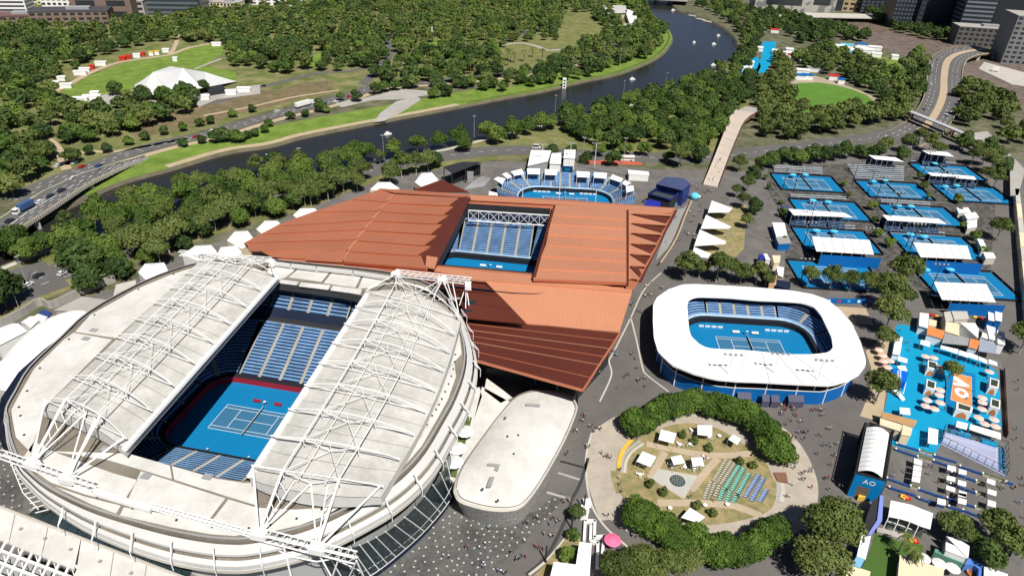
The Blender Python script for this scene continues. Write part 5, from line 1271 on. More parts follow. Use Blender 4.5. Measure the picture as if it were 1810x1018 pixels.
# trees
def crown_mesh(name, R, H, lobes, leaves, size, seed, flat=1.0, core=.78, mat=None):
    """many leaf-clump faces spread through overlapping lobes; R crown radius, H crown height, base of crown at z=0"""
    r = np.random.RandomState(seed); L = []
    for k in range(lobes):
        a = 2*math.pi*(k/lobes)+r.uniform(-.3, .3); d = R*(.5 if k < lobes*.7 else .12)*r.uniform(.75, 1.15); zz = H*(r.uniform(.3, .55) if k < lobes*.7 else r.uniform(.55, .74))
        L.append((d*math.cos(a), d*math.sin(a), zz, R*r.uniform(.38, .56), H*r.uniform(.22, .34)*flat))
    v, f = [], []
    for (x, y, z, rr, rh) in L:      # rough inner core so that no light leaks straight through
        i = len(v); nu, nv = 7, 4
        for b in range(nv+1):
            for a in range(nu):
                t = 2*math.pi*a/nu; p = math.pi*(b+.02)/(nv+.04); q = core*r.uniform(.8, 1.05)
                v.append((x+rr*q*math.cos(t)*math.sin(p), y+rr*q*math.sin(t)*math.sin(p), z-rh*q*math.cos(p)))
        for b in range(nv):
            for a in range(nu): f.append((i+b*nu+a, i+b*nu+(a+1) % nu, i+(b+1)*nu+(a+1) % nu, i+(b+1)*nu+a))
    w = np.array([l[3]**2 for l in L]); w /= w.sum()
    for _ in range(leaves):
        x, y, z, rr, rh = L[r.choice(len(L), p=w)]
        n = r.normal(size=3); n /= np.linalg.norm(n)
        if n[2] < -.35: n[2] *= -1
        k = r.uniform(.82, 1.12); c = np.array([x+n[0]*rr*k, y+n[1]*rr*k, z+n[2]*rh*k])
        m = n+r.normal(size=3)*.55; m /= np.linalg.norm(m)
        a = np.cross(m, [.3, .2, 1]); a /= np.linalg.norm(a); b = np.cross(m, a); s = size*r.uniform(.4, 1.5); t = r.uniform(0, 6.28)
        a, b = a*math.cos(t)+b*math.sin(t), b*math.cos(t)-a*math.sin(t)
        i = len(v); v += [tuple(c+a*s*1.1), tuple(c+b*s*.7), tuple(c-a*s*.9+m*s*.25), tuple(c-b*s*.75)]; f.append((i, i+1, i+2, i+3))
    me = bpy.data.meshes.new(name); me.from_pydata([tuple(map(float, p)) for p in v], [], f); me.materials.append(mat); me.update(); return me
def trunk_mesh(h, r, top, spread, seed, mat, lean=.0):
    rr = random.Random(seed); mb = MB(); p = (0, 0, 0); q = (lean, lean*.5, h*.55); mb.tube(p, q, r, 6, 0, r*.75)
    for k in range(4):
        a = k*1.6+rr.random(); e = (q[0]+spread*math.cos(a), q[1]+spread*math.sin(a), top); mb.tube(q, e, r*.55, 5, 0, r*.18)
    me = bpy.data.meshes.new('trunk'); me.from_pydata(mb.v, [], mb.f); me.materials.append(mat); me.update(); return me
TREE = {}
def kind(key, name, R, H, base, lobes, leaves, size, mat, tmat, nvar=3, tr=.32, flat=1., core=.78):
    TREE[key] = (name, [(crown_mesh('crown', R, H, lobes, leaves, size, 11*i+hash_(key), flat, core, mat), trunk_mesh(base+H*.4, tr, base+H*.55, R*.45, i, tmat)) for i in range(nvar)], base)
def hash_(s): return sum(ord(c)*(i+3) for i, c in enumerate(s)) % 997
kind('near', 'shade_tree', 5.2, 8.0, 2.0, 10, 2300, .42, leaf_m, timber)
kind('dark', 'evergreen_tree', 5.6, 9.0, 1.5, 10, 1500, .55, leaf_d, timber)
kind('gum', 'gum_tree', 5.0, 7.5, 4.5, 9, 2300, .38, leaf_o, bark_p, 4, .26, .9, .5)
kind('parkd', 'evergreen_park_tree', 6.0, 9.5, 1.2, 8, 650, .9, leaf_d, timber)
kind('parkm', 'elm_tree', 6.0, 9.0, 1.5, 8, 650, .9, leaf_m, timber)
kind('parko', 'olive_leaved_tree', 6.2, 9.5, 2.0, 8, 600, .9, leaf_o, timber, 3, .3, 1., .65)
kind('fig', 'hedge_tree', 4.6, 6.4, .6, 11, 3200, .3, leaf_f, timber, 3, .3, 1., .85)
kind('ball', 'round_topiary', 1.5, 2.6, .3, 6, 500, .16, leaf_o, timber, 2, .12, 1.2, .85)
kind('euca', 'gum_tree', 7.5, 9.5, 4.0, 14, 5200, .36, leaf_o, bark_p, 2, .4, .9, .5)
kind('small', 'young_tree', 2.6, 4.2, 1.0, 6, 600, .38, leaf_m, timber, 2, .14)
def tree(key, x, y, s, label, group=None, sz=None):
    name, var, base = TREE[key]; cm, tm = var[rnd.randrange(len(var))]
    e = bpy.data.objects.new(name, None); COL.objects.link(e); e.location = (x, y, 0); e.rotation_euler = (0, 0, rnd.uniform(0, 6.28)); e.scale = (s, s, (sz or s)*rnd.uniform(.92, 1.1))
    tag(e, label, 'tree', group)
    c = bpy.data.objects.new('crown', cm); COL.objects.link(c); c.parent = e; c.location = (0, 0, base)
    t = bpy.data.objects.new('trunk', tm); COL.objects.link(t); t.parent = e
    return e
TREE['beltd'] = ('belt_tree',)+TREE['parkd'][1:]
def scatter(poly, spacing, seed, holes=()):
    P = [G(*p) for p in poly]; r = random.Random(seed); xs = [p[0] for p in P]; ys = [p[1] for p in P]; pts = []
    area = (max(xs)-min(xs))*(max(ys)-min(ys)); tries = int(area/spacing**2*7); cell = {}
    Hs = [[G(*p) for p in h] for h in holes]
    for _ in range(tries):
        x, y = r.uniform(min(xs), max(xs)), r.uniform(min(ys), max(ys))
        if not inpoly(x, y, P) or any(inpoly(x, y, h) for h in Hs): continue
        k = (int(x//spacing), int(y//spacing)); ok = True
        for i in (-1, 0, 1):
            for j in (-1, 0, 1):
                for q in cell.get((k[0]+i, k[1]+j), []):
                    if math.dist(q, (x, y)) < spacing: ok = False
        if ok: cell.setdefault(k, []).append((x, y)); pts.append((x, y))
    return pts
# riverside rows, read one by one
near_bank = [(122, 440, 1.1), (146, 425, 1.05), (180, 392, 1.15), (208, 402, 1.), (236, 384, 1.1), (258, 395, 1.), (270, 360, 1.0), (292, 380, 1.), (332, 358, 1.1), (352, 370, .95), (388, 352, 1.), (432, 332, 1.), (446, 342, .9), (482, 318, .95), (500, 335, 1.0), (528, 310, 1.0), (548, 325, .95), (575, 300, .95), (598, 315, .95), (617, 288, 1.0), (646, 280, 1.0), (697, 270, .9), (738, 262, .95), (776, 256, .85), (812, 250, 1.05), (820, 262, .9), (862, 243, 1.1), (880, 250, 1.0), (905, 240, 1.1), (930, 232, 1.0), (955, 226, 1.0), (975, 222, .9)]
_u = ['', 'first', 'second', 'third', 'fourth', 'fifth', 'sixth', 'seventh', 'eighth', 'ninth', 'tenth', 'eleventh', 'twelfth', 'thirteenth', 'fourteenth', 'fifteenth', 'sixteenth', 'seventeenth', 'eighteenth', 'nineteenth', 'twentieth']
ORD = _u[1:]+['twenty-'+w for w in _u[1:10]]+['thirtieth']+['thirty-'+w for w in _u[1:10]]
for k, (x, y, s) in enumerate(near_bank):
    p = G(x, y+6); s *= 1.2
    tree('near', p[0], p[1], s, ORD[k]+' fresh green tree from the road bridge in the near river bank row' if k > 0 else 'fresh green tree nearest the left road bridge on the near river bank', 'row of trees on the near river bank')
tl = [(30, 445, 1.25), (55, 455, 1.0), (82, 445, .95), (165, 505, 1.0, 'dark'), (152, 478, 1.45, 'dark'), (185, 462, 1.2), (212, 486, .85, 'dark'), (12, 535, 1.3, 'dark'), (-8, 548, 1.2, 'dark'), (118, 462, .62), (250, 448, 1.1, 'gum'), (272, 432, 1.0, 'near'), (300, 440, 1.1, 'gum'), (285, 462, 1., 'gum'), (322, 424, 1.0, 'gum'), (352, 414, 1.0, 'dark'), (345, 395, 1., 'gum'), (382, 400, 1., 'gum'), (410, 385, 1.1, 'gum'), (438, 378, 1.05, 'gum'), (462, 372, 1., 'dark'), (486, 362, 1.1, 'gum'), (512, 352, 1., 'gum'), (540, 358, 1., 'gum'), (562, 346, 1., 'gum'), (590, 340, 1.1, 'gum'), (608, 330, .9, 'gum'), (632, 332, .8, 'gum'), (690, 322, 1., 'gum'), (710, 306, 1.1, 'gum'), (736, 300, .9, 'gum'), (757, 296, .9, 'gum'), (770, 288, .7, 'dark')]
for k, q in enumerate(tl):
    x, y, s = q[:3]; kd = q[3] if len(q) > 3 else 'near'; p = G(x, y+8); s *= 1.18
    lb = {'near': 'broad fresh green tree between the near river bank and the arenas', 'dark': 'dense dark tree between the boulevard and the arenas', 'gum': 'olive green gum tree between the boulevard and the white marquees'}[kd]
    tree(kd, p[0], p[1], s, lb, 'trees between the river and the arenas')
for x, y in scatter([(115, 405), (200, 375), (330, 335), (440, 308), (560, 292), (650, 276), (690, 290), (640, 335), (560, 368), (470, 392), (400, 408), (330, 448), (262, 470), (200, 502), (140, 480), (100, 455)], 8.6, 77):
    kd = rnd.choice(['near', 'gum', 'dark', 'gum']); tree(kd, x, y, rnd.uniform(.7, 1.15), {'near': 'fresh green', 'gum': 'olive', 'dark': 'dark'}[kd]+' tree filling the belt between river path and boulevard', 'tree belt between river and boulevard')
wood = scatter([(985, 218), (1040, 200), (1110, 185), (1190, 162), (1255, 140), (1318, 145), (1335, 165), (1302, 190), (1270, 235), (1240, 278), (1160, 262), (1060, 268), (1010, 246)], 9.5, 5)
for x, y in wood:
    kd = rnd.choice(['dark', 'near', 'near', 'dark']); tree(kd, x, y, rnd.uniform(1., 1.35), {'dark': 'dense dark evergreen in the wood between the river bend and the footbridge', 'near': 'fresh green tree in the wood between the river bend and the footbridge'}[kd], 'wood inside the river bend')
for x, y, s, kd in ((975, 276, .9, 'dark'), (1010, 272, .85, 'near'), (1035, 285, .8, 'dark'), (1083, 288, .95, 'dark'), (1060, 270, .9, 'near'), (1138, 270, .9, 'near'), (1105, 268, .9, 'near'), (1200, 290, 1.3, 'gum'), (1235, 282, 1.0, 'dark'), (1215, 275, .9, 'dark'), (1180, 282, .8, 'near')):
    p = G(x, y+6); tree(kd, p[0], p[1], s, 'roadside tree between the show court tents and the river wood', 'roadside trees behind the show court')
# trees along the plaza, sails and courts
mid_ = [(1305, 300, .9, 'gum'), (1330, 318, .9, 'dark'), (1320, 335, .8, 'gum'), (1300, 345, .7, 'gum'), (1310, 365, .8, 'gum'), (1330, 375, .8, 'dark'), (1318, 400, .7, 'gum'), (1345, 300, 1., 'near'), (1360, 292, 1., 'dark'), (1378, 287, 1., 'dark'), (1395, 283, 1., 'dark'), (1412, 288, 1., 'near'), (1432, 286, 1.1, 'dark'), (1452, 284, 1., 'dark'), (1472, 280, 1., 'dark'), (1490, 276, 1.05, 'dark'), (1520, 276, .9, 'dark'),
 (1210, 492, 1.15, 'gum'), (1235, 487, .8, 'gum'), (1265, 495, 1.25, 'gum'), (1290, 490, .8, 'gum'), (1308, 498, .9, 'gum'), (1335, 500, .9, 'gum'), (1351, 505, .7, 'gum'),
 (1425, 505, .85, 'gum'), (1466, 508, .9, 'gum'), (1500, 512, .85, 'gum'), (1532, 515, .9, 'gum'), (1590, 508, 1.35, 'gum'), (1565, 545, 1.2, 'gum'), (1562, 585, 1.3, 'gum'), (1588, 545, 1.0, 'gum'), (1570, 520, 1., 'gum'), (1555, 615, .9, 'gum')]
plab = {0: 'small gum tree among the white sails and the court gate', 1: 'leafy tree in the row above the outer courts', 2: 'gum tree on the shaded strip above the oval arena', 3: 'slender gum tree in front of the near outer court', 4: 'tall olive gum tree between the oval arena and the right-hand courts'}
for k, (x, y, s, kd) in enumerate(mid_):
    p = G(x, y+4); g = 0 if k < 7 else 1 if k < 17 else 2 if k < 24 else 3 if k < 28 else 4
    tree(kd, p[0], p[1], s, plab[g], ['gum trees beside the sails', 'tree row above the outer courts', 'gum trees above the oval arena', 'gum trees before the near court', 'gum trees between arena and courts'][g])
rightside = [(1600, 262), (1620, 252), (1640, 262), (1655, 270), (1700, 258), (1720, 268), (1735, 285), (1748, 300), (1760, 280), (1745, 262), (1770, 300), (1755, 325), (1740, 318), (1715, 285), (1590, 275), (1560, 268), (1545, 275)]
lanes = [(1352, 318), (1358, 335), (1490, 330), (1498, 350), (1505, 300), (1625, 318), (1632, 335), (1640, 352), (1540, 372), (1545, 395), (1548, 420), (1380, 362), (1383, 385), (1385, 432), (1695, 380), (1700, 405), (1720, 425), (1735, 450), (1600, 455), (1570, 438), (1690, 360)]
for x, y in lanes: p = G(x, y); tree('small', p[0], p[1], rnd.uniform(.6, 1.2), 'small leafy tree in the lanes between the outer courts', 'small trees in the court lanes')
for k, (x, y) in enumerate(rightside):
    p = G(x, y+8); tree(rnd.choice(['gum', 'dark', 'gum']), p[0], p[1], rnd.uniform(.85, 1.15), 'olive tree around the farthest outer courts', 'trees around the farthest courts')
for x, y, s, lb in ((1760, 425, 1.05, 'lone round tree on the service road right of the court sheds'), (1800, 625, 1.25, 'large tree on the service road beside the beach bar sheds'), (1672, 675, .75, 'small gum tree standing in the pink umbrella terrace'), (1545, 715, 1.15, 'gum tree at the lower right end of the oval arena')):
    p = G(x, y); tree('gum', p[0], p[1], s, lb)
# garden hedge trees
hedge1 = [(1128, 752), (1150, 738), (1172, 728), (1196, 722), (1222, 720), (1248, 722), (1272, 727), (1296, 734), (1318, 743), (1338, 756), (1354, 772), (1366, 788), (1376, 806), (1115, 756), (1362, 800)]
hedge2 = [(1128, 908), (1122, 928), (1145, 930), (1165, 948), (1185, 955), (1205, 968), (1238, 975), (1262, 985), (1285, 980), (1310, 975), (1332, 965), (1352, 952), (1370, 940), (1225, 955), (1140, 912), (1175, 935)]
def mids(h):
    h = sorted(h); return h+[((a[0]+b[0])/2, (a[1]+b[1])/2+rnd.uniform(-5, 5)) for a, b in zip(h, h[1:]) if math.dist(a, b) < 32]
hedge1, hedge2 = mids(hedge1), mids(hedge2)
for k, (x, y) in enumerate(hedge1+hedge2):
    up = k < len(hedge1); p = G(x, y+8)
    tree('fig', p[0], p[1], rnd.uniform(.98, 1.15) if up else rnd.uniform(.88, 1.02), (ORD[sorted(hedge1).index((x, y))] if up else ORD[sorted(hedge2).index((x, y))])+' clipped fig tree from the left in the '+('upper' if up else 'lower')+' garden hedge', ('upper' if up else 'lower')+' hedge of the oval garden')
balls = [(1206, 768), (1226, 780), (1252, 792), (1306, 815), (1330, 822), (1148, 856), (1172, 870), (1231, 894), (1258, 906)]
bl_ = ['topiary nearest the upper left marquee', 'topiary below the top marquee of the garden', 'topiary right below the top marquee', 'topiary above the green sunbeds', 'topiary above the blue sunbeds', 'topiary left of the fountain court', 'topiary at the lower corner of the fountain court', 'topiary above the lowest marquee', 'topiary right of the lowest marquee']
for (x, y), lb in zip(balls, bl_):
    p = G(x, y+5); tree('ball', p[0], p[1], 1.0, 'small round olive '+lb, 'ball topiaries of the oval garden')
for x, y, s, kd, lb in ((1455, 960, 1.05, 'euca', 'very large spreading gum tree below the right end of the garden'), (1440, 1022, .95, 'euca', 'large bright gum tree at the bottom edge below the garden'), (1215, 1015, .7, 'gum', 'slender upright gum tree against the lower garden hedge'), (1130, 1020, .75, 'euca', 'broad gum tree at the bottom edge beside the pink sunshade'), (1168, 1028, .8, 'gum', 'gum tree at the bottom edge left of the slender one'), (1085, 1030, .8, 'gum', 'shrubby tree at the bottom edge right of the white entry building'),
   (1018, 920, .5, 'gum', 'small tree beside the plaza wall above the white entry building'), (1672, 950, .75, 'gum', 'small tree right of the white event tent'), (1690, 965, .7, 'gum', 'second small tree right of the white event tent'), (1745, 960, .95, 'gum', 'tree among the food stalls near the right edge'), (1775, 985, .95, 'gum', 'tree nearest the right edge among the food stalls'), (1735, 1000, .8, 'dark', 'dark tree between the food stalls and the ice-blue bar')):
    p = G(x, y); tree(kd, p[0], p[1], s, lb)
for x, y, lb in ((1012, 955, 'rounded bush above the white entry building'), (1008, 990, 'small bush left of the white entry building'), (997, 990, 'smaller bush at the dry lawn left of the entry building')):
    p = G(x, y); tree('small', p[0], p[1], .75, lb)
# oval park at the top right
ZT4 = Zm(1340, 0, 3.851)
fzh = PX(ZT4, [(-10, 270), (150, 270), (130, 410), (90, 560), (-60, 640), (-40, 480)])
ovh = PX(ZT4, [(195, 600), (330, 500), (520, 530), (800, 660), (790, 720), (560, 800), (240, 770), (190, 640)])
reg = [([(20, 440), (130, 400), (220, 500), (195, 620), (250, 770), (420, 800), (620, 760), (800, 780), (1010, 720), (1000, 820), (800, 860), (500, 930), (150, 960), (0, 930), (0, 620)], 9.5, 'tree of the belt below the green oval', 'gum', 'tree belt around the green oval'),
       ([(250, 420), (430, 330), (560, 380), (760, 450), (960, 500), (1100, 360), (1140, 400), (1110, 600), (1080, 740), (900, 720), (780, 640), (600, 580), (440, 500), (300, 470)], 10.5, 'tree of the wood behind the green oval', 'mix', 'wood behind the green oval'),
       ([(0, 90), (180, 100), (400, 170), (560, 200), (740, 260), (740, 300), (560, 270), (400, 290), (260, 300), (180, 220), (60, 220), (0, 180)], 11, 'tree of the far belt along the rail yard', 'dark', 'trees along the rail yard'),
       ([(720, 90), (860, 60), (960, 120), (1150, 180), (1300, 230), (1480, 230), (1480, 280), (1300, 290), (1150, 270), (960, 230), (760, 130)], 11, 'tree before the dark office towers', 'dark', 'trees before the office towers'),
       ([(1395, 620), (1500, 600), (1700, 690), (1700, 830), (1520, 800), (1430, 870), (1310, 800)], 11, 'tree right of the curved viaduct', 'gum', 'trees right of the viaduct'),
       ([(1610, 850), (1810, 900), (1810, 1000), (1700, 1000)], 11, 'tree beside the rail yard at the right edge', 'gum', 'trees beside the right rail yard'),
       ([(1640, 290), (1760, 320), (1760, 400), (1660, 410)], 11, 'tree beyond the curved end of the viaduct', 'dark', 'trees beyond the viaduct')]
for poly, sp_, lb, kd, gr in reg:
    for x, y in scatter(PX(ZT4, poly), sp_, len(lb), [ovh, fzh]):
        k2 = kd if kd != 'mix' else rnd.choice(['gum', 'dark', 'gum', 'near'])
        k3 = {'gum': 'parko', 'dark': 'beltd', 'near': 'parkm'}[k2]; tr_n = {'parko': 'olive', 'beltd': 'dark green', 'parkm': 'fresh green'}[k3]
        tree(k3, x, y, rnd.uniform(.85, 1.2), tr_n+' '+lb, gr)
for x, y in scatter([(1265, 120), (1290, 120), (1312, 90), (1308, 60), (1285, 40), (1262, 25), (1225, 8), (1290, 5), (1340, 30), (1345, 60), (1330, 110), (1300, 140)], 10.5, 3, [fzh]):
    tree(rnd.choice(['beltd', 'parko', 'parkm']), x, y, rnd.uniform(.75, 1.05), 'tree on the far right bank of the river below the blue fan zone', 'trees on the outer bank of the bend')
# park beyond the river: individual trees within about 300 of a kind, the rest one far wood
park = [(-90, 320), (-60, 60), (60, 50), (150, 60), (240, 40), (340, 30), (470, 20), (620, 5), (860, -5), (1050, -12), (1110, 0), (1145, 18), (1172, 60), (1165, 90), (1130, 108), (1075, 122), (1000, 134), (965, 146), (900, 150), (820, 155), (770, 165), (700, 150), (640, 140), (580, 128), (500, 132), (440, 118), (400, 128), (380, 110), (395, 85), (330, 78), (300, 72), (200, 92), (120, 130), (80, 160), (110, 185), (170, 190), (230, 175), (330, 170), (350, 190), (300, 220), (200, 245), (140, 260), (100, 255), (95, 300), (30, 300)]
holes = [PX(ZT1, [(300, 640), (640, 500), (820, 420), (1180, 350), (1420, 295), (1570, 300), (1640, 560), (1350, 640), (900, 740), (470, 740)]), PX(ZT3, [(0, 350), (150, 290), (400, 290), (420, 190), (470, 90), (640, 90), (760, 240), (560, 330), (340, 480), (0, 560)]),
         PX(ZT2, [(940, 250), (1000, 250), (1040, 380), (900, 520), (800, 560), (560, 560), (560, 500), (850, 470), (960, 400)]), PX(ZT2, [(1250, 280), (1345, 270), (1340, 400), (1240, 400)]), PX(ZT2, [(0, 540), (420, 500), (560, 540), (300, 620), (0, 640)]),
         PX(ZT1, [(370, 700), (470, 760), (400, 1010), (310, 1010), (380, 850)]), PX(ZT1, [(550, 720), (680, 720), (640, 900)]), PX(ZT2, [(410, 370), (520, 370), (500, 480), (400, 480)]), PX(ZT3, [(730, 30), (900, 60), (990, 200), (880, 230)])]
pts = scatter(park, 10.6, 21, holes)
pts.sort(key=lambda p: p[1])
near_n = 360
def region_word(px, py):
    if px < 260: return 'left of the tent-roofed lawn' if py < 200 else 'between the left wood and the road bridge'
    if px < 430: return 'around the tent-roofed lawn'
    if px < 700: return 'left of the park drive'
    if px < 880: return 'between the park drive and the palms'
    return 'inside the river bend near the palms'
for k, (x, y) in enumerate(pts[:near_n]):
    kd = rnd.choice(['parkd', 'parkd', 'parkm', 'parko']); px, py = PP((x, y, 5))
    tree(kd, x, y, rnd.uniform(.65, 1.3), {'parkd': 'dark green', 'parkm': 'fresh green', 'parko': 'olive'}[kd]+' tree in the park '+region_word(px, py), 'park trees '+region_word(px, py))
def far_wood(name, pts, seed, lab):
    r = random.Random(seed); V_, F_, Mi = [], [], []; src = []
    for kd in ('parkd', 'parkm', 'parko'):
        for cm, tm in TREE[kd][1]:
            n = len(cm.vertices); a = np.empty(n*3); cm.vertices.foreach_get('co', a); src.append((a.reshape(-1, 3), [tuple(p.vertices) for p in cm.polygons][::2], ('parkd', 'parkm', 'parko').index(kd)))
    off = 0
    for x, y in pts:
        a, fs, mi = src[r.randrange(len(src))]; t = r.uniform(0, 6.28); s = r.uniform(.65, 1.3); c_, s_ = math.cos(t)*s, math.sin(t)*s
        V_.append(np.stack([a[:, 0]*c_-a[:, 1]*s_+x, a[:, 0]*s_+a[:, 1]*c_+y, a[:, 2]*s+1], 1)); F_ += [tuple(i+off for i in f) for f in fs]; Mi += [mi]*len(fs); off += len(a)
    me = bpy.data.meshes.new(name); me.from_pydata(np.concatenate(V_).tolist(), [], F_)
    for m in (leaf_d, leaf_m, leaf_o): me.materials.append(m)
    me.polygons.foreach_set('material_index', Mi); me.update(); o = bpy.data.objects.new(name, me); COL.objects.link(o)
    tag(o, lab, 'trees', None, 'stuff'); return o
far_wood('distant_wood', pts[near_n:], 3, 'far-off mass of park trees towards the city blocks at the top')
bel = scatter([(0, 70), (80, 30), (140, 15), (260, 42), (330, 25), (420, 8), (560, -4), (700, -10), (700, 15), (470, 30), (340, 40), (250, 60), (130, 72)], 20, 9)
far_wood('distant_wood', bel, 4, 'scattered street trees among the far city blocks at the upper left')
# road-side rows beyond the river
rows = [(28, 330), (160, 272), (190, 268), (228, 255), (258, 246), (292, 237), (324, 230), (355, 222), (374, 218), (412, 206), (446, 197), (470, 233), (476, 222), (514, 210), (541, 205), (602, 176), (630, 178), (566, 196), (577, 198), (400, 248), (385, 250), (420, 250), (437, 245), (452, 240), (324, 258), (357, 252), (665, 165), (680, 160), (700, 158), (720, 155), (768, 172), (790, 170), (820, 155), (835, 152), (855, 158), (870, 155), (890, 160), (918, 148), (940, 152), (958, 148), (975, 146), (1000, 140), (1020, 138), (1040, 134), (1060, 126), (1075, 118), (1095, 110), (1110, 106), (1125, 100), (1150, 88), (1160, 78), (1165, 60), (1145, 40), (1135, 95)]
for k, (x, y) in enumerate(rows):
    p = G(x, y+2); big = x > 660 or x in (400, 420, 385, 566, 630); tree('parkd' if k % 3 else 'parkm', p[0], p[1], .85 if big else .55, ('round' if big else 'small round')+' roadside tree '+('left of the river steps' if x < 480 else 'near the river path fork' if x < 700 else 'along the far bank inside the bend'), 'roadside trees beyond the river')
for k, (x, y, s) in enumerate([(72, 245, 1.), (132, 243, 1.15), (190, 232, 1.2), (220, 225, 1.1), (262, 200, .9), (130, 285, .9), (30, 300, 1.2), (10, 320, 1.3), (50, 318, 1.2), (-10, 345, 1.3), (75, 300, .9), (25, 345, 1.1), (340, 175, 1.1), (310, 185, 1.1), (290, 175, 1.), (205, 165, 1.), (255, 170, .9), (230, 178, .9), (360, 160, 1.)]):
    p = G(x, y+4); tree(('parkd', 'parkm', 'parko')[k % 3], p[0], p[1], s, 'large free-standing park tree on the dry grass '+('before the tent roof' if x > 190 and y < 215 else 'left of the avenue'), 'free-standing park trees')
# pale tiles of the spotted forecourt
mb = MB()
for x, y in scatter([(645, 1050), (700, 965), (800, 885), (868, 930), (940, 908), (985, 875), (990, 890), (830, 1055)], 1.7, 8)+scatter([(-60, 705), (3, 700), (10, 830), (40, 900), (-60, 900)], 1.7, 9): mb.box((x, y, .09), (.45, .45, .012), rnd.random())
tag(mb.build('pale_paver', conc_l), kind='stuff')
# palms
def palm_thing(x, y, h, label, group):
    e = thing('palm_tree', label, 'palm', (x, y, 0), 0, group)
    MB().tube((0, 0, 0), (.1, .1, h), .4, 6, 0, .3).bl('trunk', timber, e)
    mb = MB()
    for k in range(22):
        a = k*2.4; el = .7-.09*(k % 9); L_ = 3.4
        p0 = Vector((.1, .1, h)); prev = p0; w = .5; d = Vector((math.cos(a), math.sin(a), 0)); s = Vector((-d.y, d.x, 0))
        for j in range(1, 5):
            t = j/4; q = p0+d*L_*t+Vector((0, 0, L_*(el*t-1.1*t*t*.9))); w2 = .55*(1-t*.7)
            mb.poly([prev-s*w, prev+s*w, q+s*w2, q-s*w2]); prev = q; w = w2
    mb.bl('fronds', leaf_o, e); return e
palms = PX(ZT2, [(1535, 520), (1560, 500), (1600, 515), (1630, 520), (1665, 500), (1690, 480), (1430, 500), (1480, 510), (1720, 510), (1750, 530), (1790, 460)])+PX(ZT3, [(65, 420), (85, 430), (115, 440), (180, 430), (240, 400), (305, 430), (30, 500), (10, 450)])
p0 = palm_thing(*G(*palms[0])[:2], 11, 'tall palm in the palm grove on the dry lawn beyond the river', 'palms on the lawn beyond the river')
for k, q in enumerate(palms[1:]):
    x, y, _ = G(*q); dup(p0, (x, y, 0), k*.7, None, None, rnd.uniform(.85, 1.1))
for k, (x, y) in enumerate(((1588, 975), (1600, 1000), (1608, 1010))):
    pp = G(x, y); dup(p0, (pp[0], pp[1], 0), k, ['dark-leaved palm on the green lawn between the tent and the yellow roofs', 'lower palm on the green lawn beside the yellow roof', 'palm leaning over the yellow roof edge'][k], 'palms on the small green lawn', .6)
# road bridge at the left
t = thing('road_bridge', 'long road bridge with a pale slatted parapet crossing the river at the left', 'bridge', G(90, 350))
fe = [(-120, 450), (0, 388), (33, 365), (77, 340), (115, 322), (143, 309), (179, 298), (212, 287), (256, 275)]
ne = [(-150, 525), (0, 431), (51, 396), (102, 363), (153, 329), (192, 309), (222, 295), (245, 287), (262, 281)]
zb = [4, 4, 4, 4, 3.6, 3., 2., 1, .14]
A = smooth_line([G(x, y, z) for (x, y), z in zip(fe, zb)], 4); B = smooth_line([G(x, y, z) for (x, y), z in zip(ne, zb)], 4)
for k in range(len(A)-1): MB().slab([A[k], B[k], B[k+1], A[k+1]], .7).build('deck_slab', road_m, t)
n_ = 0; par = MB()
for x, y, z, h in along(B, 1.5):
    zz = min(B, key=lambda b: math.dist(b[:2], (x, y)))[2]
    if z is not None: MB().box((x, y, zz-1.0), (.7, .45, 1.9), h).build('parapet_post', conc_l, t)
ribbon(MB(), [(p[0], p[1], p[2]+.95) for p in B], offset([(p[0], p[1], p[2]+.95) for p in B], .5)).build('parapet_rail', sand_path, t)
ribbon(MB(), [(p[0], p[1], p[2]+.5) for p in A], offset([(p[0], p[1], p[2]+.5) for p in A], .6)).build('parapet_rail', conc_l, t)
mb = MB()
for a, b in zip(B, B[1:]): mb.poly([(a[0], a[1], a[2]-.9), (b[0], b[1], b[2]-.9), b, a])
mb.build('edge_beam', conc, t)
mb = MB()
for w in (.25, .5, .62, .78):
    C_ = [tuple(Vector(a).lerp(Vector(b), w)+Vector((0, 0, .03))) for a, b in zip(A, B)]
    for x, y, z, h in along(C_, 7): zz = min(C_, key=lambda b: math.dist(b[:2], (x, y)))[2]; mb.box((x, y, zz), (3 if w != .5 else 6, .2 if w != .5 else .35, .02), h)
mb.build('lane_marking', line_w, t)
for f_ in (.3, .52):
    k = int(f_*len(A)); a, b = Vector(A[k]), Vector(B[k]); m = (a+b)/2; MB().box((m.x, m.y, -2.5), (2.2, (a-b).length*.9, m.z+2.0), math.atan2((b-a).y, (b-a).x)-math.pi/2).build('pier', conc, t)
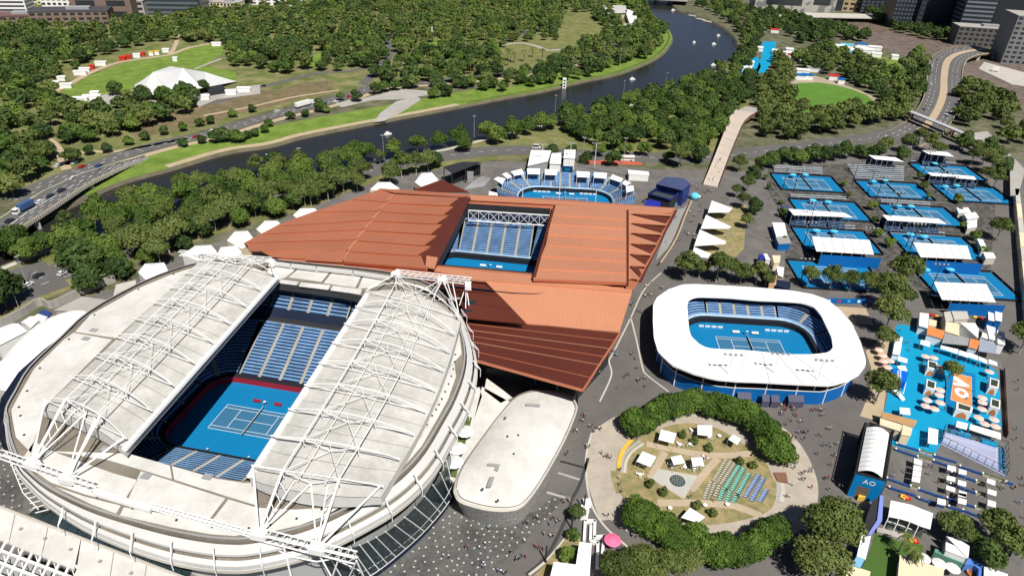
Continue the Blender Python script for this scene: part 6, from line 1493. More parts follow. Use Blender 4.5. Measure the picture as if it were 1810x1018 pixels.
# vehicles
def car_thing(col, label, group, name='parked_car', L_=4.4, h=1.45, van=False):
    e = thing(name, label, 'car' if not van else 'van', (0, 0, 0), 0, group); w = 1.8
    pr = [(-L_/2, .3), (-L_/2, .85), (-L_*.42, .95), (L_*.22, .95), (L_/2, .75), (L_/2, .3)]
    mb = MB(); i = len(mb.v); n = len(pr)
    for s in (-1, 1): mb.v += [(x, s*w/2, z) for x, z in pr]
    mb.f += [tuple(range(n-1, -1, -1)), tuple(range(n, 2*n))]+[(k, (k+1) % n, n+(k+1) % n, n+k) for k in range(n)]; mb.m = [0]*len(mb.f); mb.bl('body', col, e)
    x0, x1 = (-L_*.45, L_*.22); hh = h+(.5 if van else 0)
    MB().slab([(x0+.35, -.72, hh), (x1-.55 if not van else x1+.2, -.72, hh), (x1-.55 if not van else x1+.2, .72, hh), (x0+.35, .72, hh)], .08).bl('roof', col, e)
    m2 = MB(); a = [(x0, -.82, .95), (x1+.3, -.82, .95), (x1+.3, .82, .95), (x0, .82, .95)]; b = [(x0+.35, -.7, hh-.06), (x1-.5 if not van else x1+.2, -.7, hh-.06), (x1-.5 if not van else x1+.2, .7, hh-.06), (x0+.35, .7, hh-.06)]
    m2.v = a+b; m2.f = [(k, (k+1) % 4, 4+(k+1) % 4, 4+k) for k in range(4)]; m2.m = [0]*4; m2.bl('windows', glass, e)
    for sx in (-L_*.31, L_*.31):
        for sy in (-w/2, w/2): MB().tube((sx, sy-.1, .33), (sx, sy+.1, .33), .33, 8).bl('wheel', black, e)
    return e
carm = [(M('car_white', (.75, .75, .74), .3, spec=.6), 'white'), (M('car_black', (.02, .02, .025), .25, spec=.6), 'black'), (M('car_silver', (.42, .43, .45), .3, metal=.4), 'silver'), (M('car_red', (.45, .02, .02), .3), 'red'), (M('car_blue', (.03, .06, .2), .3), 'dark blue')]
def ddir(px, py, px2, py2): a, b = G(px, py), G(px2, py2); return math.atan2(b[1]-a[1], b[0]-a[0])
CARS = [(18, 392, 4, 1, 'on the road bridge behind the truck', 1), (-2, 402, 4, 2, 'at the left end of the road bridge', 1), (72, 358, 4, 0, 'on the road bridge ahead of the truck', 1), (90, 348, 4, 1, 'in the middle of the road bridge', 1), (109, 338, 4, 1, 'leading the dark pair on the road bridge', 1), (175, 295, 2, 4, 'leaving the road bridge', 1), (131, 316, 1, 0, 'near the far end of the road bridge', 1),
 (145, 296, 0, 3, 'turning at the junction beyond the bridge', 0), (110, 292, 0, 1, 'waiting at the junction beyond the bridge', 0), (103, 294, 0, 0, 'at the left of the junction beyond the bridge', 0), (132, 289, 0, 0, 'right of the junction beyond the bridge', 0), (347, 243, 0, 3, 'on the avenue beyond the river', 0), (376, 233, 0, 0, 'ahead of the red car on the avenue', 0), (490, 198, 0, 0, 'behind the long white truck on the avenue', 0), (593, 181, 0, 0, 'ahead of the long white truck on the avenue', 0), (617, 172, 0, 3, 'on the avenue near the park drive', 0),
 (69, 489, 0, 1, 'crossing the boulevard at the left', 0), (112, 484, 0, 0, 'parked by the dark trees on the boulevard', 0), (26, 511, 0, 1, 'at the left edge of the boulevard', 0), (50, 505, 0, 0, 'beside the traffic lights on the boulevard', 0), (209, 450, 0, 0, 'half hidden by the gum trees on the boulevard', 0), (1404, 264, 0, 1, 'on the road above the outer courts', 0), (1588, 268, 0, 0, 'by the farthest courts', 0)]
protos = {}
for k, (x, y, _h, ci, lb, br) in enumerate(CARS):
    z = (4.05 if x < 125 else 1.9) if br else .13
    p = G(x, y, z); h = ddir(x, y, x+20, y-11) if (br or x < 260) else ddir(x, y, x+20, y-5.5 if x < 700 else y-1)
    lab = carm[ci][1]+' car '+lb
    if ci not in protos: e = protos[ci] = car_thing(carm[ci][0], lab, 'cars on the roads', 'car'); e.location = p; e.rotation_euler = (0, 0, h)
    else: dup(protos[ci], p, h, lab)
van = car_thing(carm[0][0], 'white van parked on the lawn side of the road behind the big tents', 'vans', 'van', 5.2, 1.9, True); van.location = G(948, 262, .13)
for x, y, lb in ((1676, 240, 'white van waiting before the footbridge over the viaduct'), (1686, 236, 'second white van beside the viaduct footbridge'), (1672, 208, 'white van on the viaduct right lane'), (1685, 203, 'white van beside the viaduct parapet')):
    dup(van, (*G(x, y)[:2], .15), 1.4, lb)
bus = thing('bus', 'white tour bus stopped beside the red paving strip', 'bus', G(1105, 284), ddir(1095, 284, 1115, 284.6))
MB().box((0, 0, .4), (11, 2.5, 2.7)).bl('body', white_p, bus); MB().box((0, 0, 1.5), (11.05, 2.56, .8)).bl('windows', glass, bus)
for s in (-3.6, 3.4): MB().tube((s, -1.3, .5), (s, 1.3, .5), .5, 8).bl('wheel', black, bus)
def truck(label, px, py, z, h, cm, L_):
    t = thing('truck', label, 'truck', G(px, py, z), h); MB().box((-1.2, 0, 1.1), (L_, 2.5, 2.7)).bl('cargo_box', cm, t)
    MB().box((L_/2-.1+1.0, 0, .5), (2.2, 2.4, 2.5)).bl('cab', white_p, t); MB().box((L_/2+1.5, 0, 1.9), (1.3, 2.44, .8)).bl('windscreen', glass, t); MB().box((0, 0, .6), (L_+2, 1.2, .45)).bl('chassis', dark, t)
    for s in (-L_/2+.3, -L_/2+1.6, L_/2+.6):
        for w in (-1.15, 1.15): MB().tube((s, w-.15, .5), (s, w+.15, .5), .5, 8).bl('wheel', black, t)
truck('truck with a dark blue box crossing the road bridge', 44, 372, 4.05, ddir(44, 372, 24, 383), M('truck_blue', (.05, .1, .24), .5), 8)
truck('long white semi truck on the avenue beyond the river', 538, 188, .15, ddir(538, 188, 558, 182.5), white_p, 13)
sheet('red_paving', [(1030, 285), (1076, 283), (1135, 287), (1136, 292), (1075, 291), (1032, 290)], .12, M('red_paving', (.42, .1, .06), .85, scale=2));
# boats
def boat(px, py, label, L_=7, h=0.0, col=None):
    t = thing('boat', label, 'boat', (*G(px, py, -1.5)[:2], -1.6), h, 'boats on the river'); L_ *= .75; w = L_*.3; c = col or white_p
    o = [(-L_/2, -w/2), (L_*.2, -w/2), (L_/2, 0), (L_*.2, w/2), (-L_/2, w/2)]
    MB().prism([(x, y, .9) for x, y in o], -.2).bl('hull', c, t); MB().prism([(-L_*.3, -w*.35, 2.), (L_*.1, -w*.35, 2.), (L_*.1, w*.35, 2.), (-L_*.3, w*.35, 2.)], .9).bl('cabin', white_p, t)
for x, y, l, L_ in ((473, 278, 'small white motor boat on the river above the gum trees', 4.5), (686, 238, 'flat white boat beside the riverside lamp post', 7), (1118, 141, 'white boat in the middle of the river bend', 7), (1190, 19, 'white launch near the far bridge', 8), (1227, 76, 'left of the white boats in the wide bend', 5), (1270, 64, 'rightmost white boat in the wide bend', 6), (1262, 79, 'white rowing boat in the wide bend', 7), (1261, 116, 'white boat moored below the fan zone trees', 7)):
    boat(x, y, l, L_, .5 if x < 1000 else .2)
boat(585, 285, 'red and white boat at the near bank behind the green trees', 7, .3, red_m)
t = thing('river_marker', 'white square marker tower standing in the river at the far bank', 'marker', (*G(997, 156, -1.6)[:2], -1.6)); MB().box((0, 0, 0), (3, 3, 8)).bl('shaft', white_p, t)
for k in range(3): MB().box((0, -1.52, 1+k*2.4), (1.6, .06, 1.2)).bl('window', dark, t)
dock = MB()
for x, y in ((1192, 6), (1204, 13), (1215, 20), (1228, 27), (1242, 33), (1255, 37)): p = G(x, y); dock.box((p[0]-3, p[1], -1.4), (12, 5, .6), -.8)
solo('landing_stage', dock, conc_l, 'chain of pale landing stages on the outer bank near the far bridge', 'jetty')
t = thing('river_bridge', 'far stone bridge over the river at the top edge', 'bridge', G(1150, -8))
MB().slab([G(1085, -6, 7), G(1215, 2, 7), G(1225, -14, 7), G(1085, -22, 7)], 1.5).build('deck', conc, t)
for x in (1110, 1135, 1160, 1185): p = G(x, 2+(x-1110)*.05); MB().box((p[0], p[1], -3), (4, 14, 9)).build('pier', conc, t)
# lamp posts at the river
lp = None
for k, (x, y, h) in enumerate([(679, 283, 15), (533, 305, 14), (838, 243, 14), (143, 452, 9), (541, 345, 9), (664, 306, 8), (981, 198, 12), (1011, 136, 16), (1095, 118, 16), (1101, 175, 14), (1175, 160, 14), (1029, 290, 16), (1101, 290, 16), (359, 362, 6), (348, 378, 8), (48, 500, 12), (34, 545, 9)]):
    p = G(x, y)
    if lp is None:
        lp = thing('lamp_post', 'tall lamp post on the near river bank beside the moored white boat', 'lamp post', p, 0, 'lamp posts'); MB().tube((0, 0, 0), (0, 0, 15), .2, 6, 0, .12).bl('pole', grey_mid, lp); MB().box((0, 0, 14.9), (2.6, .7, .35)).bl('lamp_head', grey_mid, lp)
    else: dup(lp, p, k*.5, ['', 'lamp post among the green trees upriver of the red boat', 'lamp post on the near bank opposite the palms', 'lamp post beside the dark trees near the road bridge', 'lamp post between gum trees above the copper roof edge', 'short lamp post beside the boulevard above the copper roof', 'lamp post on the near bank behind the show court', 'lamp post beside the white river marker', 'lamp post on the far bank below the boathouse', 'lamp post above the river wood', 'lamp post at the upper edge of the river wood', 'lamp post on the road behind the white peaked tent', 'lamp post beside the white tour bus', 'small lamp post at the riverside railing', 'lamp post below the riverside railing', 'lamp post at the traffic junction on the left', 'lamp post at the left edge near the white sheds'][k], None, h/15)
# plaza posts beside the entry building
for k, (x, y) in enumerate(((1010, 934), (1031.5, 901), (964, 992))):
    t = thing('plaza_post', ['dark plaza post above the dry lawn', 'dark plaza post beside the white sign board', 'dark plaza post at the lower left of the dry lawn'][k], 'post', G(x, y), 0, 'dark plaza posts'); MB().tube((0, 0, 0), (0, 0, 5.8), .22, 6).bl('shaft', dark, t); MB().cone((0, 0, 0), .5, .3, 8, 0, .4).bl('base', dark, t)
# music bowl tent and stalls
t = thing('tent_roof', 'swooping pale membrane roof of the park music stage', 'tent roof', G(330, 155))
Vt = {'ap': G(*ZT1(1265, 470), 17), 'p2': G(*ZT1(1060, 500), 9), 'w': G(*ZT1(930, 590), 2), 'sw': G(*ZT1(950, 660), 4), 's': G(*ZT1(1180, 655), 6), 'se': G(*ZT1(1400, 610), 5), 'e': G(*ZT1(1640, 565), 1), 'ne': G(*ZT1(1420, 500), 6), 'n': G(*ZT1(1180, 460), 4)}
for a, b, c in (('w', 'sw', 'p2'), ('sw', 's', 'p2'), ('p2', 's', 'ap'), ('s', 'se', 'ap'), ('se', 'ne', 'ap'), ('se', 'e', 'ne'), ('n', 'p2', 'ap'), ('w', 'p2', 'n'), ('ne', 'n', 'ap')):
    A, B, C_ = (Vector(Vt[q]) for q in (a, b, c))
    if (B-A).cross(C_-A).z < 0: B, C_ = C_, B
    def fn(u, v, A=A, B=B, C_=C_):
        p = A.lerp(B, u).lerp(C_, v); h = 1-max(0, abs(2*v-1)); p.z -= 2.2*(1-v)*v*(1.6 if C_.z > 12 or A.z > 12 else .6); return p
    MB().grid(fn, 5, 5).build('membrane_panel', M('tent_membrane', (.62, .62, .61), .6, scale=.5, var=.06), t)
for q in ('ap', 'p2'): MB().tube((*Vt[q][:2], 0), Vt[q], .5, 6).build('mast', conc, t)
MB().prism([G(*ZT1(1430, 600), 3.5), G(*ZT1(1540, 590), 3.5), G(*ZT1(1560, 615), 3.5), G(*ZT1(1440, 635), 3.5)], 0).build('stage_wall', dark, t)
stall = [((280, 620), 3), ((320, 605), 3), ((390, 595), 5), ((430, 560), 6), ((460, 610), 9), ((560, 520), 10), ((590, 500), 8), ((640, 480), 4), ((700, 455), 9), ((850, 420), 5), ((890, 410), 5), ((950, 400), 6), ((990, 390), 4), ((1050, 385), 4), ((1090, 380), 4), ((1150, 365), 6), ((1215, 425), 4), ((640, 690), 12), ((660, 665), 6), ((560, 705), 10), ((1010, 640), 8), ((1410, 690), 9), ((1690, 635), 10), ((1600, 655), 8), ((1500, 320), 9)]
for k, ((x, y), w) in enumerate(stall):
    p = G(*ZT1(x, y)); red = k in (7, 9, 10, 12); ye = k in (13, 14)
    t = thing('stall', ('red' if red else 'yellow' if ye else 'white')+' event stall along the rim of the tent-roofed lawn', 'stall', p, .25, 'stalls around the tent-roofed lawn')
    MB().slab([(-w/2, -2, 3.1), (w/2, -2, 3.1), (w/2, 2, 3.4), (-w/2, 2, 3.4)], .2).bl('roof', red_m if red else yellow_m if ye else white_p, t); MB().box((0, 0, 0), (w*.9, 3.6, 2.9)).bl('counter', white_p if not red else red_m, t)
t = thing('statue', 'slim white statue on a plinth in the park wood', 'statue', G(*ZT2(1268, 270))); MB().box((0, 0, 0), (4, 4, 3)).bl('plinth', conc_l, t); MB().cone((0, 0, 3), 1.3, 7, 8, 0, .5).bl('column', white_p, t); MB().sphere((0, 0, 11), .8, 8, 6).bl('figure', white_p, t)
quadroof('boathouse', 'long white-roofed boathouse inside the river bend', 'boathouse', PX(ZT3, [(725, 38), (885, 40), (895, 90), (760, 95)]), 6, 0, M('shed_roof', (.5, .49, .46), .6, scale=.5, var=.2), conc_l)
quadroof('boathouse', 'white ridged wing of the boathouse above the riverside trees', 'boathouse', PX(ZT3, [(880, 70), (950, 70), (970, 160), (910, 160)]), 6, 0, white_p, conc_l)
quadroof('boathouse', 'pale jetty roof below the white boathouse wing', 'boathouse', PX(ZT3, [(875, 165), (975, 165), (975, 190), (880, 190)]), 5, 0, conc_l, conc_l)
quadroof('amenities_block', 'dark roofed amenities block beside the railing on the near bank', 'building', PX(ZR5, [(1050, 520), (1100, 520), (1110, 560), (1055, 560)]), 4, 0, M('roof_bluegrey', (.07, .09, .13), .7), conc)
# city blocks
winm = M('window_dark', (.03, .035, .04), .2, spec=.7)
def block(label, px, py, w, d, h, rz, mat, floors, bays, wm=None, name='office_block', roofm=None, cat='building', band=False, side=True):
    x, y, _ = G(px, py); t = thing(name, label, cat, (x, y+d/2, 0), rz)
    MB().box((0, 0, 0), (w, d, h)).bl('wall', mat, t); MB().box((0, 0, h), (w+.6, d+.6, .7)).bl('roof', roofm or conc, t)
    MB().box((w*.1, 0, h+.7), (w*.3, d*.35, 2.2)).bl('roof_plant', grey_mid, t)
    fh = h/floors; bw = w/bays; proto = None
    for f_ in range(floors):
        if band:
            MB().box((0, -d/2-.05, f_*fh+fh*.35), (w*.94, .12, fh*.45)).bl('window', wm or winm, t)
            if side:
                for s in (-1, 1): MB().box((s*(w/2+.05), 0, f_*fh+fh*.35), (.12, d*.9, fh*.45)).bl('window', wm or winm, t)
        else:
            for b in range(bays):
                o = MB().box((-w/2+bw*(b+.5), -d/2-.05, f_*fh+fh*.3), (bw*.62, .12, fh*.5)).bl('window', wm or winm, t)
    return t
brown_w = M('brown_wall', (.2, .14, .11), .8, scale=.3, var=.15); dk_glass = M('dark_facade', (.035, .045, .055), .3, scale=.3, var=.3, spec=.6)
block('tall white apartment tower with red-brown end at the top left corner', 12, 36, 40, 22, 62, .2, white_p, 16, 5, band=True, name='apartment_block')
MB().box((-19, -11.3, 0), (7, 1, 60)).bl('brick_end', M('brick_end', (.3, .1, .06), .8), bpy.data.objects['apartment_block'])
block('white apartment block with dark window columns in the upper left', 102, 20, 34, 20, 48, .15, white_p, 10, 6, name='apartment_block')
block('second white apartment block right of the dark-windowed one', 128, 16, 30, 20, 44, .1, conc_l, 9, 5, name='apartment_block')
block('long low dark-roofed hall at the upper left', 118, 47, 72, 30, 14, .32, brown_w, 3, 10, roofm=M('hall_roof', (.06, .06, .07), .7))
block('brown-walled theatre block with blank front at the upper left', 178, 36, 60, 40, 22, .2, brown_w, 2, 2)
block('dark glass office block with open frame at the upper left', 285, 27, 84, 34, 30, .15, dk_glass, 6, 12, M('pale_window', (.12, .14, .15), .3), band=True)
block('pale low building left of the yellow awning', 345, 14, 40, 30, 14, 0, conc, 3, 6)
block('cream villa with many white columns at the top', 398, 20, 34, 20, 9, -.1, cream_m, 2, 8, name='villa')
block('white low house at the top right of the villa', 452, 8, 36, 26, 8, .1, white_p, 2, 5, name='villa')
block('white long building at the top behind the park', 480, 10, 90, 30, 12, .05, white_p, 3, 10)
block('grey low block beside the brown theatre', 215, 30, 44, 30, 16, .2, conc, 3, 6); block('red-roofed low building at the far left', 20, 46, 60, 26, 9, .25, brown_w, 2, 7, roofm=M('roof_redbrown', (.14, .08, .07), .8))
cols = [white_p, conc_l, conc, brown_w, cream_m, grey_mid]
rb = random.Random(4)
for k in range(34):
    px = -20+rb.random()*660; py = -26+rb.random()*(26 if px > 200 else 50)-(8 if px > 420 else 0)
    if 230 < px < 345 and py > -5: continue
    x, y, _ = G(px, py); t = thing('city_house', 'small far-off city building among trees along the top left edge', 'building', (x, y, 0), rb.uniform(-.2, .4), 'far city buildings at the top left')
    w, d, h = rb.uniform(16, 40), rb.uniform(14, 26), rb.uniform(6, 20); m_ = cols[rb.randrange(6)]
    MB().box((0, 0, 0), (w, d, h)).bl('wall', m_, t); MB().box((0, 0, h), (w+.5, d+.5, .6)).bl('roof', cols[rb.randrange(3)], t)
    for f_ in range(max(1, int(h/4))): MB().box((0, -d/2-.05, 1.3+f_*4), (w*.85, .1, 1.6)).bl('window', winm, t)
# square with patterned walls
fedm, ft, fb = newmat('triangle_cladding'); vo = ft.nodes.new('ShaderNodeTexVoronoi'); vo.inputs['Scale'].default_value = .12; cr_ = ft.nodes.new('ShaderNodeValToRGB'); gg = ft.nodes.new('ShaderNodeNewGeometry')
ft.links.new(gg.outputs['Position'], vo.inputs['Vector']); ft.links.new(vo.outputs['Color'], cr_.inputs[0]); cr_.color_ramp.interpolation = 'CONSTANT'; cr_.color_ramp.elements[0].color = (.42, .4, .35, 1); cr_.color_ramp.elements[1].color = (.2, .2, .2, 1); cr_.color_ramp.elements[1].position = .62; ft.links.new(cr_.outputs[0], fb.inputs['Base Color'])
block('pale building clad in a jigsaw of grey shards at the top edge', 1385, 22, 78, 40, 30, -.1, fedm, 1, 1)
block('second shard-clad building right of the larger one', 1448, 22, 44, 36, 30, -.1, fedm, 1, 1)
block('cream brick building with a yellow corner at the top edge', 1522, 22, 52, 30, 26, -.1, M('sandstone', (.4, .3, .17), .8, scale=.3), 4, 6); block('dark brown block left of the cream building', 1486, 20, 26, 30, 26, -.1, dk_glass, 4, 3)
dksh = M('dark_tower', (.022, .026, .034), .35, scale=.2, var=.3, spec=.6)
block('dark glass office with fine vertical ribs above the rail yard', 1612, 52, 50, 40, 44, -.15, dksh, 9, 12, M('rib_grey', (.09, .1, .12), .4)); block('dark glass office with grid front above the rail yard', 1655, 56, 50, 40, 46, -.15, dksh, 8, 7, M('grid_grey', (.05, .055, .06), .3))
block('dark tower with pale balcony bands near the viaduct', 1718, 70, 34, 30, 105, -.2, dksh, 22, 4, M('band_grey', (.17, .18, .2), .5), band=True, name='tower'); block('grey tower with a bright blue edge strip', 1752, 62, 30, 30, 100, -.2, M('tower_grey', (.09, .1, .12), .5), 22, 4, M('tower_win', (.05, .055, .07), .3), name='tower')
MB().box((-15.4, -15.4, 28), (2.2, 1, 72)).bl('edge_strip', M('strip_blue', (.02, .25, .6), .4), bpy.data.objects['tower.001'])
block('very dark tall tower at the top right', 1790, 74, 52, 40, 130, -.2, dksh, 26, 6, M('dk_win', (.03, .033, .04), .2), name='tower'); block('dark podium building below the towers', 1740, 84, 60, 26, 20, -.2, M('podium_grey', (.12, .11, .1), .7), 4, 10)
block('grey gridded building at the right edge below the dark tower', 1835, 118, 60, 40, 46, -.25, M('grid_wall', (.2, .2, .2), .7), 10, 10); block('long dark office block left of the ribbed one', 1560, 26, 60, 30, 26, -.12, dksh, 6, 10, M('rib_grey', (.09, .1, .12), .4))
t = thing('road_deck', 'pale elevated road deck before the shard-clad buildings', 'bridge', G(1440, 32)); MB().slab([G(1366, 21, 6), G(1560, 26, 6), G(1560, 33, 6), G(1366, 29, 6)], 1).build('deck', conc_l, t)
for k in range(8): p = G(1380+k*24, 33); MB().box((p[0], p[1], 0), (2.5, 2.5, 5)).build('pier', conc, t)
# viaduct
t = thing('viaduct', 'curving elevated road with a sandy median beside the rail yard', 'viaduct', G(1650, 150))
lv = PX(ZT4, [(1470, 312), (1400, 316), (1300, 335), (1225, 362), (1170, 410), (1150, 500), (1140, 600), (1110, 700), (1040, 800), (930, 880), (800, 930)]); rv = PX(ZT4, [(1640, 350), (1640, 362), (1530, 372), (1440, 400), (1400, 450), (1386, 560), (1388, 660), (1355, 760), (1300, 860), (1230, 940), (1080, 1010)])
zv = [6, 6.2, 6.4, 6.4, 6, 5, 3.6, 2, .8, .2, .12]
A = smooth_line([G(x, y, z) for (x, y), z in zip(lv, zv)], 4); B = smooth_line([G(x, y, z) for (x, y), z in zip(rv, zv)], 4)
for k in range(len(A)-1): MB().slab([A[k], B[k], B[k+1], A[k+1]], 1.2).build('deck_slab', road_m, t)
def lane(w0, w1, dz): return [tuple(Vector(a).lerp(Vector(b), w0)+Vector((0, 0, dz))) for a, b in zip(A, B)], [tuple(Vector(a).lerp(Vector(b), w1)+Vector((0, 0, dz))) for a, b in zip(A, B)]
ribbon(MB(), *[q[:36] for q in lane(.4, .6, .14)]).build('median', sand_path, t)
for w in (0, .985): ribbon(MB(), *lane(w, w+.015, .9)).build('parapet', sand_path, t)
mb = MB()
for a, b in zip(B, B[1:]): mb.poly([(a[0], a[1], a[2]-1.2), (b[0], b[1], b[2]-1.2), (b[0], b[1], b[2]+.9), (a[0], a[1], a[2]+.9)])
mb.build('parapet_face', sand_path, t)
mb = MB()
for w in (.13, .26, .73, .86):
    C_ = [tuple(Vector(a).lerp(Vector(b), w)) for a, b in zip(A, B)]
    for x, y, z, h in along(C_, 11): zz = min(C_, key=lambda b: math.dist(b[:2], (x, y)))[2]; mb.box((x, y, zz+.02), (4, .3, .03), h)
mb.build('lane_marking', line_w, t)
for k in range(4, 24, 4): p = Vector(B[k]); MB().box((p.x-4, p.y, 0), (3, 3, max(.3, p.z-1.2))).build('pier', conc, t)
for k, (x, y, ci) in enumerate(((1655, 108, 1), (1647, 118, 0), (1688, 92, 0), (1697, 88, 1), (1645, 150, 0), (1684, 162, 1), (1695, 168, 2), (1638, 190, 2))):
    dup(protos[ci], G(x, y, 5.2 if y < 130 else 3.6), 1.2, carm[ci][1]+' car on the curving viaduct, '+['third from its far end', 'beside the left parapet', 'at its far bend', 'leading at its far bend', 'on its long straight, left lanes', 'on its right lanes', 'next to the right parapet', 'near its foot'][k])
t = thing('footbridge', 'straight roofed footbridge crossing the foot of the viaduct', 'bridge', G(1670, 215))
a, b = [ZT4(1035, 748), ZT4(1230, 826), ZT4(1380, 888), ZT4(1540, 960)], 0
for p, q in zip(a, a[1:]): MB().slab([G(p[0], p[1], 7.5), G(q[0], q[1], 7.5), G(q[0], q[1]+4.5, 7.5), G(p[0], p[1]+4.5, 7.5)], .4).build('roof_slab', M('bridge_roof', (.42, .43, .44), .5), t); MB().slab([G(p[0], p[1]+1, 5), G(q[0], q[1]+1, 5), G(q[0], q[1]+5, 5), G(p[0], p[1]+5, 5)], .6).build('deck', conc, t)
for x, y in ((1609, 198), (1680, 228), (1740, 254)): p = G(x, y+14); MB().box((p[0], p[1], 0), (2, 1.4, 4.5)).build('pier', brick_m, t)
t = thing('footbridge', 'pale walkway continuing right from the roofed footbridge towards the rail yard', 'bridge', G(1770, 265)); MB().slab([G(1716, 236, 4), G(1745, 232, 4), G(1812, 300, 4), G(1800, 345, 4), G(1786, 345, 4), G(1785, 290, 4)], .6).build('deck', conc, t)
t = thing('fence', 'tall cream boundary wall along the service road at the right edge', 'wall', G(1790, 450));
for k in range(9): p, q = G(1789+k*2.2, 345+k*26), G(1789+(k+.96)*2.2, 345+(k+.96)*26); MB().slab([(p[0], p[1], 4), (q[0], q[1], 4), (q[0]+2.6, q[1], 4), (p[0]+2.6, p[1], 4)], 3.9).build('wall_section', cream_m if k % 2 else conc_l, t)
# freight wagons and yard clutter
for k, (x, y, l) in enumerate(((1758, 127, 'white van beside the pale rail apron'), (1712, 145, 'dark wagon beside the viaduct'), (1725, 152, 'second dark wagon beside the viaduct'), (1738, 158, 'third dark wagon beside the viaduct'), (1450, 42, 'white carriage beside the far rail tracks'), (1472, 50, 'second white carriage beside the far tracks'), (1495, 57, 'third white carriage beside the far tracks'), (1515, 62, 'fourth white carriage beside the far tracks'))):
    t = thing('wagon', l, 'wagon', G(x, y), -.45, 'rail wagons'); c = white_p if k in (0, 4, 5, 6, 7) else dk_glass; MB().box((0, 0, .9), (13 if k else 6, 3, 3)).bl('body', c, t); MB().box((0, 0, .2), (11 if k else 5, 2.4, .7)).bl('bogie', dark, t)
for x, y, l in ((1748, 192, 'orange excavator beside the rail tracks'), (1782, 193, 'yellow excavator nearest the rail tracks')):
    t = thing('excavator', l, 'excavator', G(x, y), .3); MB().box((0, 0, 1), (4, 3, 2.4)).bl('cab', yellow_m, t); MB().box((0, 0, 0), (5, 3.4, 1)).bl('tracks', dark, t); MB().tube((1, 0, 2.5), (5, 0, 5.5), .4, 5).tube((5, 0, 5.5), (8, 0, 2), .3, 5).bl('boom', yellow_m, t)
# fan zone and event huts beyond the river wood
sheet('fan_zone_floor', PX(ZT4, [(30, 285), (125, 285), (105, 400), (50, 495), (-20, 500), (20, 400)]), .1, cyan); sheet('fan_zone_floor', [(1310, 112), (1340, 100), (1345, 118), (1330, 150), (1295, 152), (1280, 145)], .1, cyan)
fz = [((150, 200), 'red', 14), ((110, 225), 'red', 10), ((170, 170), 'white', 10), ((290, 375), 'white', 12), ((240, 400), 'red', 12), ((185, 385), 'white', 12), ((130, 395), 'red', 10), ((120, 370), 'white', 9), ((210, 360), 'white', 8), ((265, 410), 'orange', 9), ((-150, 560), 'white', 12), ((-190, 575), 'cyan', 12), ((-215, 585), 'white', 9), ((-120, 550), 'cyan', 10), ((-60, 450), 'white', 8), ((-80, 490), 'white', 9), ((10, 350), 'white', 6), ((600, 330), 'cyan', 14), ((640, 365), 'white', 16), ((700, 350), 'white', 14), ((745, 365), 'white', 12), ((700, 325), 'blue', 12), ((790, 345), 'white', 14), ((540, 335), 'white', 14), ((660, 380), 'cyan', 12), ((800, 390), 'white', 10), ((925, 405), 'white', 7), ((510, 545), 'red', 9), ((560, 570), 'blue', 6), ((300, 505), 'white', 12), ((380, 490), 'grey', 14), ((270, 540), 'blue', 12), ((330, 540), 'blue', 10)]
cm_ = {'red': red_m, 'white': white_p, 'orange': orange_m, 'cyan': cyan_u, 'blue': blue_w, 'grey': grey_mid}
for k, ((x, y), c, w) in enumerate(fz):
    t = thing('event_hut', c+' event hut '+('in the fan zone beside the blue walkway' if x < 400 and y < 450 else 'on the lawn behind the green oval' if x > 500 and y < 450 else 'at the rim of the green oval' if x > 200 else 'on the blue deck above the footbridge'), 'hut', G(*ZT4(x, y)), -.2, 'event huts at the far right')
    MB().slab([(-w/2, -3, 4), (w/2, -3, 4), (w/2, 3, 4.5), (-w/2, 3, 4.5)], .3).bl('roof', cm_[c], t); MB().box((0, 0, 0), (w*.92, 5.4, 3.8)).bl('wall', white_p, t)
# sheds at the left edge
quadroof('tent', 'large white ridged tent at the left edge below the boulevard', 'tent', [(-30, 590), (22, 571), (48, 585), (-5, 612)], 6, 0, white, white_p, 'white tents at the left edge', 1.5)
quadroof('tent', 'white tent beside the blue shed at the left', 'tent', [(36, 570), (52, 559), (68, 566), (54, 580)], 5, 0, white, white_p, 'white tents at the left edge', 1.0)
quadroof('shed', 'white shed with small roof next to the blue roofed one', 'shed', [(58, 560), (68, 554), (84, 560), (74, 570)], 5, 0, white_p, conc_l); quadroof('shed', 'small dark blue roofed shed left of the great arena', 'shed', [(66, 554), (76, 547), (92, 552), (84, 560)], 5, 0, M('roof_navy', (.03, .06, .2), .6), conc_l)
t = thing('wall', 'long grey retaining wall between the boulevard and the great arena', 'wall', G(150, 515))
wp = gline([(-20, 590), (40, 560), (72, 540), (95, 545), (150, 520), (205, 498)], 0, 4)
for a, b in zip(wp, wp[1:]): d = Vector(b)-Vector(a); MB().box(((a[0]+b[0])/2, (a[1]+b[1])/2, 0), (d.length*.985, .5, 3.4), math.atan2(d.y, d.x)).build('wall_panel', conc, t)
quadroof('ramp_roof', 'flat pale tiled forecourt roof left of the great arena', 'roof', [(95, 548), (145, 524), (190, 530), (160, 552), (110, 558)][:4], 2.5, 0, conc, conc)
quadroof('low_building', 'angular pale roof between the marquee and the great arena rim', 'building', [(205, 503), (240, 495), (240, 504), (200, 523)], 5, 0, conc_l, conc)
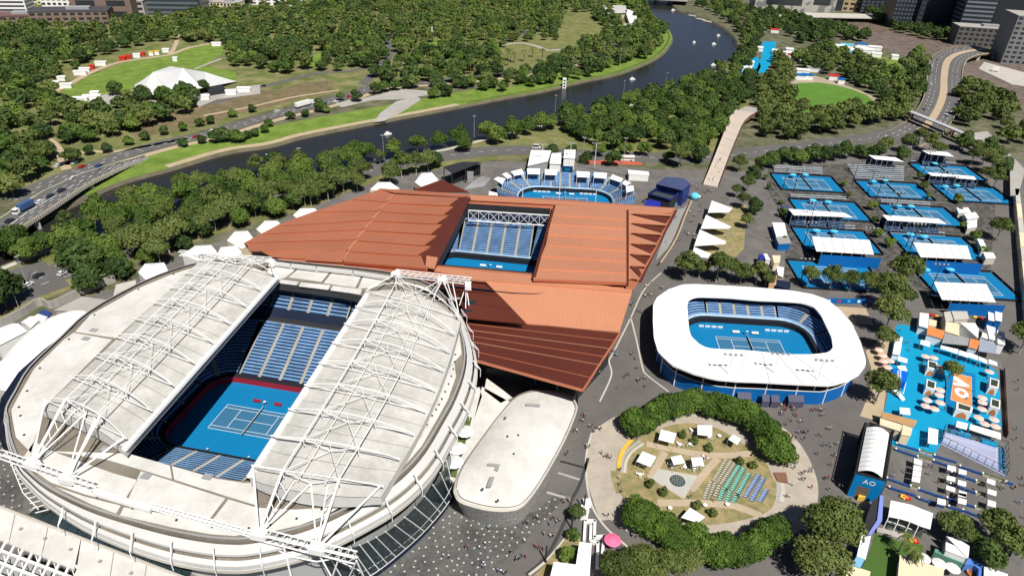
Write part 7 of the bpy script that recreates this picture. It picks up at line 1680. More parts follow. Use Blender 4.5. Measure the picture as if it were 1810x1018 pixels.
# oval garden furniture
def canopy(label, q, z, name='marquee', cat='marquee', group=None, mat=None, legs_=True, wall=None, peak=0.0):
    P = [G(*p, z) for p in q]; c = tuple(sum(p[i] for p in P)/len(P) for i in range(2))
    t = thing(name, label, cat, (*c, 0), 0, group)
    if peak:
        ap = (*c, z+peak); P2 = P if sum(P[k][0]*P[(k+1) % 4][1]-P[(k+1) % 4][0]*P[k][1] for k in range(4)) > 0 else P[::-1]
        for k in range(4): MB().poly([P2[k], P2[(k+1) % 4], ap]).build('roof_panel', mat or white, t)
    else: MB().slab(P, .15).build('roof', mat or white, t)
    if legs_:
        for p in P: MB().tube((p[0], p[1], 0), p, .06, 4).build('leg', grey_mid, t)
    if wall is not None: MB().prism([(c[0]+(p[0]-c[0])*.92, c[1]+(p[1]-c[1])*.92, z-.2) for p in P], 0).build('wall', wall, t)
    return t
mqs = [([(735, 258), (922, 310), (882, 430), (705, 385)], 'white garden marquee nearest the upper left hedge'), ([(515, 520), (680, 590), (610, 712), (438, 645)], 'leftmost white garden marquee beside the yellow strip'), ([(1172, 205), (1350, 215), (1348, 345), (1172, 325)], 'topmost white garden marquee below the hedge'), ([(848, 590), (975, 565), (1025, 660), (890, 690)], 'left of the two small white garden marquees above the fountain'), ([(1095, 597), (1230, 592), (1252, 690), (1115, 708)], 'right of the two small white garden marquees above the fountain')]
for q, lb in mqs: canopy(lb, PX(ZG, q), 3.2, group='white marquees in the oval garden', peak=.5)
canopy('small curved white marquee under the right part of the upper hedge', PX(ZG2, [(455, 245), (515, 182), (610, 240), (565, 312)]), 3.2, group='white marquees in the oval garden', peak=.5)
canopy('lowest white garden marquee touching the lower hedge', PX(ZG3, [(950, 315), (1130, 430), (1040, 500), (840, 435)]), 3.2, group='white marquees in the oval garden', peak=.4)
sheet('fountain_court', PX(ZB, [(1033, 328), (1282, 375), (1195, 518), (985, 388)]), .22, M('fountain_paving', (.44, .43, .38), .8, scale=2, var=.08))
sheet('fountain_border', PX(ZB, [(1028, 324), (1290, 372), (1195, 526), (975, 388)]), .2, gp)
c = G(*ZB(1153, 408)); t = thing('fountain', 'round dark grated fountain on the pale diamond court', 'fountain', c)
MB().cone((0, 0, .2), 2.25, .22, 20, 0, 2.1).bl('rim', M('basin', (.05, .07, .07), .6), t)
for k in range(26):
    a = k*2.399; r_ = .36*math.sqrt(k)*1.0; MB().box((r_*math.cos(a), r_*math.sin(a), .42), (.26, .2, .12), a).bl('grate_stone', conc if k % 2 else grey_mid, t)
def table(label, p, g):
    t = thing('table', label, 'table', (p[0], p[1], .15), 0, g); MB().cone((0, 0, .7), .62, .05, 12, 0, .62).bl('tabletop', white_p, t); MB().tube((0, 0, 0), (0, 0, .7), .06, 5).bl('pedestal', grey_mid, t); return t
def chair(p, rz, label, g, mat=None):
    t = thing('chair', label, 'chair', (p[0], p[1], .15), rz, g); MB().box((0, 0, .42), (.48, .48, .05)).bl('seat', mat or white_p, t); MB().box((0, .22, .47), (.48, .05, .42)).bl('backrest', mat or white_p, t)
    for sx in (-.2, .2):
        for sy in (-.2, .2): MB().box((sx, sy, 0), (.04, .04, .42)).bl('leg', grey_mid, t)
    return t
tb = [(955, 465, 'right of the upper left marquee'), (1080, 460, 'above the crossing paths'), (510, 712, 'below the leftmost marquee'), (855, 710, 'below the left small marquee'), (1015, 735, 'between the two small marquees and the fountain'), (1125, 745, 'below the right small marquee'), (1225, 715, 'at the right corner of the small marquee'), (480, 825, 'left of the fountain court'), (1110, 300, 'left of the topmost marquee'), (1300, 375, 'below the topmost marquee'), (1265, 625, 'right of the small marquee')]
T0 = C0 = None
for x, y, lb in tb+[(1940, -1, ''), ]:
    if lb == '': continue
    p = G(*ZG(x, y)); lab = 'small round white table '+lb
    if T0 is None: T0 = table(lab, p, 'round garden tables'); C0 = chair((p[0]+1, p[1]), 1.6, 'white chair '+lb, 'white garden chairs')
    else: dup(T0, (p[0], p[1], .15), 0, lab)
    for k in range(1 if T0 is None else 3): a = k*2.1+x; dup(C0, (p[0]+1.0*math.cos(a), p[1]+1.0*math.sin(a), .15), a-1.57, 'white chair at the small table '+lb)
for (x, y), lb in (((705, 345), 'beside the lower hedge'), ((1125, 310), 'near the ball shrub at the lower marquee'), ((1390, 300), 'right of the lower marquee')):
    p = G(*ZG3(x, y)); dup(T0, (p[0], p[1], .15), 0, 'small round white table '+lb)
for (x, y), lb in (((345, 225), 'right of the topmost marquee'), ((220, 235), 'under the topmost marquee corner')): p = G(*ZG2(x, y)); dup(T0, (p[0], p[1], .15), 0, 'small round white table '+lb)
# deck chairs in rows
def deckchair(mat, label, g):
    t = thing('deck_chair', label, 'deck chair', (0, 0, .15), 0, g)
    MB().slab([(-.3, -.7, .3), (.3, -.7, .3), (.3, .25, .35), (-.3, .25, .35)], .06).bl('seat', mat, t); MB().slab([(-.3, .25, .36), (.3, .25, .36), (.3, .75, .95), (-.3, .75, .95)], .06).bl('backrest', mat, t)
    for sx in (-.3, .3): MB().tube((sx, -.7, 0), (sx, .6, .8), .03, 4).tube((sx, .6, 0), (sx, -.5, .35), .03, 4).bl('frame', timber, t)
    return t
dcm = {'cream': M('canvas_cream', (.5, .47, .36), .8), 'turquoise': M('canvas_turquoise', (.2, .55, .46), .7), 'blue': M('canvas_blue', (.25, .38, .65), .7)}
rows_ = [('cream', (430, 510), (290, 750)), ('cream', (485, 535), (325, 770)), ('cream', (525, 555), (375, 790)), ('cream', (245, 775), (175, 960)), ('cream', (300, 790), (215, 965)), ('cream', (350, 820), (305, 935)), ('turquoise', (585, 580), (430, 830)), ('turquoise', (640, 615), (505, 865)), ('turquoise', (700, 680), (580, 900)), ('turquoise', (405, 850), (355, 980)), ('turquoise', (480, 890), (440, 1000)), ('turquoise', (565, 925), (525, 1005)), ('blue', (815, 690), (665, 945)), ('blue', (875, 735), (740, 990)), ('blue', (910, 870), (840, 1000))]
DC = {}
ordw = ['first', 'second', 'third', 'fourth', 'fifth', 'sixth']
cnt = {}
for c, a, b in rows_:
    cnt[c] = cnt.get(c, 0)+1; lab = c+' deck chair in the '+ordw[cnt[c]-1]+' '+c+' row of the oval garden'
    A, B = G(*ZG2(*a)), G(*ZG2(*b)); L_ = math.dist(A, B); h = math.atan2(B[1]-A[1], B[0]-A[0]); n = int(L_/.82)
    for k in range(n+1):
        p = (A[0]+(B[0]-A[0])*k/n, A[1]+(B[1]-A[1])*k/n, .15)
        if c not in DC: DC[c] = deckchair(dcm[c], lab, c+' deck chairs'); DC[c].location = p; DC[c].rotation_euler = (0, 0, h)
        else: dup(DC[c], p, h+rnd.uniform(-.05, .05), lab)
t = thing('deck', 'small brown timber deck at the right end of the upper hedge', 'deck', G(*ZG2(1100, 710))); MB().slab([G(*ZG2(*p), .5) for p in ((1000, 640), (1150, 640), (1175, 765), (1050, 745))], .4).build('planking', brick_m, t)
t = umbrella(1083, 953, 2.2, 3, hotpink, 'bright pink sunshade on the plaza edge near the entry building', None);
# beach bar quarter (lower right)
ZA = Zm(1540, 540, 8.486); ZA2 = Zm(1660, 540, 8.486); ZB_ = Zm(1540, 650, 8.486); ZC = Zm(1660, 650, 8.486); ZD = Zm(1640, 740, 7.27); ZE = Zm(1480, 740, 7.27); ZF = Zm(1480, 870, 6.876); ZH = Zm(1640, 870, 6.876)
sheet('beach_floor', [(1586, 573), (1612, 576), (1650, 598), (1690, 618), (1742, 640), (1764, 658), (1770, 760), (1730, 752), (1715, 760), (1668, 775), (1650, 808), (1625, 800), (1580, 787), (1567, 778), (1572, 755), (1560, 738), (1569, 700), (1572, 655), (1573, 612)], .1, cyan)
sheet('sandy_garden', [(1530, 620), (1560, 600), (1572, 600), (1572, 655), (1560, 735), (1545, 742), (1520, 735), (1538, 690), (1540, 650)], .1, sand_path)
sheet('sandy_garden', [(1462, 540), (1530, 545), (1545, 575), (1500, 570)], .1, sand_path)
bc = [(ZA, [(365, 465), (475, 475), (430, 740), (320, 725)], 2.6, white_p, 'long white bar counter block on the blue floor', white_p), (ZA, [(745, 510), (885, 545), (880, 620), (735, 575)], 3, white, 'white canopy between the bar block and the orange roof', None), (ZA, [(405, 755), (545, 800), (540, 860), (400, 825)], 3, white, 'white canopy right of the five pink sunshades', None), (ZA, [(385, 900), (510, 900), (545, 985), (420, 960)], 3, white, 'white canopy above the bright blue podium', None),
 (ZA, [(850, 310), (1110, 380), (1070, 500), (830, 430)], 3.8, orange_m, 'left orange-roofed kiosk with pale lettering', white_p), (ZA, [(730, 105), (865, 120), (850, 340), (715, 300)], 4, white_p, 'white flat-roofed unit left of the red and yellow letters', white_p), (ZA, [(865, 200), (985, 225), (975, 310), (860, 300)], 4, cream_m, 'cream flat roof above the left orange kiosk', cream_m),
 (ZA2, [(185, 80), (420, 85), (450, 200), (230, 215)], 5, conc_l, 'beige service shed below the blue stand wall', conc_l), (ZA2, [(70, 95), (180, 85), (230, 220), (100, 240)], 4.6, conc_l, 'smaller beige shed left of the service shed', conc_l), (ZA2, [(100, 245), (300, 272), (305, 450), (90, 385)], 4, cream_m, 'cream roofed unit in the middle of the bar sheds', white_p), (ZA2, [(320, 255), (540, 262), (595, 350), (585, 490), (310, 440)][:4], 5, white, 'largest white roof of the bar sheds', white_p),
 (ZA2, [(95, 395), (450, 485), (440, 600), (40, 560)], 3.4, grey_mid, 'grey pergola roof in front of the cream unit', None), (ZA2, [(470, 490), (610, 525), (570, 660), (440, 620)], 3.8, orange_m, 'right orange-roofed kiosk beside the glazed roof', white_p), (ZA2, [(615, 500), (880, 570), (850, 720), (590, 680)], 3.6, M('clear_roof', (.3, .33, .4), .3), 'grey-blue glazed roof at the right of the bar sheds', None), (ZA2, [(650, 400), (745, 430), (750, 510), (640, 470)], 4, white_p, 'small square white roof beside the glazed roof', white_p),
 (ZA2, [(735, 90), (825, 120), (830, 235), (740, 215)], 5, white_p, 'left of two white-topped blue containers', blue_w), (ZA2, [(840, 85), (950, 110), (940, 240), (845, 220)], 5, white_p, 'right of two white-topped blue containers', blue_w), (ZA2, [(710, 290), (845, 330), (840, 520), (755, 500)], 4.5, white_p, 'long white container roof beside the road', white_p), (ZA2, [(870, 370), (985, 400), (990, 590), (880, 570)], 4.5, white_p, 'long white container roof nearest the road', white_p),
 (ZA2, [(25, 595), (290, 655), (280, 725), (20, 640)], 3, white, 'wide white canopy at the left of the canopy row', None), (ZA2, [(305, 665), (440, 710), (430, 780), (290, 730)], 3, white, 'second white canopy of the row above the pool floor', None), (ZA2, [(445, 700), (590, 755), (580, 820), (435, 765)], 3, white, 'third white canopy of the row above the pool floor', None), (ZA2, [(600, 760), (725, 815), (720, 875), (590, 815)], 3, white, 'fourth white canopy of the row above the pool floor', None), (ZA2, [(745, 800), (870, 850), (875, 905), (740, 865)], 3, white, 'last white canopy of the row next to the road', None),
 (ZB_, [(425, 590), (580, 605), (590, 705), (430, 685)], 3, white, 'white canopy above the wooden lounge roof', None), (ZB_, [(150, 650), (690, 790), (640, 890), (160, 745)], 3.5, M('wood_roof', (.45, .26, .12), .7, scale=2, var=.2), 'long wooden lounge roof beside the event stage', white_p), (ZB_, [(135, 750), (450, 850), (435, 950), (130, 850)], 4, cream_m, 'cream awning below the wooden lounge roof', cream_m), (ZB_, [(480, 850), (620, 900), (590, 1020), (450, 1000)], 4, cream_m, 'second cream awning below the wooden lounge roof', cream_m),
 (ZD, [(375, 25), (515, 60), (500, 140), (360, 100)], 3, white, 'small white canopy above the glass ball court', None), (ZD, [(545, 65), (935, 180), (940, 270), (535, 135)], 3, white, 'long white canopy above the glass ball court', None), (ZD, [(10, 110), (135, 140), (130, 230), (5, 210)], 3, white, 'upper white canopy left of the glass ball court', None), (ZD, [(5, 215), (130, 235), (125, 330), (0, 310)], 3, white, 'lower white canopy left of the glass ball court', None)]
for zm, q, z, m_, lb, wl_ in bc:
    canopy(lb, PX(zm, q), z, 'kiosk' if wl_ else 'canopy', 'kiosk' if wl_ else 'canopy', None, m_, wl_ is None, wl_)
# cabanas with planted roofs and orange arches
def cabana(label, zm, q):
    P = [G(*zm(*p), 3.4) for p in q]; c = tuple(sum(p[i] for p in P)/4 for i in range(2)); t = thing('cabana', label, 'cabana', (*c, 0), 0, 'white cabanas with planted roofs')
    MB().prism(P, 0).build('wall', white_p, t)
    I = [(c[0]+(p[0]-c[0])*.74, c[1]+(p[1]-c[1])*.74, 3.46) for p in P]; MB().slab(I, .04).build('planted_roof', M('roof_plants', (.035, .05, .03), .9, scale=3, var=.5), t)
    a, b = Vector(P[3]), Vector(P[2])
    if a.y > P[0][1]: a, b = Vector(P[0]), Vector(P[1])
    mb = MB(); pts = []
    for k in range(9):
        th = math.pi*k/8; w = .5-.34*math.cos(th); p = a.lerp(b, w); pts.append((p.x, p.y-.06, .2+2.3*math.sin(th)))
    mb.poly(pts); mb.build('arch', M('arch_orange', (.55, .2, .06), .7), t)
cabana('upper left white cabana beside the orange letter court', ZA, [(850, 815), (990, 850), (980, 960), (845, 930)]); cabana('lower left white cabana beside the orange letter court', ZB_, [(835, 165), (975, 215), (960, 330), (820, 290)]); cabana('upper right white cabana next to the brown fence', ZC, [(765, 145), (905, 185), (890, 305), (755, 270)]); cabana('lower right white cabana next to the brown fence', ZC, [(780, 445), (920, 490), (910, 620), (765, 570)]); cabana('widest white cabana at the foot of the orange letter court', ZC, [(265, 510), (510, 590), (490, 670), (255, 610)])
pu = None
for zm, pts_, g in ((ZA, [(125, 655), (180, 740), (190, 830), (290, 820), (250, 915)], 'in the cluster left of the blue floor'), (ZA, [(820, 755), (945, 775)], 'in the pair above the upper left cabana'), (ZA, [(1040, 920), (1040, 985)], 'beside the small gum tree on the terrace'), (ZB_, [(1040, 325), (1025, 400), (845, 475), (820, 565), (950, 605), (1040, 515)], 'in the cluster left of the orange court'), (ZC, [(760, 50)], 'standing alone above the upper right cabana'), (ZC, [(655, 440), (655, 510), (650, 610)], 'in the column right of the orange court'), (ZC, [(830, 765), (850, 870), (600, 740), (690, 830)], 'in the cluster below the right cabanas')):
    for k, q in enumerate(pts_):
        w = G(*zm(*q), 2.6); lab = 'pale pink sunshade '+g
        if pu is None: pu = umbrella(0, 0, 1.5, 2.6, pink_m, lab, 'pale pink sunshades', world=w)
        else: dup(pu, (w[0], w[1], 0), k, lab+(', '+['first', 'second', 'third', 'fourth', 'fifth', 'sixth'][k]+' from the top' if len(pts_) > 1 else ''))
# orange court with the two letters
t = thing('letter_court', 'orange ball court painted with the white letters AO', 'court', G(*ZC(335, 320)))
MB().slab([G(*ZC(*p), .6) for p in ((110, 190), (235, 20), (545, 95), (545, 580), (480, 600), (90, 540))], .5).build('platform', blue_f, t)
MB().slab([G(*ZC(*p), .64) for p in ((225, 75), (485, 138), (490, 585), (172, 475))], .03).build('court_floor', M('court_orange', (.62, .25, .09), .7, scale=1), t)
def flat(pts, z, mat, nm, par): return MB().poly([G(*p, z) for p in pts]).build(nm, mat, par)
flat([ZC(215, 128), ZC(250, 128), ZC(455, 265), ZC(450, 285), ZC(400, 272), ZC(222, 178)], .66, line_w, 'painted_letter', t); flat([ZC(215, 215), ZC(360, 222), ZC(400, 268), ZC(450, 283), ZC(410, 285), ZC(215, 258)], .664, line_w, 'painted_letter', t)
O1 = [ZC(338+106*math.cos(2*math.pi*k/24)*.98-18*math.sin(2*math.pi*k/24)*-1, 375+28*math.cos(2*math.pi*k/24)+76*math.sin(2*math.pi*k/24)) for k in range(25)]; O2 = [ZC(338+46*math.cos(2*math.pi*k/24), 375+12*math.cos(2*math.pi*k/24)+30*math.sin(2*math.pi*k/24)) for k in range(25)]
A, B = [G(*p, .66) for p in O1], [G(*p, .66) for p in O2]; ribbon(MB(), A, B).build('painted_letter', line_w, t)
for a, b in (((225, 75), (485, 138)), ((485, 138), (490, 585)), ((490, 585), (172, 475)), ((172, 475), (225, 75))): p, q = G(*ZC(*a), .67), G(*ZC(*b), .67); MB().tube(p, q, .06, 4).build('court_line', line_w, t)
MB().tube(G(*ZC(185, 250), 1.2), G(*ZC(530, 350), 1.2), .05, 4).build('net', dark, t)
# blue podium with stairs
t = thing('podium', 'bright blue podium with white lettering panel and two white stair flights', 'podium', G(*ZB_(420, 180)))
MB().prism([G(*ZB_(*p), 3.2) for p in ((330, 10), (560, 60), (520, 215), (295, 155))], 0).build('block', M('podium_blue', (.0, .12, .6), .6), t)
for k, x in enumerate((400, 430)):
    for j in range(5): MB().slab([G(*ZB_(395+k*36-0*j, 40+j*28), 3.3), G(*ZB_(418+k*36, 45+j*28), 3.3), G(*ZB_(412+k*36, 60+j*28), 3.3), G(*ZB_(389+k*36, 55+j*28), 3.3)], .06).build('painted_letter', line_w, t)
MB().line([G(*ZB_(*p), 3) for p in ((290, 160), (265, 250), (480, 390), (520, 220), (290, 160))], .12, 4).build('frame', white_p, t)
for dx in (0, 35): MB().slab([G(*ZB_(265+dx, 250), 2.8), G(*ZB_(300+dx, 262), 2.8), G(*ZB_(510-dx*.2, 470-dx*.5), .3), G(*ZB_(465, 495-dx), .3)], .2).build('stair_flight', white_p, t)
# glass ball court
t = thing('glass_court', 'lavender-floored ball court enclosed by glass walls and dark posts', 'court', G(*ZD(540, 400)))
MB().slab([G(*ZD(*p), .3) for p in ((190, 165), (985, 385), (1000, 735), (165, 320))], .25).build('court_floor', M('court_lavender', (.36, .37, .52), .6, scale=1, var=.1), t)
MB().slab([G(*ZD(*p), .33) for p in ((905, 365), (985, 388), (998, 700), (905, 640))], .03).build('blue_strip', blue_c, t)
ga = [(190, 165), (985, 385), (1000, 735), (165, 320)]; gcol, gt_, gb = newmat('clear_glass'); gb.inputs['Transmission Weight'].default_value = .9; gb.inputs['Roughness'].default_value = .05; gb.inputs['Base Color'].default_value = (.7, .85, .9, 1); gb.inputs['IOR'].default_value = 1.05
for (a, b), n in zip(zip(ga, ga[1:]+ga[:1]), (9, 4, 9, 3)):
    for k in range(n):
        p, q = Vector(G(*ZD(*a))).lerp(Vector(G(*ZD(*b))), k/n), Vector(G(*ZD(*a))).lerp(Vector(G(*ZD(*b))), (k+1)/n); u = Vector((0, 0, 3))
        MB().tube(p, p+u, .08, 4).tube(p+u, q+u, .06, 4).build('post', dark, t); MB().poly([tuple(p+Vector((0, 0, .3))), tuple(q+Vector((0, 0, .3))), tuple(q+u*.66), tuple(p+u*.66)]).build('glass_panel', gcol, t)
for a, b in (((190, 200), (880, 410)), ((300, 190), (290, 330)), ((580, 260), (570, 500)), ((880, 350), (870, 620)), ((200, 260), (880, 530))): MB().tube(G(*ZD(*a), .34), G(*ZD(*b), .34), .05, 4).build('court_line', line_w, t)
MB().slab([G(*ZD(*p), 1) for p in ((290, 95), (560, 190), (550, 240), (285, 150))], .9).build('seating_deck', cyan, t); MB().slab([G(*ZD(*p), 1) for p in ((690, 210), (895, 290), (895, 350), (700, 290))], .9).build('seating_deck', cyan, t)
# event stage: truss box with white vault and blue front
t = thing('stage', 'tall event stage with white vaulted roof, black truss frame and blue front reading AO', 'stage', G(*ZE(430, 420)))
HS = 8.5
SP = {k: Vector(G(*ZE(*p), HS)) for k, p in dict(nw=(365, 50), ne=(725, 150), se=(625, 790), sw=(235, 690)).items()}
def ev(u, v):
    p = SP['sw'].lerp(SP['se'], u).lerp(SP['nw'].lerp(SP['ne'], u), v); return p
for k in range(10):
    MB().grid(lambda u, v, k=k: ev(.06+.8*u, (k+.03+.94*v)/10*.88+.02)+Vector((0, 0, .5+1.3*math.sin(math.pi*u)-.3)), 8, 1).build('roof_sheet', white, t)
for a, b in (('nw', 'ne'), ('ne', 'se'), ('se', 'sw'), ('sw', 'nw')):
    n = 18; p, q = SP[a], SP[b]; mb = MB()
    for zz in (0, -1.3): mb.tube(p+Vector((0, 0, zz)), q+Vector((0, 0, zz)), .12, 4)
    for k in range(n): r, s = p.lerp(q, k/n), p.lerp(q, (k+1)/n); mb.tube(r, s-Vector((0, 0, 1.3)), .07, 4); mb.tube(r, r-Vector((0, 0, 1.3)), .07, 4)
    mb.build('truss', dark, t)
mb = MB()
for k in range(28):
    a, b = ev(.87, k/28), ev(1, k/28); mb.tube(a+Vector((0, 0, .1)), b+Vector((0, 0, .1)), .07, 4); a, b = ev(0, k/28), ev(.12, k/28); mb.tube(a+Vector((0, 0, .1)), b+Vector((0, 0, .1)), .05, 4)
tag(mb.build('scaffold', dark, t), kind='stuff')
for p in SP.values(): MB().box((p.x, p.y, 0), (.5, .5, HS)).build('leg', dark, t)
q = [ev(.8, k/6) for k in range(7)]
MB().prism([tuple(ev(.03, .02)-Vector((0, 0, .8))), tuple(ev(.97, .02)-Vector((0, 0, .8))), tuple(ev(.97, .98)-Vector((0, 0, .8))), tuple(ev(.03, .98)-Vector((0, 0, .8)))], 0, 0).build('side_wall', black, t)
f0, f1 = ev(0, -.01), ev(1, -.01); dn = (f1-f0).normalized(); nv = Vector((dn.y, -dn.x, 0))
if nv.y > 0: nv = -nv
def fp(u, h): p = f0.lerp(f1, u)+nv*.3; return (p.x, p.y, h)
for q in ([(0, 0), (.22, 0), (.22, HS), (0, HS)], [(.62, 0), (1, 0), (1, HS), (.62, HS)], [(.22, 4.6), (.62, 4.6), (.62, HS), (.22, HS)]): MB().poly([fp(*p) for p in q]).build('front_panel', M('stage_blue', (.0, .17, .42), .6), t)
MB().poly([tuple(Vector(fp(.22, 0))+nv*0), fp(.62, 0), fp(.62, 4.6), fp(.22, 4.6)]).build('doorway', M('door_brown', (.14, .1, .07), .8), t)
lt = lettering('AO', 2.2, tuple(Vector(fp(.52, 6.6))+nv*.1-Vector(t.location)), (math.pi/2, 0, math.atan2(dn.y, dn.x)), line_w, t); KIDS.setdefault(t.name, []).append(lt)
MB().slab([G(*ZE(*p), 1.6) for p in ((290, 930), (400, 960), (350, 1010), (270, 1000))], 1.5).build('yellow_platform', yellow_m, t)
# gantry and long narrow roofs below the stage
t = thing('gantry', 'dark curved gantry with a lilac edge running down from the event stage', 'gantry', G(*ZF(440, 300)))
MB().slab([G(*ZF(*p), 5) for p in ((520, 30), (562, 48), (545, 340), (410, 515), (375, 500), (485, 335))], .5).build('edge_roof', M('lilac', (.2, .25, .6), .6), t); MB().prism([G(*ZF(*p), 4.6) for p in ((430, 100), (515, 40), (480, 330), (370, 500), (310, 480), (370, 250))], 0).build('body', dark, t)
quadroof('walkway_roof', 'white roofed part of the narrow walkway beside the small lawn', 'walkway', PX(ZF, [(300, 490), (412, 520), (345, 810), (237, 770)]), 4, 0, white_p, blue_w); quadroof('walkway_roof', 'pale blue roofed part of the narrow walkway beside the small lawn', 'walkway', PX(ZF, [(235, 773), (333, 812), (280, 912), (180, 872)]), 4, 0, M('roof_skyblue', (.2, .42, .6), .6), blue_w)
t = thing('tent', 'large white event tent with clear gable above the small lawn', 'tent', G(*ZF(880, 260)))
for q in ([(650, 95), (780, 122), (760, 318), (620, 290)], [(784, 123), (905, 150), (880, 352), (764, 319)], [(909, 152), (1030, 200), (1005, 405), (884, 354)], [(1034, 202), (1165, 252), (1130, 445), (1009, 407)]): MB().slab([G(*ZF(*p), 5.4) for p in q], .15).build('roof_panel', white, t)
for a, b in (((620, 300), (600, 380)), ((745, 330), (700, 430)), ((880, 360), (870, 450)), ((985, 410), (970, 460))): p = G(*ZF(*a), 5.3); MB().tube((p[0], p[1], 0), p, .15, 4).build('leg', white_p, t)
MB().line([G(*ZF(*p), 3) for p in ((600, 345), (730, 385), (910, 450))], .12, 4).build('rail', white_p, t)
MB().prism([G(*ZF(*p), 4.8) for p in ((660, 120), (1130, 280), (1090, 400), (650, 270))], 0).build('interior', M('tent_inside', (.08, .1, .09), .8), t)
sheet('small_lawn', PX(ZF, [(470, 470), (830, 590), (1050, 640), (1030, 760), (760, 760), (720, 1060), (250, 1060), (300, 900), (400, 700)]), .12, M('astro_lawn', (.06, .12, .02), .9, scale=1, var=.15))
quadroof('planter', 'long grey planter wall along the top of the small lawn', 'planter', PX(ZF, [(490, 420), (850, 510), (830, 580), (480, 470)]), 1.0, 0, conc, conc)
canopy('left cream yellow roof at the bottom edge beside the small lawn', PX(ZF, [(140, 870), (405, 960), (380, 1090), (90, 1060)]), 3.5, 'pavilion', 'pavilion', None, cream_m, False, cream_m); canopy('wide cream yellow roof at the bottom edge with round white sunshades', PX(ZF, [(760, 755), (1300, 930), (1280, 1100), (730, 1090)]), 3.5, 'pavilion', 'pavilion', None, cream_m, False, cream_m)
for zm, q, lb in ((ZF, (1050, 790), 'upper left of three round white sunshades above the cream roof'), (ZH, (145, 855), 'middle of three round white sunshades above the cream roof'), (ZH, (310, 912), 'right of three round white sunshades above the cream roof')): umbrella(*zm(*q), 1.75, 2.8, white_p, lb, 'round white sunshades')
canopy('white peaked marquee right of the clear gabled tent', PX(ZH, [(225, 530), (370, 565), (510, 650), (490, 800)]), 4.4, 'marquee', 'marquee', None, white, True, white_p, .4); canopy('lower half of the white marquee beside the green bar wall', PX(ZH, [(220, 600), (460, 700), (480, 800), (215, 700)]), 4.2, 'marquee', 'marquee', None, white, True, white_p)
t = thing('bar_wall', 'low curved bar wall, green then blue, at the bottom right', 'bar', G(*ZH(480, 850)))
MB().slab([G(*ZH(*p), 2.4) for p in ((90, 680), (230, 730), (450, 810), (455, 870), (220, 780), (80, 720))], 2.3).build('green_wall', M('wall_green', (.12, .28, .2), .7), t); MB().slab([G(*ZH(*p), 2.6) for p in ((450, 805), (520, 800), (660, 860), (675, 920), (655, 1040), (610, 1040), (620, 930), (560, 880), (455, 870))], 2.5).build('blue_wall', M('wall_blue', (.08, .2, .55), .6), t)
canopy('white roof at the bottom right beside the blue bar wall', PX(ZH, [(685, 895), (975, 990), (960, 1080), (680, 1050)]), 3.2, 'pavilion', 'pavilion', None, white_p, False, white_p); canopy('blue awning at the right edge below the food stalls', PX(ZH, [(1030, 620), (1180, 660), (1180, 770), (1050, 710)]), 3.4, 'canopy', 'canopy', None, blue_f, True); canopy('striped white stall behind the trees near the right edge', PX(ZH, [(720, 640), (900, 680), (890, 800), (710, 740)]), 3, 'stall', 'stall', None, white_p, True, white_p)
t = thing('bbq_stage', 'orange oval ring bar at the bottom right corner', 'bar', G(*ZH(535, 1000))); MB().cone((0, 0, 0), 1.5, .9, 14, 0, 1.4).bl('ring', orange_m, t); MB().cone((0, 0, .92), 1.05, .03, 14, 0, 1.0).bl('hearth', brick_m, t)
# table area: barriers, square white sunshades
BB = M('barrier_blue', (.02, .07, .22), .6, scale=2, var=.3)
def barrier(label, a, b, g='planter barriers round the table area'):
    A, B = G(*a), G(*b); L_ = math.dist(A, B); n = max(2, int(L_/1.9)); h = math.atan2(B[1]-A[1], B[0]-A[0]); t = thing('barrier', label, 'barrier', A, h, g)
    for k in range(n):
        x = L_*(k+.5)/n; c = (k//3) % 2; MB().box((x, 0, 0), (L_/n*.9, .55, .75)).bl('panel' if not c else 'planter', BB if not c else conc_l, t)
        if k % 3 == 0: MB().sphere((x-L_/n/2, 0, .9), .35, 7, 5).bl('globe', white_p, t)
        if c: MB().box((x, 0, .75), (L_/n*.8, .4, .3)).bl('plants', leaf_m, t)
    return t
for k, (a, b) in enumerate([((1583, 786), (1650, 806)), ((1582, 796), (1646, 818)), ((1650, 807), (1690, 819)), ((1648, 816), (1684, 828)), ((1695, 826), (1790, 858)), ((1680, 837), (1738, 857)), ((1678, 857), (1738, 878)), ((1566, 847), (1622, 866)), ((1622, 866), (1668, 882)), ((1570, 863), (1618, 878)), ((1622, 882), (1668, 898)), ((1672, 882), (1738, 903)), ((1675, 897), (1700, 905)), ((1700, 903), (1735, 917)), ((1760, 910), (1800, 933))]):
    barrier(['upper left', 'upper left inner', 'upper middle', 'upper middle inner', 'upper right', 'middle', 'central', 'lower left', 'lower middle', 'lower left outer', 'lower middle outer', 'lower right', 'lower centre', 'lower right outer', 'right-end'][k]+' blue and planter barrier of the table area', a, b)
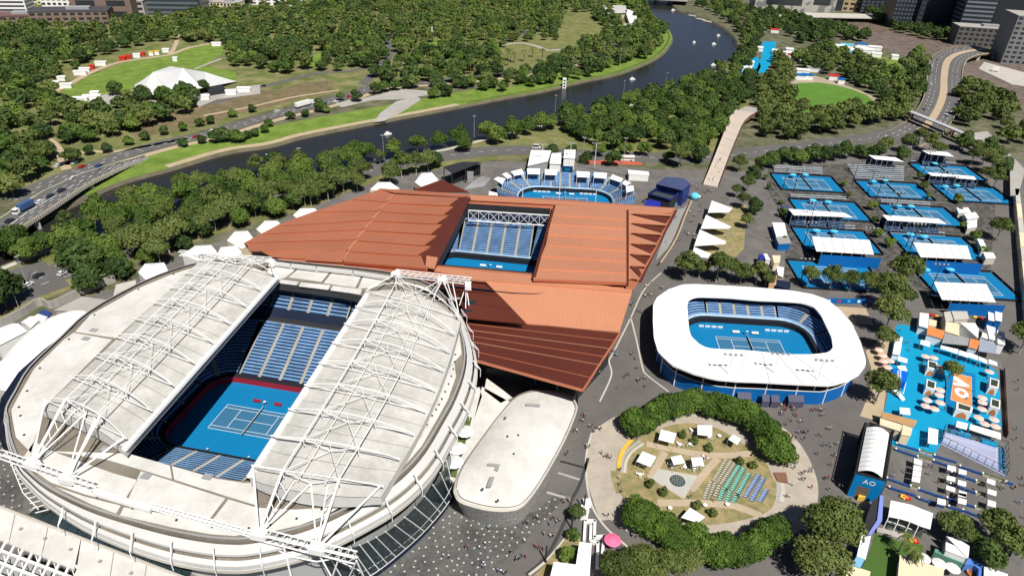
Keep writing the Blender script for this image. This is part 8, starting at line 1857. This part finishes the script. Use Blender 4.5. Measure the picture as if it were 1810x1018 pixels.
sqs = [(ZD, [(255, 590), (360, 615), (360, 675), (250, 650)]), (ZD, [(400, 640), (500, 665), (495, 720), (395, 700)]), (ZD, [(245, 725), (355, 750), (350, 805), (240, 780)]), (ZD, [(390, 780), (495, 810), (490, 870), (385, 840)]), (ZD, [(240, 850), (355, 885), (350, 940), (235, 905)]), (ZD, [(400, 915), (500, 945), (495, 1005), (395, 975)]), (ZD, [(765, 760), (870, 795), (865, 855), (755, 815)]), (ZD, [(770, 895), (885, 930), (880, 990), (765, 955)]),
 (ZE, [(990, 500), (1095, 540), (1085, 600), (985, 570)]), (ZE, [(985, 590), (1085, 615), (1080, 670), (975, 650)]), (ZE, [(975, 660), (1080, 680), (1070, 745), (965, 725)]), (ZE, [(965, 735), (1070, 755), (1060, 820), (955, 795)]), (ZH, [(120, 65), (220, 90), (215, 155), (115, 135)]), (ZH, [(375, 0), (475, 20), (470, 60), (370, 40)]), (ZH, [(370, 60), (475, 90), (465, 150), (365, 125)]), (ZH, [(730, 85), (830, 115), (825, 180), (725, 155)])]
sql = ['left top', 'right top', 'left second', 'right second', 'left third', 'right third', 'far right upper', 'far right lower', 'first of the stage-side column', 'second of the stage-side column', 'third of the stage-side column', 'last of the stage-side column', 'lone one near the tent', 'bottom middle', 'bottom middle lower', 'bottom far right']
for (zm, q), lb in zip(sqs, sql): canopy('square white sunshade in the table area, '+lb, PX(zm, q), 2.7, 'square_sunshade', 'sunshade', 'square white sunshades')
t = thing('fence', 'brown slatted fence between the cabanas and the road', 'fence', G(1776, 700))
for k in range(24): p, q = G(1772.5+k*.25, 655+k*5), G(1772.5+k*.25+.22, 655+k*5+4.6); MB().slab([(p[0], p[1], 1.9), (q[0], q[1], 1.9), (q[0]+.15, q[1], 1.9), (p[0]+.15, p[1], 1.9)], 1.8).build('slat_panel', brick_m, t)
for zm, x, y, c, lb in ((ZA, 905, 150, red_m, 'red beanbag cluster behind the white unit'), (ZA, 990, 175, yellow_m, 'yellow beanbag cluster behind the white unit'), (ZA2, 540, 185, yellow_m, 'yellow beanbag cluster beside the blue containers'), (ZA2, 620, 200, red_m, 'red beanbag cluster beside the blue containers'), (ZF, 800, 60, yellow_m, 'yellow beanbags below the table area'), (ZF, 835, 70, red_m, 'red beanbags below the table area'), (ZF, 895, 580, yellow_m, 'yellow flowers at the lawn corner'), (ZF, 930, 590, red_m, 'red flowers at the lawn corner')):
    t = thing('beanbag_group', lb, 'beanbags', G(*zm(x, y)))
    for k in range(6): MB().sphere((.9*math.cos(k*1.1)*(.4+k*.12), .8*math.sin(k*1.1)*(.4+k*.12), .4), .5, 7, 5, 0, .8).bl('beanbag', c, t)
# west court-side units beside the plaza and left of the outer courts
quadroof('kiosk', 'blue-sided white-roofed unit on the plaza left of the outer courts', 'kiosk', PX(R8, [(95, 590), (180, 592), (200, 680), (125, 690)]), 3.6, 0, white_p, blue_w); quadroof('kiosk', 'dark-roofed lower half of the blue plaza unit', 'kiosk', PX(R8, [(120, 690), (205, 680), (225, 730), (140, 735)]), 3.8, 0, grey_mid, blue_w)
quadroof('kiosk', 'small blue kiosk left of the long narrow awning', 'kiosk', PX(R8, [(155, 470), (205, 472), (225, 510), (180, 515)]), 3.4, 0, M('slate_blue', (.06, .075, .16), .5), blue_w)
RQ = Zm(1340, 430, 11.314)
for q, m_, lb in (([(110, 205), (180, 210), (250, 340), (155, 330)], white_p, 'pale sloping unit with mural left of the shaded court'), ([(280, 240), (450, 245), (435, 390), (320, 400)], cream_m, 'cream-roofed unit left of the shaded court'), ([(365, 460), (520, 480), (500, 680), (400, 640)], white, 'white irregular awning left of the shaded court'), ([(225, 640), (380, 650), (355, 830), (215, 830)], M('stripe_orange', (.6, .36, .2), .7), 'pink and orange painted unit above the oval arena'), ([(10, 220), (90, 215), (115, 320), (40, 330)], M('royal_blue', (.02, .03, .3), .5), 'deep blue box at the left of the plaza units'), ([(110, 500), (195, 480), (235, 620), (215, 710), (160, 720)][:4], brick_m, 'brown-roofed unit with dark side above the oval arena'), ([(370, 720), (660, 770), (640, 930), (360, 850)], navy, 'dark blue block beside the shaded court')):
    canopy(lb, PX(RQ, q), 3.8, 'kiosk', 'kiosk', 'units beside the shaded court', m_, False, m_)
t = thing('hoarding', 'long blue hoarding with round emblems above the oval arena', 'hoarding', G(1500, 530))
p0_, p1_ = Vector(G(1455, 536)), Vector(G(1543, 538))
for k in range(8): a, b = p0_.lerp(p1_, k/8), p0_.lerp(p1_, (k+.98)/8); MB().slab([(a.x, a.y, 2.4), (b.x, b.y, 2.4), (b.x, b.y+.3, 2.4), (a.x, a.y+.3, 2.4)], 2.3).build('panel', blue_w, t)
for k in range(5): a = p0_.lerp(p1_, .1+k*.2); MB().tube((a.x, a.y-.06, 1.3), (a.x, a.y-.02, 1.3), .7, 10).build('emblem', (line_w, red_m, M('screen_cyan', (.05, .4, .7), .5))[k % 3], t)
sheds = [([(1350, 490), (1430, 488), (1450, 520), (1365, 525)], 'upper white shed right of the second court row'), ([(1400, 530), (1480, 520), (1505, 555), (1425, 570)], 'middle white shed right of the second court row'), ([(1420, 580), (1490, 570), (1490, 620), (1425, 630)], 'lower white shed right of the second court row'), ([(1490, 700), (1530, 705), (1560, 770), (1525, 775)], 'white shed behind the right broad stand'), ([(1530, 790), (1600, 795), (1620, 830), (1550, 835)], 'pale grey shed behind the right broad stand')]
for q, lb in sheds: quadroof('shed', lb, 'shed', PX(R8, q), 3.6, 0, white_p, conc_l, 'sheds right of the outer courts')
# floor-side things in the arenas
def umpire(loc, rz, label):
    t = thing('umpire_chair', label, 'umpire chair', (loc[0], loc[1], .12), rz); MB().box((0, 0, 1.9), (.7, .7, .12)).bl('seat', white_p, t); MB().box((0, .35, 2), (.7, .08, .7)).bl('backrest', blue_w, t)
    for sx in (-.35, .35):
        for sy in (-.4, .4): MB().tube((sx*1.3, sy*1.6, 0), (sx, sy*.8, 1.9), .05, 4).bl('leg', grey_mid, t)
for C_, r_, nm in ((RC, RA, 'great arena'), (OC, OA, 'oval arena'), (SCn, SA, 'small show court'), (KC, KA, 'copper arena')):
    umpire((C_[0]-7.4*-math.sin(r_)*-1, C_[1]+7.4*math.cos(r_)), r_, 'tall umpire chair at the net of the '+nm)
    for s in (-1, 1):
        x, y = s*3.6, 8.6; t = thing('player_bench', ('left' if s < 0 else 'right')+' player bench under the umpire chair side of the '+nm, 'bench', (C_[0]+x*math.cos(r_)-y*math.sin(r_), C_[1]+x*math.sin(r_)+y*math.cos(r_), .12), r_)
        MB().box((0, 0, .4), (2.6, .6, .1)).bl('seat', red_w if C_ is RC else white_p, t); MB().box((0, .3, .5), (2.6, .08, .5)).bl('backrest', red_w if C_ is RC else white_p, t); MB().box((0, 0, 0), (2.3, .45, .4)).bl('base', dark, t)
for k in range(4):
    for C_, r_, y_, nm in ((OC, OA, 11.5, 'oval arena'), (SCn, SA, 10.5, 'small show court')):
        for s in (-1, 1):
            x = s*(9+k*2.4); t = thing('advert_board', 'low white advertising board on the far side of the '+nm, 'board', (C_[0]+x*math.cos(r_)-y_*math.sin(r_), C_[1]+x*math.sin(r_)+y_*math.cos(r_), .12), r_, 'boards in the '+nm); MB().box((0, 0, 0), (1.9, .15, .8)).bl('panel', white_p, t)
# people
def person_mesh(seed, top, legs_c, skin_c, stride):
    V_ = [(0, 0, .95), (0, 0, 1.2), (0, 0, 1.42), (0, 0, 1.55), (0, .02, 1.68), (-.1, 0, .9), (-.12, stride, .5), (-.12, stride*.6-.05, .08), (-.12, stride*.6+.12, .05), (.1, 0, .9), (.12, -stride, .5), (.12, -stride*1.5, .08), (.12, -stride*1.5+.16, .05), (-.2, 0, 1.4), (-.27, -stride*.5, 1.12), (-.27, stride*.1+.05, .86), (.2, 0, 1.4), (.27, stride*.5, 1.12), (.27, stride*.9, .88)]
    E_ = [(0, 1), (1, 2), (2, 3), (3, 4), (0, 5), (5, 6), (6, 7), (7, 8), (0, 9), (9, 10), (10, 11), (11, 12), (2, 13), (13, 14), (14, 15), (2, 16), (16, 17), (17, 18)]
    R_ = [.15, .14, .15, .06, .1, .1, .07, .05, .045, .1, .07, .05, .045, .07, .05, .04, .07, .05, .04]
    me = bpy.data.meshes.new('tmp'); me.from_pydata(V_, E_, []); o = bpy.data.objects.new('tmp', me); COL.objects.link(o)
    md = o.modifiers.new('s', 'SKIN')
    for v, r in zip(me.skin_vertices[0].data, R_): v.radius = (r*1.15, r*.95)
    me.skin_vertices[0].data[0].use_root = True
    o.modifiers.new('d', 'SUBSURF').levels = 1
    m2 = bpy.data.meshes.new_from_object(o.evaluated_get(bpy.context.evaluated_depsgraph_get())); m2.name = 'person'
    bpy.data.objects.remove(o); m2.materials.clear()
    for m in (top, legs_c, skin_c): m2.materials.append(m)
    for p in m2.polygons:
        c = p.center; p.material_index = 2 if c.z > 1.5 else (0 if c.z > .97 and abs(c.x) < .25 or c.z > 1.2 else (2 if abs(c.x) > .22 and c.z > .75 else (1 if c.z > .12 else 1))); p.use_smooth = True
    return m2
tops = [('white', white_p), ('black', black), ('pale blue', M('shirt_blue', (.2, .35, .55), .8)), ('red', M('shirt_red', (.4, .04, .04), .8)), ('navy', M('shirt_navy', (.03, .04, .12), .8)), ('beige', M('shirt_beige', (.45, .38, .28), .8))]
lg = [M('jeans', (.05, .07, .13), .85), M('shorts_pale', (.4, .37, .3), .85), black]; sk = [M('skin_a', (.45, .26, .17), .6), M('skin_b', (.2, .1, .06), .6)]
hair_m = [M('hair_dark', (.02, .015, .01), .7), M('hair_fair', (.3, .2, .1), .7)]
hm_ = MB().sphere((0, -.01, 1.72), .125, 8, 5, 0, .9); hme = bpy.data.meshes.new('hair'); hme.from_pydata(hm_.v, [], hm_.f)
hmes = []
for m in hair_m: h2 = hme.copy(); h2.materials.append(m); hmes.append(h2)
PV = []
for k in range(12): PV.append((tops[k % 6][0], person_mesh(k, tops[k % 6][1], lg[k % 3], sk[(k//3) % 2], (.18, .06, .25)[k % 3])))
def person(x, y, rz, where, z=.13, v=None):
    k = rnd.randrange(12) if v is None else v; nm, me = PV[k]
    o = bpy.data.objects.new('person', me); COL.objects.link(o); o.location = (x, y, z); o.rotation_euler = (0, 0, rz); s = rnd.uniform(.95, 1.08); o.scale = (s, s, s)
    tag(o, 'person in a '+nm+' top walking '+where, 'person', 'people '+where)
    h = bpy.data.objects.new('hair', hmes[k % 2]); COL.objects.link(h); h.parent = o
ZK = Zm(1240, 600, 7.27); ZP = Zm(1340, 738, 3.636)
groups = [(R3, [(1025, 110), (1045, 100), (1060, 95), (1140, 125), (1010, 175), (1030, 182), (1060, 175), (935, 240), (925, 248), (985, 290), (975, 285), (1000, 300), (760, 590), (770, 580), (790, 560), (820, 590), (915, 580), (950, 610), (965, 675), (700, 710), (890, 740), (905, 725), (965, 760), (975, 768), (1010, 750), (1015, 800), (825, 825), (600, 1005)], 'between the copper roof and the oval arena', 0),
 (ZB, [(500, 100), (492, 92), (600, 70), (615, 95), (655, 90), (648, 80), (570, 200), (560, 190), (450, 240), (440, 245), (660, 240), (705, 255), (720, 265), (410, 540), (425, 550), (480, 545), (470, 538), (185, 680), (250, 660), (340, 660), (370, 675), (335, 690), (300, 760), (330, 770), (165, 810), (265, 850), (290, 855), (90, 880), (115, 910), (150, 900), (130, 920), (860, 760), (862, 775), (700, 640), (745, 640), (530, 30), (560, 5), (20, 1000), (60, 1005)], 'on the plaza left of the oval garden', 0),
 (ZB, [(1230, 520), (1390, 545), (1540, 500), (1470, 480), (1330, 270), (1550, 515), (950, 400), (990, 320), (770, 400), (780, 440), (795, 480), (790, 350)], 'inside the oval garden', .17),
 (ZP, [(210, 30), (180, 55), (270, 40), (290, 100), (290, 155), (220, 135), (400, 130), (445, 80), (380, 240), (420, 190), (440, 185), (505, 180), (480, 250), (495, 260), (470, 315), (350, 340), (340, 350), (290, 370), (290, 410), (430, 400), (445, 395), (220, 440), (340, 465), (460, 475), (200, 520), (510, 450), (235, 340), (280, 100), (255, 105)], 'right of the oval garden', 0),
 (ZP, [(930, 355), (860, 385), (1090, 330), (1095, 375), (1110, 320), (1150, 425), (1380, 480), (1330, 500), (1550, 455), (1560, 470), (1580, 430)], 'in the table area beside the event stage', 0),
 (ZP, [(1660, 85), (1650, 155), (1680, 400), (1640, 460), (1665, 550), (1700, 200), (1690, 440), (1645, 470), (1700, 650)], 'on the service road at the right edge', 0),
 (RU, [(650, 320), (700, 330), (710, 350), (830, 370), (850, 380), (810, 400), (740, 440), (750, 470), (720, 480), (765, 450), (590, 470), (600, 480), (545, 510), (750, 540), (770, 570), (760, 610), (630, 620), (680, 660), (620, 700), (630, 720), (640, 715), (600, 860), (590, 850), (610, 870), (540, 930), (480, 950), (690, 880), (650, 880), (460, 680), (480, 690), (370, 950)], 'on the sloping walk below the footbridge', 0),
 (RU, [(830, 245), (850, 260), (880, 260), (950, 175), (970, 20), (960, 40), (920, 100), (980, 30)], 'on the wide footbridge', 4.2),
 (ZK, [(350, 800), (370, 780), (700, 880), (660, 900), (1050, 820), (1060, 790), (1140, 810), (1000, 860), (1020, 870), (1060, 920), (1150, 900), (1170, 910), (1200, 980), (1180, 940), (1210, 1000), (1440, 920), (1490, 930), (1520, 920), (1040, 970), (1020, 960), (1560, 980), (1130, 830), (1080, 940)], 'in the crowd below the oval arena', 0),
 (R8, [(100, 370), (80, 440), (115, 440), (95, 690), (60, 700), (75, 720), (90, 730), (130, 560), (165, 340), (180, 350), (640, 410), (760, 610), (790, 640), (800, 660), (820, 690), (760, 660), (780, 600), (835, 700), (740, 450), (730, 470), (850, 690)], 'in the lanes between the outer courts', 0),
 (ZA, [(540, 560), (510, 590), (560, 680), (780, 860), (740, 900), (1000, 560), (430, 400), (150, 960), (180, 970), (240, 980), (740, 930), (790, 950)], 'on the blue beach bar floor', 0),
 (ZC, [(370, 30), (380, 490), (100, 330), (640, 690), (700, 200), (740, 270), (60, 640), (1150, 240), (1170, 350)], 'around the orange letter court', 0),
 (Z6, [(870, 945), (890, 940), (775, 975), (780, 985), (855, 985), (940, 930), (950, 840), (1250, 905), (1280, 920), (1390, 850), (1410, 850), (1480, 850), (1520, 820), (1510, 950), (1500, 960), (1540, 720)], 'on the spotted forecourt below the great arena', 0)]
for zm, pts_, where, z in groups:
    for q in pts_:
        x, y, _ = G(*zm(*q), z); x += rnd.uniform(-.3, .3); y += rnd.uniform(-.3, .3); person(x, y, rnd.uniform(0, 6.28), where, z+.13)
        if where.startswith(('in the crowd', 'right of', 'on the plaza', 'between the', 'on the sloping')) and rnd.random() < .45: person(x+rnd.choice((-.8, .8)), y+rnd.uniform(-.6, .6), rnd.uniform(0, 6.28), where, z+.13)
for C_, r_, pts_, where in ((RC, RA, [(-6, -14.5), (7, -14.6)], 'on the court of the great arena'),):
    for u, v in pts_: person(C_[0]+u*math.cos(r_)-v*math.sin(r_), C_[1]+u*math.sin(r_)+v*math.cos(r_), 0, where, .12, 0)
